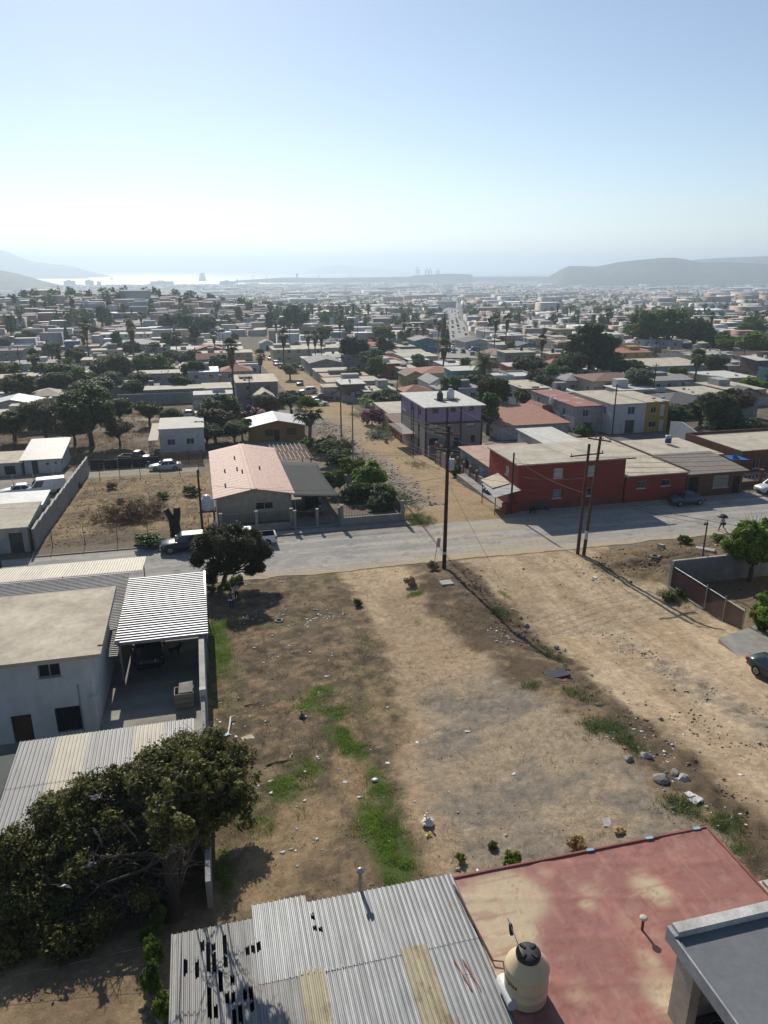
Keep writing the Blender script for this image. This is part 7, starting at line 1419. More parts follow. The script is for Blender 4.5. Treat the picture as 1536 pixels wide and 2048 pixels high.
for r_ in [o for o in S.objects if o.type == 'EMPTY' and o.get('category') in ('house',)]:
    w_ = [c for c in r_.children if c.name.startswith('wall')][0]; xs = [v.co.x for v in w_.data.vertices]; ys = [v.co.y for v in w_.data.vertices]
    s0, t0 = st(r_.location.x, r_.location.y); BOX.append((s0+min(xs), s0+max(xs), t0+min(ys), t0+max(ys)))
BOX += [(-40,37,-50,72),(-17,1,72,113),(19.5,34.5,70,420),(8,22,72,129),(-200,-1,105.5,113.5),(56,100,100,117),(36,54,100,118),(6,20,120,130),(-9,1,112,136)]
MARK = []    # landmarks for labels: name, s, t
def occ(s0, s1, t0, t1, g=.6): return any(s0 < b+g and s1 > a-g and t0 < d+g and t1 > c-g for a, b, c, d in BOX)
nhouse = [sum(1 for o in S.objects if o.get('category') == 'house')]
def winset(w, d, hh, rg, door=True):
    q = []; st_ = 2 if hh > 4.4 else 1
    for k in range(st_):
        zb = .9+k*2.7; n = max(1, int(w/3.2))
        for i in range(n):
            x = (i+.5)*w/n-.55+rg.uniform(-.25,.25)
            if k == 0 and door and i == n//2: q.append(('F', x, .05, .95, 2.05, 'door', rg.choice([fdk, frw, MATS['door_brown']])))
            else: q.append(('F', x, zb, 1.15, 1.1))
        for f in 'LR':
            for i in range(max(1, int(d/6))): q.append((f, (i+.4)*d/max(1, int(d/6)), zb, 1.1, 1.0))
    return [x for x in q if x[1] > .2 and x[1]+x[3] < (w if x[0] in 'FB' else d)-.2]
def mid(uL, uR, vb, hh, d, wall, roof, rt, label, name='house', cat='house', win=True, rise=1.2, rot=0, tilt=0, mark=None, axis='y', ov=.3):
    s0, t0 = G(uL, vb); s1 = G(uR, vb)[0]; s1 = s0+(uR-uL)/(F)*(math.hypot(*P(s0,t0)[:2]))*1.0; w = max(2.0, s1-s0); rg = random.Random(int(uL*3+vb))
    BOX.append((s0, s0+w, t0, t0+d)); nhouse[0] += 1
    if mark: MARK.append((mark, s0+w/2, t0+d/2))
    r_ = house(name, label, s0, t0, w, d, hh, WALLS[wall], ROOFS[roof], rt, ov=ov, rise=rise, tilt=tilt, axis=axis, wins=winset(w, d, hh, rg) if win else (), detail=False, cat=cat, rot=0, sk=3)
    if win: clutter(r_, w, d, hh, rt, WALLS[wall], rg)
    return r_
def clutter(r_, w, d, hh, rt_, wm, rg):
    """porch, roof room and yard wall that make each house different"""
    rk_ = list(ROOFS.values()); wk = list(WALLS.values()); wk = wk[:4]+[wk[10], wm, wm, wm]
    if rg.random() < .6:
        k = MB(); aw = w*rg.uniform(.25,.5); ax = rg.choice((0.0, w-aw)); ad_ = rg.uniform(.9,1.7); ah = rg.uniform(1.9,2.3); k.hexa([(ax,-ad_,ah-.15),(ax+aw,-ad_,ah-.15),(ax+aw,-.02,ah+.2),(ax,-.02,ah+.2),(ax,-ad_,ah-.08),(ax+aw,-ad_,ah-.08),(ax+aw,-.02,ah+.27),(ax,-.02,ah+.27)], rg.choice(rk_)); k.build('porch_roof', r_)
        k = MB(); k.box(ax+.1, ax+aw-.1, -ad_+.15, -ad_+.3, -2, ah-.2, wm); k.build('porch_wall', r_)
    if rg.random() < .5 and rt_ in ('flat','parapet','shed'): bx, by = rg.uniform(.05,.6)*w, rg.uniform(.35,.65)*d; k = MB(); k.box(bx, bx+w*.33, by, by+d*.33, hh-.4, hh+rg.uniform(.4,2.0), rg.choice(wk)); k.build('upper_room', r_)
    if rg.random() < .5: k = MB(); yd = rg.uniform(.9,2.0); k.box(-.4, w*rg.uniform(.6,1), -yd, -yd+.15, -2, rg.uniform(1.1,1.9), rg.choice(wk)); k.build('yard_wall', r_)
    if rg.random() < .35 and rt_ in ('flat','parapet'):
        for _ in range(3): bx, by = rg.uniform(.1,.85)*w, rg.uniform(.1,.85)*d; q = rg.uniform(.15,.5); k = MB(); k.box(bx, bx+q, by, by+q*1.4, hh-.2, hh+.14+q, rg.choice(wk)); k.build('roof_box', r_)
T = [(24,92,750,3.3,11,'white','grey','flat','white flat house left of the skirted palm'),(-30,22,757,3.0,10,'pale grey','pale','parapet','grey-white walled building at the far left'),(16,72,776,2.8,8,'white','white','parapet','white parapet house with a rooftop box before the left palm'),
(-20,30,864,2.6,9,'cream','tan','flat','cream low house at the left edge behind the dark bushes'),(60,118,815,2.6,8,'peach','tan','hip','small house with a pale hipped roof among dark trees'),(-30,62,838,2.6,8,'pale grey','silver','gable','house with pale blue-grey sheet roof at left edge'),
(206,304,718,4.6,20,'pale blue','grey','gable','large pale blue hall with a grey gabled roof'),(202,292,691,5.0,10,'white','white','flat','white and blue two-storey modern house behind the pale blue hall'),(133,156,716,6.5,6,'blue','white','flat','narrow blue and white tower house'),
(349,381,721,3.0,8,'cream','brown','flat','cream house with a blue door behind the olive trees'),(400,437,727,3.4,9,'white','pale','flat','white house with two windows left of the fan palm'),(450,504,737,5.2,9,'peach','tan','flat','peach two-storey house beside the cross street'),(455,500,760,3.0,6,'blue','grey','flat','low blue fronted house before the peach one'),
(205,258,795,2.4,8,'grey','grey','shed','grey metal roofed shed in the dark trees'),(290,316,797,2.6,5,'grey','grey','shed','small tilted grey roof shed by the long wall'),(408,462,803,3.0,9,'pale grey','tan','flat','low house with layered tan roofs left of the grey two-storey house'),
(476,556,813,5.4,13,'taupe','tan','flat','grey two-storey house with layered flat roofs at the cross street'),(513,549,822,3.0,6,'brown','tan','gable','small hut with a pale gabled roof before the grey house'),(548,646,727,4.8,14,'cream','pale','flat','long pale commercial building behind the skirted palms'),(640,682,720,4.4,12,'cream','pale','flat','cream flat building right of the commercial one'),
(621,684,750,3.6,14,'grey','grey','gable','grey gabled hall beside the cross street'),(634,702,762,2.6,8,'pale grey','tan','flat','low tan roofed house before the grey hall'),(648,738,774,2.7,7,'pink','pink','flat','low house with a pinkish flat roof'),(655,762,787,2.8,8,'pale grey','pale','flat','long low pale roofed house behind the brown hut'),
(684,731,803,4.0,8,'brown','white','flat','dark brown hut with a bright white flat roof'),(648,684,800,3.0,5,'pale grey','pale','flat','pale low annex left of the dark brown hut'),(730,795,806,2.6,8,'grey','pale','flat','grey house with a pale roof right of the brown hut'),(704,772,716,4.4,14,'cream','red','hip','cream house with a broad terracotta hipped roof'),
(770,806,756,4.2,9,'red','pale','flat','red walled house with a pale flat roof'),(800,836,760,3.2,8,'taupe','tan','flat','taupe house next to the red walled one'),(522,547,701,3.0,8,'white','grey','gable','small white gabled house at the end of the cross street'),(829,879,704,4.6,12,'teal','grey','gable','teal gabled house with a wide window'),
(798,831,710,3.2,8,'teal','pale','flat','low teal house left of the gabled one'),(806,878,733,3.2,12,'cream','pale','flat','cream house with long pale roofs below the teal gable'),(842,926,772,3.4,12,'cream','red','hip','yellowish house with a terracotta hipped roof by the palms'),(812,850,776,3.2,8,'yellow','brown','gable','small yellow house with a dark brown roof'),
(860,896,795,3.4,10,'white','grey','gable','white house with a grey gabled roof behind the purple building'),(890,938,750,2.8,12,'white','silver','flat','low house with a white metal roof'),(985,1028,787,4.2,9,'white','white','parapet','white parapet house right of the date palm'),(1026,1080,783,3.6,11,'white','white','parapet','second white parapet house, with a black rooftop tank'),
(985,1030,808,2.5,10,'cream','pale','flat','low cream roofs below the white parapet houses'),(993,1030,706,3.2,10,'white','pale','flat','white low house by the two thin palms'),(1032,1082,708,3.0,10,'teal','slate','gable','grey-teal gabled house by the two thin palms'),(980,1042,727,2.8,12,'brown','brown','gable','house with a wide brown gabled roof'),(1035,1092,716,2.4,10,'green','pale','flat','long low green house with pale roof'),
(1065,1097,687,3.2,9,'teal','white','flat','small teal house with a white roof edge'),(1108,1137,691,3.8,9,'white','pale','flat','small white house left of the dark tall trees'),(930,986,700,3.2,14,'pale grey','slate','gable','grey gabled house at the foot of the avenue'),(970,1030,678,3.6,14,'white','pale','flat','long white flat house right of the avenue'),(1029,1052,675,5.0,9,'white','pale','flat','white two-storey house right of the avenue'),
(1050,1078,677,4.0,10,'brown','slate','flat','brown house next to the white two-storey one'),(1110,1152,674,4.0,12,'yellow','tan','flat','long yellow house behind the dark tall trees'),(1044,1100,820,4.6,12,'pale grey','tan','flat','grey-cream building with a white tank, right of the purple one'),(1100,1146,826,3.4,8,'white','grey','flat','low white house with a grey roof beside the grey-cream building'),
(1238,1305,737,5.0,10,'yellow','red','shed','yellow two-storey house with a red roof'),(1300,1420,762,4.0,14,'pale blue','tan','shed','long pale blue hall with a grey-tan roof'),(1281,1300,762,3.6,8,'brown','grey','flat','brown brick annex left of the pale blue hall'),(1186,1300,792,3.6,12,'cream','brown','hip','cream house with a broad reddish hipped roof'),
(1433,1512,788,3.8,12,'cream','white','flat','cream house with a bright white flat roof at right'),(1305,1400,783,2.6,10,'pale grey','grey','shed','low house with a wide grey roof'),(1130,1190,785,3.0,12,'pale grey','grey','hip','low house with a pale grey hipped roof'),(1383,1465,822,3.4,10,'grey','pale','flat','house with rubble heaped on its pale roof'),(1455,1530,812,3.4,12,'pale grey','pale','flat','pale roofed house at the right edge'),
(1462,1516,838,5.0,3,'grey','slate','gable','bare grey gable wall at the right'),(1216,1247,695,5.6,8,'white','white','flat','tall white block left of the big dark trees'),(1365,1422,659,4.6,12,'white','pale','parapet','white house with a row of windows at the upper right'),(1440,1490,645,4.6,12,'brown','tan','flat','brown flat building at the upper right'),(1230,1290,655,4.6,14,'taupe','brown','hip','taupe two-storey house with a hipped roof'),(1190,1235,668,3.6,12,'pale grey','tan','flat','pale grey low building before the taupe house'),
(1500,1560,720,3.4,10,'grey','grey','flat','dark grey building at the right edge behind the mural wall'),(1390,1468,738,3.0,8,'brown','slate','flat','low dark brown building behind the pale blue hall')]
LM = {}
for q in T:
    mid(*q[:8], q[8], tilt=.5 if q[7] == 'shed' else 0, mark=q[8]); 
for n_, u, v in (('purple building',890,860),('ochre house',550,860),('white flat roofed house at the left',365,870),('brick red building',1150,980),('pink roofed house',500,950),('yellow row house',1280,830)): MARK.append((n_, *G(u, v)))
r3 = root('mural_wall', 'wall painted bright blue with green hills at the right edge', 'wall', *G(1464,740), None, 0); mw, nt, b = new_mat('mural_paint'); tcx = nt.nodes.new('ShaderNodeTexCoord'); sp_ = nt.nodes.new('ShaderNodeSeparateXYZ'); nt.links.new(tcx.outputs['Object'], sp_.inputs[0]); ns_ = nz(nt, .35, 2); ad = nt.nodes.new('ShaderNodeMath'); ad.operation = 'MULTIPLY_ADD'; nt.links.new(ns_, ad.inputs[0]); ad.inputs[1].default_value = -3.0; nt.links.new(sp_.outputs['Z'], ad.inputs[2]); nt.links.new(mix(nt, (.03,.22,.10), (.05,.30,.52), ramp(nt, ad.outputs[0], [(.0,0.0),(.08,1.0)])), b.inputs['Base Color'])
k = MB(); k.box(0,13,0,.25,-1,3.2, mw); k.build('panel', r3)
k = MB(); k.box(0,20.5,0,.3,-2,2.6, grey_wall); s_1, t_1 = G(236,812); solo(k, 'long_wall', 'long plain grey wall behind the cracked white roof', 'wall', s_1, t_1); BOX.append((s_1, s_1+21, t_1-1, t_1+1))
mid(292,400,808,3.2,6,'grey','pale','flat','long low building with a cream roof behind the long grey wall'); s_1, t_1 = G(374,832); car('sedan', 'white', 'white sedan parked on the roof terrace by the long grey wall', s_1, t_1-1.2, math.radians(3))
# tanks on roofs
for u, v, zr, lb_, mt in ((1032,771,4.0,'black round tank on the white parapet house',lidb),(1103,802,4.9,'white tank on the grey-cream building right of purple one',pl),(1152,818,3.0,'small white tank on the low white house',pl)):
    s_1, t_1 = at(u, v+6, h(*G(u, v+22))+zr-.2); tank('water_tank', lb_, s_1, t_1, h(*G(u, v+22))+zr-.3, .5, 1.4, mt, mt, n=14)
# cars along the cross street and other streets
for kd, cl, u, v, ro, lb_ in (('suv','silver',616,787,4,'silver SUV parked along the cross street'),('pickup','maroon',643,801,2,'maroon pickup parked on the cross street'),('sedan','silver',637,811,175,'silver-white sedan in front of the maroon pickup'),('sedan','charcoal',600,770,80,'dark sedan parked by trees on the cross street'),('van','white',546,720,40,'white van far up the cross street'),('suv','white',553,731,95,'white SUV facing down the cross street'),('suv','black',563,737,95,'black SUV beside the white one'),('sedan','white',596,741,10,'white sedan under the trees of the grey hall'),('sedan','silver',1213,722,20,'silver sedan by the yellow two-storey house'),('suv','charcoal',1234,734,15,'dark SUV by the yellow two-storey house'),('sedan','silver',1327,724,5,'silver sedan behind the pale blue hall'),('suv','white',1470,733,80,'white SUV before the blue mural wall'),('sedan','white',1002,765,10,'white sedan behind white parapet houses'),('sedan','bluegrey',1210,707,30,'blue-grey sedan on the street by the white block'),('sedan','white',28,714,0,'white sedan on the left street near the tower'),('van','white',25,724,10,'white tow truck like van at the far left'),('sedan','white',193,703,90,'white sedan left of the pale blue hall'),('sedan','silver',200,709,90,'silver sedan left of the pale blue hall'),('sedan','charcoal',28,735,0,'dark sedan at far left street'),('sedan','white',185,697,90,'white hatchback farther left of the pale blue hall')):
    s_1, t_1 = G(u, v); car(kd, cl, lb_, s_1, t_1, math.radians(ro)); BOX.append((s_1-3, s_1+3, t_1-3, t_1+3))
# ---------------------------------------------------------------- trees known one by one: (proto, u, v foot, height, width, label)
TR = [('round3',185,895,10.5,10.5,'big dark tree left of the white flat roofed house'),('round5',95,885,7.5,8,'grey-green tree left of the big dark one'),('round2',150,890,6,6,'olive tree between the grey-green and the big dark tree'),('round6',240,893,5,5,'thin brownish tree right of the big dark one'),('round1',40,812,7.5,8.5,'dark round tree at the left edge'),('round1',130,790,8,10,'dark dense tree below the left palms'),('round4',165,795,8,8,'green tree below the left palms'),('round3',215,770,8,9,'dark tree before the pale blue hall'),('round2',240,772,9,10,'broad olive tree before the pale blue hall'),('round0',300,772,9,11,'big olive-green tree right of the pale blue hall'),('round5',285,790,6,7,'greyish tree by the tilted grey roof'),('round1',390,782,8,8,'dark tree left of the layered tan roofs'),('round3',365,795,6,7,'dark tree behind the long low building'),('round1',445,765,8,9,'dark round tree below the peach house'),('round0',345,705,9,10,'light olive tree right of the pale blue hall roof'),('lime0',365,700,6,6,'bright green tree beside the light olive one'),
 ('round3',340,672,12,14,'dark tree mass at left, first of the row'),('round3',375,675,13,15,'dark tree mass at left, second of the row'),('round1',412,678,12,14,'dark tree mass at left, right end of the row'),('tall1',205,655,12,10,'grey-green tall tree on the left hill side'),('cyp0',135,690,9,3.4,'dark pointed cypress left of the tower house'),('round1',60,690,7,8,'dark tree at left by the white flat house'),('round5',105,720,7,8,'grey tree left of the tower house'),('round1',265,725,8,8,'dark tree at the corner of the pale blue hall'),
 ('round3',593,672,17,17,'very large dark round tree behind the commercial building'),('round1',570,668,10,9,'dark tree left of the very large one'),('tall0',540,668,12,7,'dark tall tree left of the commercial building'),('round0',646,690,9,12,'olive tree behind the cream flat building'),('tall0',700,742,11,9,'dark tall tree right of the skirted palms'),('tall0',722,740,10,8,'second dark tall tree right of the skirted palms'),('round3',745,750,8,9,'dark tree right of the tall pair'),('round4',752,765,7.5,7,'green round tree left of the red walled house'),('round1',770,715,7,9,'dark tree right of the terracotta hipped roof'),('round0',766,690,9,13,'broad olive-brown tree behind the terracotta roof'),('lime0',809,690,7,6,'bright green tree left of the teal gable'),('cyp0',888,680,13,4,'tall dark cypress at the avenue'),('cyp0',895,688,8,3,'smaller dark cypress at the avenue'),('bush2',905,692,2.5,9,'low dark hedge at the end of the avenue'),
 ('round1',950,790,5.2,11,'dark dense tree below the date palm'),('round3',918,780,5,7,'dark tree left of the date palm base'),('round1',985,838,8.5,8,'dark tree right of the purple building'),('tall1',975,870,7.5,5,'dark tall tree at the right wall of purple building'),('bush3',1020,873,2.5,6,'reddish bougainvillea hedge beside the purple building'),('bush2',1040,872,2.5,5,'dark hedge beside the bougainvillea'),('round1',1055,760,7,12,'dark broad tree behind the white parapet houses'),('round0',1110,775,6,8,'olive tree behind grey-cream building'),('round2',1085,790,5,6,'olive shrubby tree right of the white parapet houses'),
 ('tall0',1150,760,13,11,'dark tall tree, left of the dark group at right'),('tall0',1178,762,16,12,'tallest dark tree of the dark group at right'),('tall0',1205,760,13,11,'dark tall tree, right of the dark group'),('round3',1135,770,9,9,'low dark tree at the left foot of the dark group'),('round1',1215,765,7,9,'low dark tree at the right foot of the dark group'),('round0',1290,705,17,20,'big green tree, left of the large pair at right'),('round4',1335,705,18,22,'big green tree, right of the large pair at right'),('round2',1385,705,14,16,'olive tree right of the large pair'),('round0',1425,705,9,12,'green tree farther right of the large pair'),('lime0',1460,712,8,14,'bright green broad tree near the mural'),('lime0',1510,718,10,15,'bright green tree at the right edge above the mural'),('round4',1500,680,12,16,'green tree behind the bright ones at right edge'),
 ('round5',1425,765,8,8,'grey-green tree right of the pale blue hall'),('round5',1275,795,7,8,'grey-green tree right of the reddish hipped roof'),('bush1',1225,792,3.5,6,'bright green bush before the reddish hipped roof'),('round6',1470,850,7,7,'brownish green tree behind the white wall'),('round2',1430,868,7.5,8,'tall reed-like olive tree right of the white wall'),('bush2',1475,868,3.5,12,'dark green hedge behind the brown house at right'),('bush2',1530,875,3.5,10,'dark green hedge at the right edge'),('round1',1335,855,4.5,9,'dark tree before the dark hipped roof'),('bush0',1500,800,4,8,'green bushes at right before the grey gable wall'),('lime0',1500,795,5,8,'bright bush by the white roofed cream house'),
 ('round1',440,855,6.5,8,'dark tree left of the ochre house'),('round6',430,880,6,7,'reddish brown dark tree left of the ochre house'),('round4',455,850,6,7,'green tree behind the left side of ochre house'),('lime0',485,880,4,4,'yellow-green tree at the left wall of the ochre house'),('round3',415,895,4.5,6,'dark tree by the right wall of the white house'),('round1',583,828,5,7,'dark round tree behind the ochre house'),('bush3',500,835,2.5,9,'reddish hedge behind the ochre house'),('round1',470,888,4,5,'dark tree beside the brown reddish one'),
 ('round3',655,930,3.6,4.4,'dark tree in the garden of the pink roofed house'),('round0',680,950,3.6,4.4,'dark green tree in the garden beside the net canopy'),('lime0',705,965,3.4,4.0,'green tree in the middle of the garden'),('lime0',738,988,4.0,4.8,'bright yellow-green tree at the street side of the garden'),('lime0',668,990,3.2,3.2,'small bright bush tree beside the canopy corner'),('round4',766,1008,2.6,3.4,'dark tree at the garden corner'),('bush2',715,1000,3,5,'dark bush in the garden by the railing'),('bush2',760,1020,2.2,3.4,'dark bush behind the railing'),('bush2',650,905,3.2,4,'dark bush at the end of the pergola'),('bush1',615,900,2.2,3,'yellow-green bush beside the pergola'),('bush4',690,905,2.4,4,'dry golden bush by the cross street pole'),('round5',662,922,3.4,3.6,'grey-green tree by the cross street pole'),
 ('bush3',745,850,3.6,4.5,'magenta bougainvillea beside the cross street'),('round3',775,825,5,8,'dark tree behind the bougainvillea'),('bush1',790,818,3.2,14,'long green hedge left of the purple building'),('bush1',760,812,3.2,10,'green hedge behind the bougainvillea'),('bush0',765,868,1.8,3.5,'spiky green plants by the cross street'),('bush2',920,952,2.6,3.5,'dark bush in the front yard by the transformer'),('bush2',900,880,2,3,'bush at the foot of the purple building')]
for ky, u, v, hh, w_, lb_ in TR:
    s_1, t_1 = G(u, v); plant(ky, s_1, t_1, hh, w_, lb_, 'bush' if ky.startswith('bush') else 'tree', 'bush' if ky.startswith('bush') else {'cyp0': 'cypress_tree'}.get(ky, 'tree'))
PL = [('fan',181,735,14.5,'tallest fan palm at the left',1.2),('fan',170,718,9,'skirted palm left of the tallest one',1.1),('fan',270,735,13,'fan palm with dark skirt before the pale blue hall',1.2),('fan',78,775,8.5,'bent skirted palm behind the left white house',1.2),('fan',470,812,13.5,'slender fan palm left of the grey two-storey house',1.1),('fan',522,765,7.5,'fan palm with drooping head near the cross street',1.1),('fan',568,737,11,'skirted palm left of the commercial building front',1.2),('fan',619,728,10,'leftmost of the three skirted palms',1.0),('fan',631,730,10,'middle one of the three skirted palms',1.0),('fan',643,728,10,'rightmost of the three skirted palms',1.0),('fan',622,895,6.0,'broad fan palm beside the ochre house',1.5),('fan',886,762,9.5,'fan palm left of the date palm',1.3),('fan',988,708,13.5,'left one of the two thin palms',1.1),('fan',1010,705,13.5,'right one of the two thin palms',1.1),('fan',1387,780,8,'fan palm before the pale blue hall',1.3),('fan',820,690,8,'short skirted palm, first left of the teal gable',1.0),('fan',834,690,8,'short skirted palm above the teal gable',1.0),('fan',847,690,8,'short skirted palm right above the teal gable',1.0),('fan',876,688,8.5,'short skirted palm beside the cypress',1.0),('fan',1522,660,9,'dark skirted palm at the upper right edge',1.1),('fan',680,690,11,'fan palm row, left one by the street behind',1.0),('fan',692,688,9,'fan palm row, right one by the street behind',1.0),('fan',553,690,11,'dark palm behind the tall dark tree',1.0)]
for i, (kd, u, v, hh, lb_, wd) in enumerate(PL): s_1, t_1 = G(u, v); palm(kd, i % 3, s_1, t_1, hh, lb_, wide=wd)
palm('date', 0, *G(966,784), 7.4, 'large date palm with a round feathery crown', wide=1.25); palm('date', 0, *G(140,775), 6.0, 'date palm among the dark trees at left', wide=1.0); palm('date', 0, *G(1070,672), 6, 'date palm by the brown house right of the avenue', wide=.8)
k = MB(); 
V, Q = leaves(np.random.default_rng(4).normal(size=(160,3))*np.array([1.2,1.2,.25])+np.array([0,0,.6]), np.full(160,.3), 14, .28, np.random.default_rng(4), .2, .12); r3 = root('agave_clump', 'spiky agave clump in front of the small orange house', 'plant', *G(758,875)); obj_of(np_mesh('foliage', V, Q, [LEAF['grey']]), 'foliage', r3)
# ---------------------------------------------------------------- the rest of the town, house by house while they show large
AV0, AV1 = G(917, 715), G(905, 600)                      # the straight avenue
AVD = Vector((AV1[0]-AV0[0], AV1[1]-AV0[1])).normalized()
def avdist(s, t): return (s-AV0[0])*AVD.y-(t-AV0[1])*AVD.x
S20, S21 = G(745,660), G(925,607); D2 = Vector((S21[0]-S20[0], S21[1]-S20[1])).normalized()
def st2dist(s, t): return (s-S20[0])*D2.y-(t-S20[1])*D2.x
def blocked(s, t, m=6): 
    return (abs(avdist(s, t)) < m+6 and t > 262) or (abs(st2dist(s, t)) < m+3 and t > 420) or 19 < s < 36 and t < 330
def onpic(s, t, z=0, mg=60):
    X, Y, _ = P(s, t); Z = h(s, t)+z-CZ; f = Y*math.cos(PITCH)-Z*math.sin(PITCH)
    if f < 5: return False
    u = 768+F*X/f; return -mg < u < 1536+mg
ORD = ['first','second','third','fourth','fifth','sixth','seventh','eighth','ninth','tenth','eleventh','twelfth']
USED = {}
def where(s, t):
    m_ = min(MARK, key=lambda q: (q[1]-s)**2+((q[2]-t)*.6)**2); X, Y, _ = P(s, t); X2, Y2, _ = P(m_[1], m_[2])
    rel = 'behind' if Y-Y2 > 14 else 'before' if Y2-Y > 12 else 'right of' if X*Y2 > X2*Y else 'left of'
    return rel, m_[0]
def short(n):
    for p in (' with ',' left ',' right ',' behind ',' beside ',' at ',' by ',' in ',' before ',' above ',' below ',' next ',', ',' under ',' on ',' among '): n = n.split(p)[0]
    return ' '.join(n.split()[:5])
def uniq(lb):
    n = USED.get(lb, 0); USED[lb] = n+1
    return lb if n == 0 else (ORD[min(n, 11)]+' '+lb)
rg = random.Random(33); cand = []
wc = ['white']*5+['cream']*4+['pale grey']*5+['grey']*3+['peach']*2+['pale blue','teal','brown','brown','taupe','taupe','pink','cream','white','red','blue','peach']; rc = ['pale']*6+['tan']*5+['grey']*5+['white']*3+['cracked white']*2+['red']*2+['brown']*2+['slate']*2+['silver']*2+['pink']
for bt_ in range(0, 14):
    for row in range(5):
        t0 = 117+bt_*48+row*8.9+rg.uniform(-.5,.5)
        s = -420+rg.uniform(0,8)
        while s < 520:
            w = rg.uniform(6,11.5); d = rg.uniform(5.5,7.6); s1 = s+w
            if t0 > (172 if s < 20 else 152) and onpic(s+w/2, t0) and not occ(s, s1, t0, t0+d, .4) and not blocked(s+w/2, t0+d/2, 8) and rg.random() < .9 and not (abs(s+60) < 8 or abs(s+100) < 8 or abs(s-84) < 8 or abs(s-140) < 8 or abs(s-196) < 8):
                cand.append((s, t0, w, d))
            s = s1+rg.uniform(.5,3)
cand.sort(key=lambda q: q[1]**2+q[0]**2*.5)
NH = 296-nhouse[0]; HR = []
for (s, t, w, d) in cand[:NH]:
    wl, rf = rg.choice(wc), rg.choice(rc); rt_ = 'gable' if rf in ('red','brown','slate') and rg.random() < .6 else 'hip' if rf == 'red' else rg.choice(['flat','flat','flat','parapet','shed']); hh = rg.choice([2.7,2.9,3.1,3.3,2.8,3.0,2.9,5.3]); rel, mk = where(s+w/2, t+d/2)
    kind_ = {'flat': 'flat-roofed', 'parapet': 'parapet-roofed', 'shed': 'sloping-roofed', 'gable': 'gabled', 'hip': 'hipped-roofed'}[rt_]
    lb_ = uniq('%s %s %shouse with %s roof %s the %s' % (wl, kind_, 'two-storey ' if hh > 4 else '', rf, rel, short(mk)))
    HR.append(house('house', lb_, s, t, w, d, hh, WALLS[wl], ROOFS[rf], rt_, ov=rg.uniform(.1,.5), tilt=rg.uniform(.2,.6) if rt_ == 'shed' else 0, rise=rg.uniform(.9,1.6), axis=rg.choice('xy'), wins=winset(w, d, hh, rg), detail=False, sk=3, group='houses of the blocks below')); BOX.append((s, s+w, t-.5, t+d))
    clutter(HR[-1], w, d, hh, rt_, WALLS[wl], rg)
    if rg.random() < .42:
        tank('water_tank', uniq('%s tank on a roof %s the %s' % (('black' if rg.random() < .4 else 'white'), rel, short(mk))), s+w*rg.uniform(.2,.8), t+d*rg.uniform(.3,.8), h(s, t)+hh+.1, .5, 1.3, lidb if rg.random() < .4 else pl, lidb, n=10, group='roof tanks of the blocks below')
rest = cand[NH:]
# trees between them
names_ = {'round0':'green round','round1':'dark round','round2':'olive round','round3':'dark dense','round4':'mid green round','round5':'grey-green round','round6':'brownish','tall0':'dark tall','tall1':'green tall','lime0':'bright green'}
TX = [(30,885,6,8),(15,775,7,9),(62,802,6,8),(112,856,6,7),(150,852,7,8),(182,822,7,9),(205,806,6,8),(240,846,5,7),(300,852,5,6),(330,765,7,9),(345,742,7,8),(10,705,7,9),(85,765,6,8),(250,765,7,9),(310,722,7,8),(155,745,8,8),(380,742,7,8),(60,860,5,6),(270,800,5,6),(225,790,6,7),(345,855,4,5),(120,800,7,9),(1400,852,5,7),(1262,762,6,8),(1050,824,5,6),(1350,770,5,6),(705,770,5,6),(580,760,5,6)]
for i, (u, v, hh, w_) in enumerate(TX): s_1, t_1 = G(u, v); ky = ('round3','round0','round1','round5','round4','round2','tall0','round1')[i % 8]; rel, mk = where(s_1, t_1); plant(ky, s_1, t_1, hh, w_, uniq('%s tree in the overgrown plots %s the %s' % (names_[ky], rel, short(mk))), 'tree', 'tree', 'trees in the overgrown plots'); BOX.append((s_1-1.5, s_1+1.5, t_1-1.5, t_1+1.5))
ntree = 0; keys = ['round0','round1','round2','round3','round4','round5','round6','tall0','tall1','cyp0','lime0','bush0','bush2','round1','round3']
names_ = {'round0':'green round','round1':'dark round','round2':'olive round','round3':'dark dense','round4':'mid green round','round5':'grey-green round','round6':'brownish','tall0':'dark tall','tall1':'green tall','cyp0':'dark pointed','lime0':'bright green','bush0':'low green','bush2':'low dark'}
NT = 293-len(TR)-len(TX)-8; tries = 0
while ntree < NT and tries < 9000:
    tries += 1; t = 118+(rg.random()**.75)*460; s = rg.uniform(-330, 420)
    if not onpic(s, t) or occ(s-.8, s+.8, t-.8, t+.8, .3) or blocked(s, t, 2): continue
    ky = rg.choice(keys); hh, w_ = {'cyp0': (rg.uniform(6,10), rg.uniform(2,3.4)), 'tall0': (rg.uniform(8,13), rg.uniform(4,7)), 'tall1': (rg.uniform(8,12), rg.uniform(4,7)), 'bush0': (2.2,3.5), 'bush2': (2.4,4)}.get(ky, (rg.uniform(3.5,7), rg.uniform(3.5,6.5))); rel, mk = where(s, t)
    plant(ky, s, t, hh, w_, uniq('%s %s %s the %s' % (names_[ky], 'bush' if ky.startswith('bush') else 'tree', rel, short(mk))), 'bush' if ky.startswith('bush') else 'tree', 'bush' if ky.startswith('bush') else 'tree', 'trees among the houses below'); BOX.append((s-1.4, s+1.4, t-1.4, t+1.4)); ntree += 1
npalm = 0
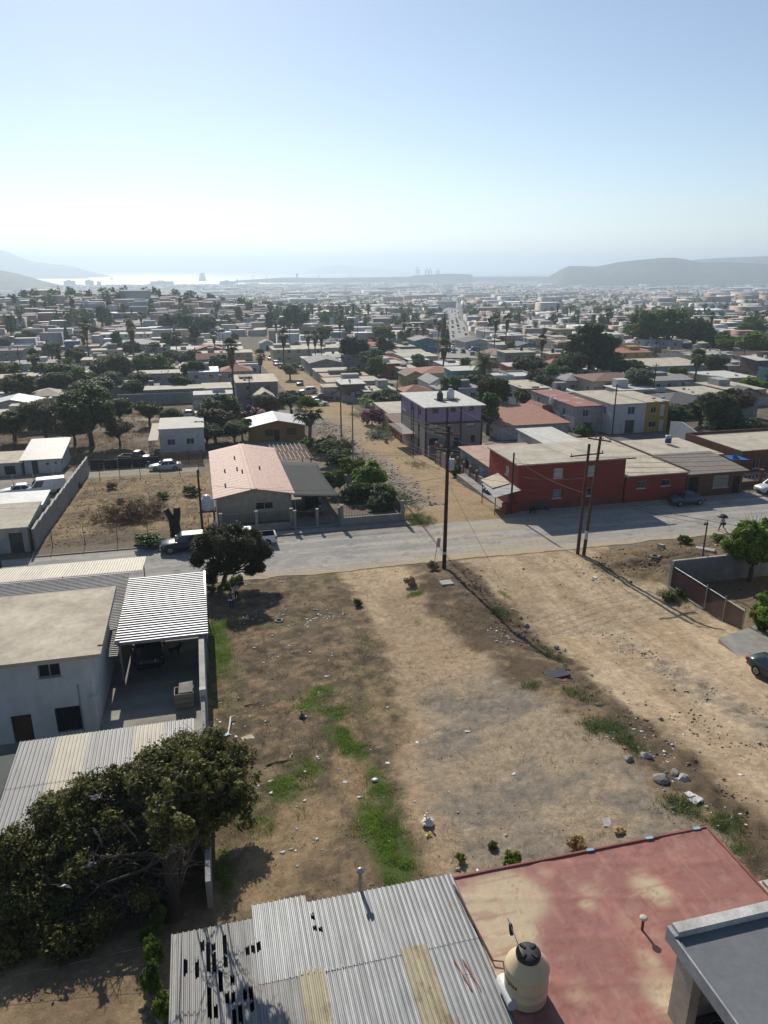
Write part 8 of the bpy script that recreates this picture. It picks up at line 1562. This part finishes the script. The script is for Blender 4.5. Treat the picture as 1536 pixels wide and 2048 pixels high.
while npalm < 30:
    t = 200+rg.random()*420; s = rg.uniform(-300, 420)
    if not onpic(s, t) or occ(s-.4, s+.4, t-.4, t+.4, .2) or blocked(s, t, 2): continue
    rel, mk = where(s, t); palm('fan', rg.randrange(3), s, t, rg.uniform(8,14), uniq('fan palm %s the %s' % (rel, short(mk))), 'palms among the houses below', rg.uniform(.9,1.2)); npalm += 1
# poles along the streets behind
npole = 0
for tt in (156.5, 204.5, 252.5, 300.5, 348.5):
    for s in range(-150, 260, 32):
        if onpic(s, tt) and not blocked(s, tt, 0) and not occ(s-.3, s+.3, tt-.3, tt+.3, .1) and abs(s-28) > 9:
            rel, mk = where(s, tt); r_ = pole('utility_pole', uniq('dark utility pole %s the %s' % (rel, short(mk))), s, tt, rg.uniform(8,10), .14, .1, woodm, arms=[(7.8,1.8,.0,3)], group='utility poles of the streets below'); npole += 1
# parked cars in those streets
ncar = 0; ct = ['sedan','suv','hatch','pickup','van']; cc_ = ['white','silver','charcoal','red','blue','tan','black','white','silver']; protos = {}
def car2(kd, cl, label, s, t, rot, group):
    if (kd, cl) not in protos: protos[(kd, cl)] = car(kd, cl, label, s, t, rot, group); return
    dup(protos[(kd, cl)], s, t, None, rot, label=label, group=group)
for i in range(60):
    tt = rg.choice((161,209,257,305,353,401))+rg.choice((-2.4,2.4)); s = rg.uniform(-150, 320)
    if 19 < s < 36 or not onpic(s, tt) or occ(s-2, s+2, tt-.8, tt+.8, .2): continue
    kd, cl = rg.choice(ct), rg.choice(cc_); rel, mk = where(s, tt); car2(kd, cl, uniq('%s %s parked %s the %s' % (cl, 'car' if kd not in ('van','pickup') else kd, rel, short(mk))), s, tt, math.radians(rg.choice((0,180))+rg.uniform(-3,3)), 'cars parked in the streets below'); BOX.append((s-2.4,s+2.4,tt-1,tt+1))
avm = 'asphalt_dusty'
def avstrip(p0, p1, wd, name):
    a = np.linspace(0, 1, 240); s = p0[0]+(p1[0]-p0[0])*a; t = p0[1]+(p1[1]-p0[1])*a; n_ = np.array([(p1[1]-p0[1]), -(p1[0]-p0[0])]); n_ = n_/np.linalg.norm(n_)
    V = [];
    for q in (-1, 1): ss_, tt2 = s+n_[0]*wd*q, t+n_[1]*wd*q; V.append(np.stack([ss_*ca-tt2*sa, ss_*sa+tt2*ca, hn(s, t)+.35], 1))
    V = np.concatenate(V); n2 = len(a); i = np.arange(n2-1); o = obj_of(np_mesh(name, V, np.stack([i, i+1, i+n2+1, i+n2], 1), [MATS[avm]], col=np.tile(np.array([[.30,.285,.265]]), (len(V), 1))), name); o['kind'] = 'structure'
avstrip((AV0[0]-AVD.x*6, AV0[1]-AVD.y*6), (AV0[0]+AVD.x*2600, AV0[1]+AVD.y*2600), 7.5, 'avenue'); avstrip(S20, (S20[0]+D2.x*900, S20[1]+D2.y*900), 4.5, 'road')
for i in range(70):
    d_ = 12+(i/70)**1.6*900+rg.uniform(-6,6); side = rg.choice((-5.6,-2,2,5.6)); s = AV0[0]+AVD.x*d_+AVD.y*side; t = AV0[1]+AVD.y*d_-AVD.x*side; kd, cl = rg.choice(ct[:4]), rg.choice(cc_)
    car2(kd, cl, uniq('%s %s on the straight avenue, %s' % (cl, 'car' if kd != 'pickup' else 'pickup', 'nearer half' if i < 35 else 'farther half')), s, t, math.atan2(AVD.y, AVD.x)+math.pi*(side > 0), 'cars on the straight avenue')
# ---------------------------------------------------------------- far town, far trees: masses nobody could count
def far_boxes(name, label, arr, cols_w, cols_r, seed):
    rs2 = np.random.default_rng(seed); arr = np.asarray(arr); n = len(arr); s, t, w, d, hh = arr.T; z = hn(s+w/2, t+d/2); a_ = rs2.normal(size=n)*.06; V = np.zeros((n, 8, 3))
    for i, (x, y, q) in enumerate(((0,0,0),(1,0,0),(1,1,0),(0,1,0),(0,0,1),(1,0,1),(1,1,1),(0,1,1))):
        xs = (x-.5)*w; ys = (y-.5)*d; sx = s+w/2+xs*np.cos(a_)-ys*np.sin(a_); ty = t+d/2+xs*np.sin(a_)+ys*np.cos(a_); V[:, i, 0] = sx*ca-ty*sa; V[:, i, 1] = sx*sa+ty*ca; V[:, i, 2] = z-3+(hh+3)*q
    q = np.array([(0,1,5,4),(1,2,6,5),(2,3,7,6),(3,0,4,7),(4,5,6,7)]); Q = (q[None]+np.arange(n)[:, None, None]*8).reshape(-1, 4)
    cw = np.array(cols_w)[rs2.integers(0, len(cols_w), n)]*(.75+.5*rs2.random(n))[:, None]; cr = np.array(cols_r)[rs2.integers(0, len(cols_r), n)]*(.7+.6*rs2.random(n))[:, None]
    C = np.concatenate([np.repeat(cw[:, None], 4, 1), cr[:, None]], 1); C = np.repeat(C.reshape(-1, 3), 4, 0)
    if 'far_paint' not in MATS: vcolmat('far_paint', rough=.85, fine=.1, fsc=.4, bmp=0, spec=.2, mid=False)
    return tag(obj_of(np_mesh(name, V.reshape(-1, 3), Q, [MATS['far_paint']], col=C), name), label, 'houses', kind='stuff')
CW = [(.5,.48,.45),(.4,.36,.3),(.3,.28,.26),(.45,.33,.24),(.22,.18,.15),(.35,.38,.4),(.55,.53,.5),(.4,.2,.15)]; CR = [(.6,.56,.5),(.5,.45,.38),(.36,.35,.34),(.7,.68,.66),(.24,.17,.14),(.36,.22,.17),(.5,.49,.48),(.62,.6,.56)]
rs = np.random.default_rng(21); arr = [(s, t, w, d, rg.choice([2.8,3,3.2,5.5])) for s, t, w, d in rest]
for (ta, tb, n) in ((560,900,2600),(900,1500,5200),(1500,2600,8200),(2600,5150,15000)):
    t = np.sqrt(rs.uniform(ta**2, tb**2, n)); s = t*rs.uniform(-.42,.98,n); sc = np.clip(t/1100, 1, 2.2)
    for a_, b_, c_ in zip(s, t, sc):
        if abs(avdist(a_, b_)) > 16+3*c_ and (b_ > 2600 or min((avdist(a_, b_)+60) % 130, 130-(avdist(a_, b_)+60) % 130) > 7) and (abs(st2dist(a_, b_)) > 12 or b_ > 1300): 
            w_ = rs.uniform(8,15)*c_; arr.append((a_, b_, w_, rs.uniform(8,13)*c_, rs.choice([2.8,3.2,3.4,5.8,6.2])*(1+.25*(c_-1)))) if rs.random() > .02 else arr.append((a_, b_, w_*2.6, rs.uniform(18,30)*c_, rs.choice([6,8,10,14])))
far_boxes('distant_houses', 'the mass of small houses filling the plain down to the bay', arr, CW, CR, 5)
def far_trees(name, label, n, ta, tb, size, seed, nq, cyp=.2):
    rs2 = np.random.default_rng(seed); t = np.sqrt(rs2.uniform(ta**2, tb**2, n)); s = t*rs2.uniform(-.45,1.0,n); ok = np.array([abs(avdist(a, b)) > 12 and (abs(st2dist(a, b)) > 8 or b > 1300) for a, b in zip(s, t)]); s, t = s[ok], t[ok]; z = hn(s, t); n = len(s); hh = size*(.6+.9*rs2.random(n)); wd_ = hh*np.where(rs2.random(n) < cyp, .28, .62)
    i = np.repeat(np.arange(n), nq); N = len(i); d_ = rs2.normal(size=(N,3)); d_ /= np.linalg.norm(d_, axis=1)[:, None]; r = rs2.random(N)**.35
    X = s[i]*ca-t[i]*sa; Y = s[i]*sa+t[i]*ca; p = np.stack([X+d_[:,0]*r*wd_[i]*.5, Y+d_[:,1]*r*wd_[i]*.5, z[i]+hh[i]*.55+d_[:,2]*r*hh[i]*.5], 1); nr = d_+rs2.normal(size=(N,3))*.5; nr /= np.linalg.norm(nr, axis=1)[:, None]; a = np.cross(nr, rs2.normal(size=(N,3))); a /= np.linalg.norm(a, axis=1)[:, None]; b = np.cross(nr, a); q = (wd_[i]*.2*(.7+.6*rs2.random(N)))[:, None]
    return tag(obj_of(np_mesh(name, np.stack([p-a*q, p-b*q*.7, p+a*q, p+b*q*.7], 1).reshape(-1, 3), np.arange(N*4).reshape(-1, 4), [LEAF['dark']]), name), label, 'trees', kind='stuff')
far_trees('distant_trees', 'trees scattered through the nearer part of the plain', 1500, 430, 1100, 8, 1, 80); far_trees('distant_trees', 'trees scattered through the middle of the plain', 2600, 1100, 2400, 10, 2, 24); far_trees('distant_trees', 'trees scattered through the plain near the bay', 2800, 2400, 5100, 12, 3, 12)
# hill on the left: more houses and trees, counted in the mass
arr = []
for i in range(520):
    X = rs.normal()*130-235; Y = rs.normal()*110+620; s, t = st(X, Y)
    if t > 430 and abs(avdist(s, t)) > 20: arr.append((s, t, rs.uniform(8,15), rs.uniform(8,13), rs.choice([3,3.2,5.6,6])))
far_boxes('distant_houses', 'houses crowding the low hill at the left', arr, CW, CR, 6)
for u0, u1, v, hh, wl, rf, lb_ in ((232,284,588,7,'pale blue','pale','long pale blue block on top of the left hill'),(280,322,600,9,'peach','red','large peach building with red roofs on the left hill'),(265,292,617,5.5,'white','pale','white row building below the hill top'),(150,185,612,4,'white','white','white low building on the left hill'),(196,212,590,4,'pale grey','white','small white roofed house on the hill crest')):
    d0 = math.hypot(*P(*G(u0, v))[:2]); s_1, t_1 = G(u0, v); w_ = (u1-u0)/F*d0; hh *= .8; house('building', lb_, s_1, t_1, w_, 14, hh, WALLS[wl], ROOFS[rf], 'gable' if rf == 'red' else 'flat', wins=[('F', x, 1.2+3*k_, 1.4, 1.4) for k_ in range(int(hh/3)) for x in np.arange(1.5, w_-2, 3.2)], detail=False, cat='building', sk=4)
k = MB(); 
for a_ in range(3): k.tube([(1.2*math.cos(a_*2.1),1.2*math.sin(a_*2.1),0),(0,0,22)], [.25,.12], steel, 5)
for z in range(2,20,3): k.tube([(-.8,-.4,z),(.8,-.4,z+1.5)], .12, steel, 4)
s_1, t_1 = G(156,592); solo(k, 'radio_mast', 'thin radio mast on top of the left hill', 'mast', s_1, t_1)
# ---------------------------------------------------------------- port, pier, cranes, ships
def W3(u, v, dist): d = ray(u, v); return (d[0]/d[1]*dist, dist, CZ+d[2]/d[1]*dist)
pm_ = M('pier_stone', (.16,.155,.15), bmp=0, sc=.01)
def pier(pts, dist, top, name, label, dep=60):
    k = MB(); n_ = len(pts); P3 = [W3(u, v, dist) for u, v in pts]
    for (a, b) in zip(P3, P3[1:]): k.hexa([(a[0],dist,-90),(b[0],dist,-90),(b[0],dist+dep,-90),(a[0],dist+dep,-90),(a[0],dist,a[2]),(b[0],dist,b[2]),(b[0],dist+dep,b[2]),(a[0],dist+dep,a[2])], pm_)
    o = k.build(name); return tag(o, label, 'pier')
pier([(470,561),(530,557.5),(570,555),(640,556),(735,555),(820,553.5),(830,551)], 5900, 0, 'breakwater', 'long low breakwater across the bay'); pier([(825,552),(862,549.5),(872,549),(900,547.5),(945,549),(945,556)], 5800, 0, 'container_terminal', 'dark container terminal quay with stacked containers', 160); pier([(945,553.5),(1110,553)], 6300, 0, 'breakwater', 'thin breakwater right of the container terminal')
stl = M('crane_steel', (.12,.14,.17), bmp=0)
for q, (u, vt) in enumerate(((835,533),(854,536),(861,536),(876,537))):
    x, y, zt_ = W3(u, vt, 5800); z0_ = W3(u, 550, 5800)[2]; H_ = zt_-z0_; r3 = root('gantry_crane', ('leftmost tall','second tall','third tall','rightmost tall')[q]+' port gantry crane on the container terminal', 'crane', *st(x, y), z0_, -A, 'gantry cranes of the port'); r3['group'] = 'gantry cranes of the port'; k = MB()
    for a_ in (-9,9):
        for b_ in (0,22): k.box(a_-2,a_+2,b_-2,b_+2,0,H_*.6,stl)
    k.box(-9,9,-1,1,H_*.3,H_*.34,stl); k.build('legs', r3); k = MB(); k.hexa([(-20,0,H_*.56),(20,0,H_*.52),(20,6,H_*.52),(-20,6,H_*.56),(-20,0,H_*.62),(20,0,H_*.58),(20,6,H_*.58),(-20,6,H_*.62)], stl); k.build('boom', r3); k = MB()
    for a_ in (-1,1): k.tube([(a_*6,3,H_*.6),(a_*3.5,3,H_*.9),(0,3,H_)], 1.8, stl, 5)
    k.build('apex_frame', r3)
for u, v, hh_, lb_ in ((594,556,5,'short square tower at the harbour'),): x, y, z_ = W3(u, v, 5850); k = MB(); k.box(-6,6,0,12,0,32,pm_); k.box(-8,8,-2,14,32,36,pm_); solo(k, 'harbour_tower', lb_, 'tower', *st(x, y), z_-2, -A)
for q, u in enumerate((533,638,700,505)): x, y, z_ = W3(u, 557, 5850); k = MB(); k.tube([(0,0,0),(0,0,16)], 1.5, stl, 5); k.tube([(-4,0,12),(14,0,44)], [1.4,.8], stl, 5); solo(k, 'jib_crane', ('slanted jib crane left of the harbour tower','slanted jib crane right of the harbour tower','slanted jib crane farthest right on breakwater','slanted jib crane at the left breakwater end')[q], 'crane', *st(x, y), z_-2, -A)
def ship(u, v, dist, L, Wd, hh, label, rot, tower):
    x, y, z_ = W3(u, v, dist); r3 = root('ship', label, 'ship', *st(x, y), -84, rot-A); k = MB(); wm = M('ship_white', (.5,.52,.55), bmp=0); k.prism([(-L/2,4),(-L/2+6,-1),(L/2-8,-1),(L/2,hh*.32),(-L/2,hh*.3)], 'y', -Wd/2, Wd/2, M('ship_dark', (.10,.11,.13), bmp=0)); k.build('hull', r3); k = MB()
    for i, (a, b, c) in enumerate(tower): k.box(a*L, b*L, -Wd*.45+i*1.2, Wd*.45-i*1.2, hh*(.3+.001*i)+hh*.7*sum(t_[2] for t_ in tower[:i]), hh*(.3)+hh*.7*sum(t_[2] for t_ in tower[:i+1]), wm)
    k.build('superstructure', r3)
for q in range(6): wire(P(tw[0]-1.0+q*.45, tw[1]+.1, 9.5-.5*q), P(100, 62+q*1.5, 8.6-.5*q), 1.1+.1*q, .016, 'sagging cable bundle along the right side of the street'); wire(P(tw[0]-.8+q*.4, tw[1], 8.9-.55*q), P(G(888,1137)[0]+.1, G(888,1137)[1], 11-.5*q), .35+.1*q, .013, 'cable between the twin poles and the central pole'); wire(P(G(888,1137)[0], G(888,1137)[1], 10.6-.4*q), P(22.3+.05*q, 107.9, 6.1-.3*q), .7, .012, 'cable from the central pole up the cross street poles')
ship(405,557,6600,70,46,66,'tall ship seen end-on in the glare of the bay',1.57,[(-.4,.4,.35),(-.3,.3,.3),(-.15,.15,.35)]); ship(915,553,6100,300,34,42,'large cruise ship moored behind the container terminal',.0,[(-.45,.45,.35),(-.4,.38,.3),(-.35,-.2,.35)]); ship(77,539,9000,220,30,30,'cargo ship at anchor far left in the bay',.0,[(-.45,-.32,1.0)]); ship(224,549,7400,60,16,14,'small boat in the glare of the bay',.0,[(-.3,.1,1.0)])
# tall shoreline blocks, left
for q, (u0, u1, v, hh) in enumerate(((127,147,564,7),(170,184,564,9),(193,199,565,6),(300,345,566,10),(440,470,567,14))): x, y, z_ = W3(u0, v, 4900); x2 = W3(u1, v, 4900)[0]; k = MB(); k.box(0, x2-x, 0, 30, -30, hh, M('block_grey_far', (.35,.35,.35), bmp=0)); k.box((x2-x)*.3, (x2-x)*.6, 5, 20, hh+.01, hh+5, MATS['block_grey_far']); solo(k, 'shore_building', ('wide block on the shore, leftmost','tall block on the shore, second from left','small block on the shore, third from left','long low building on the shore below the glare','block on the shore near the thin chimney')[q], 'building', *st(x, y), z_, -A)
x, y, z_ = W3(475, 573, 4300); k = MB(); k.tube([(0,0,-20),(0,0,42)], [3,2], pm_, 8); solo(k, 'chimney', 'thin dark chimney near the shore', 'chimney', *st(x, y), z_)
# ---------------------------------------------------------------- overhead wires
def top_of(u, v, t0): s, z = onT(u, v, t0); return P(s, t0, z)
ct_ = G(888,1137)[1]; tt3 = tw[1]
pA = P(G(888,1137)[0], ct_, 12.3); pB = P(tw2[0]+.8, tw2[1]+.2, 10.9)
for q, dx in enumerate((-.9, .0, .9)): wire((pA[0]+dx*.6, pA[1]+dx, pA[2]+.5), P(20+q*.4, 175, 4.5), 1.2, .012, 'power line from the central pole up the cross street'); 
wire(P(tw[0]+.5, tw[1], 6.0), P(32.2, 71.5, 6.6), .5, .02, 'thick cable from the twin poles to the corner pole'); wire(P(tw[0]+.5, tw[1], 6.0), P(52, 44, 5.0), .6, .02, 'thick cable from the twin poles toward the lower right'); wire(P(tw[0]+.5, tw[1], 6.2), P(41.2, 50.9, 5.2), .4, .014, 'service cable from the twin poles to the slim pole'); wire(P(tw[0]+.4, tw[1], 7.6), P(32.2, 71.5, 4.6), .4, .012, 'thin cable from the twin poles to the awning pole')
for q in range(2): wire(P(tw[0]-1.1+q*2.6, tw[1], 9.5), P(90+q*2, 66, 9.0), 1.0, .012, 'power line running right from the twin poles along the street'); wire(P(tw[0]-1.1+q*2.6, tw[1]+.1, 9.5), P(34+q, 120, 8.5), 1.0, .01, 'power line from the twin poles over the red building')
wire(P(41.2,50.9,5.2), P(46,42,4.4), .3, .012, 'service cable from the slim pole to the right house'); wire(P(22.5,120,5), P(32.2,71.5,6.8), .6, .012, 'cable from the cross street pole to the corner pole'); wire(P(G(888,1137)[0], ct_, 11.0), P(4,100,3.0), .6, .012, 'cable from the central pole to the pink roof'); wire(P(.5,71.5,5.6), P(8,76,3.6), .2, .01, 'cable crossing before the pink roofed house'); wire(P(.5,71.5,5.6), P(G(888,1137)[0], ct_, 9.0), .8, .014, 'long cable along the street to the central pole'); wire(P(.5,71.5,5.4), P(-20,71,5), .5, .012, 'cable running left along the street'); wire(P(G(888,1137)[0], ct_, 8.8), P(23.5, 53, .6), .1, .012, 'guy wire of the central pole'); wire(P(71.5,117,8.5), P(tw[0]+.5,tw[1],10.5), .8, .01, 'power line from the twin poles to the rear pole')
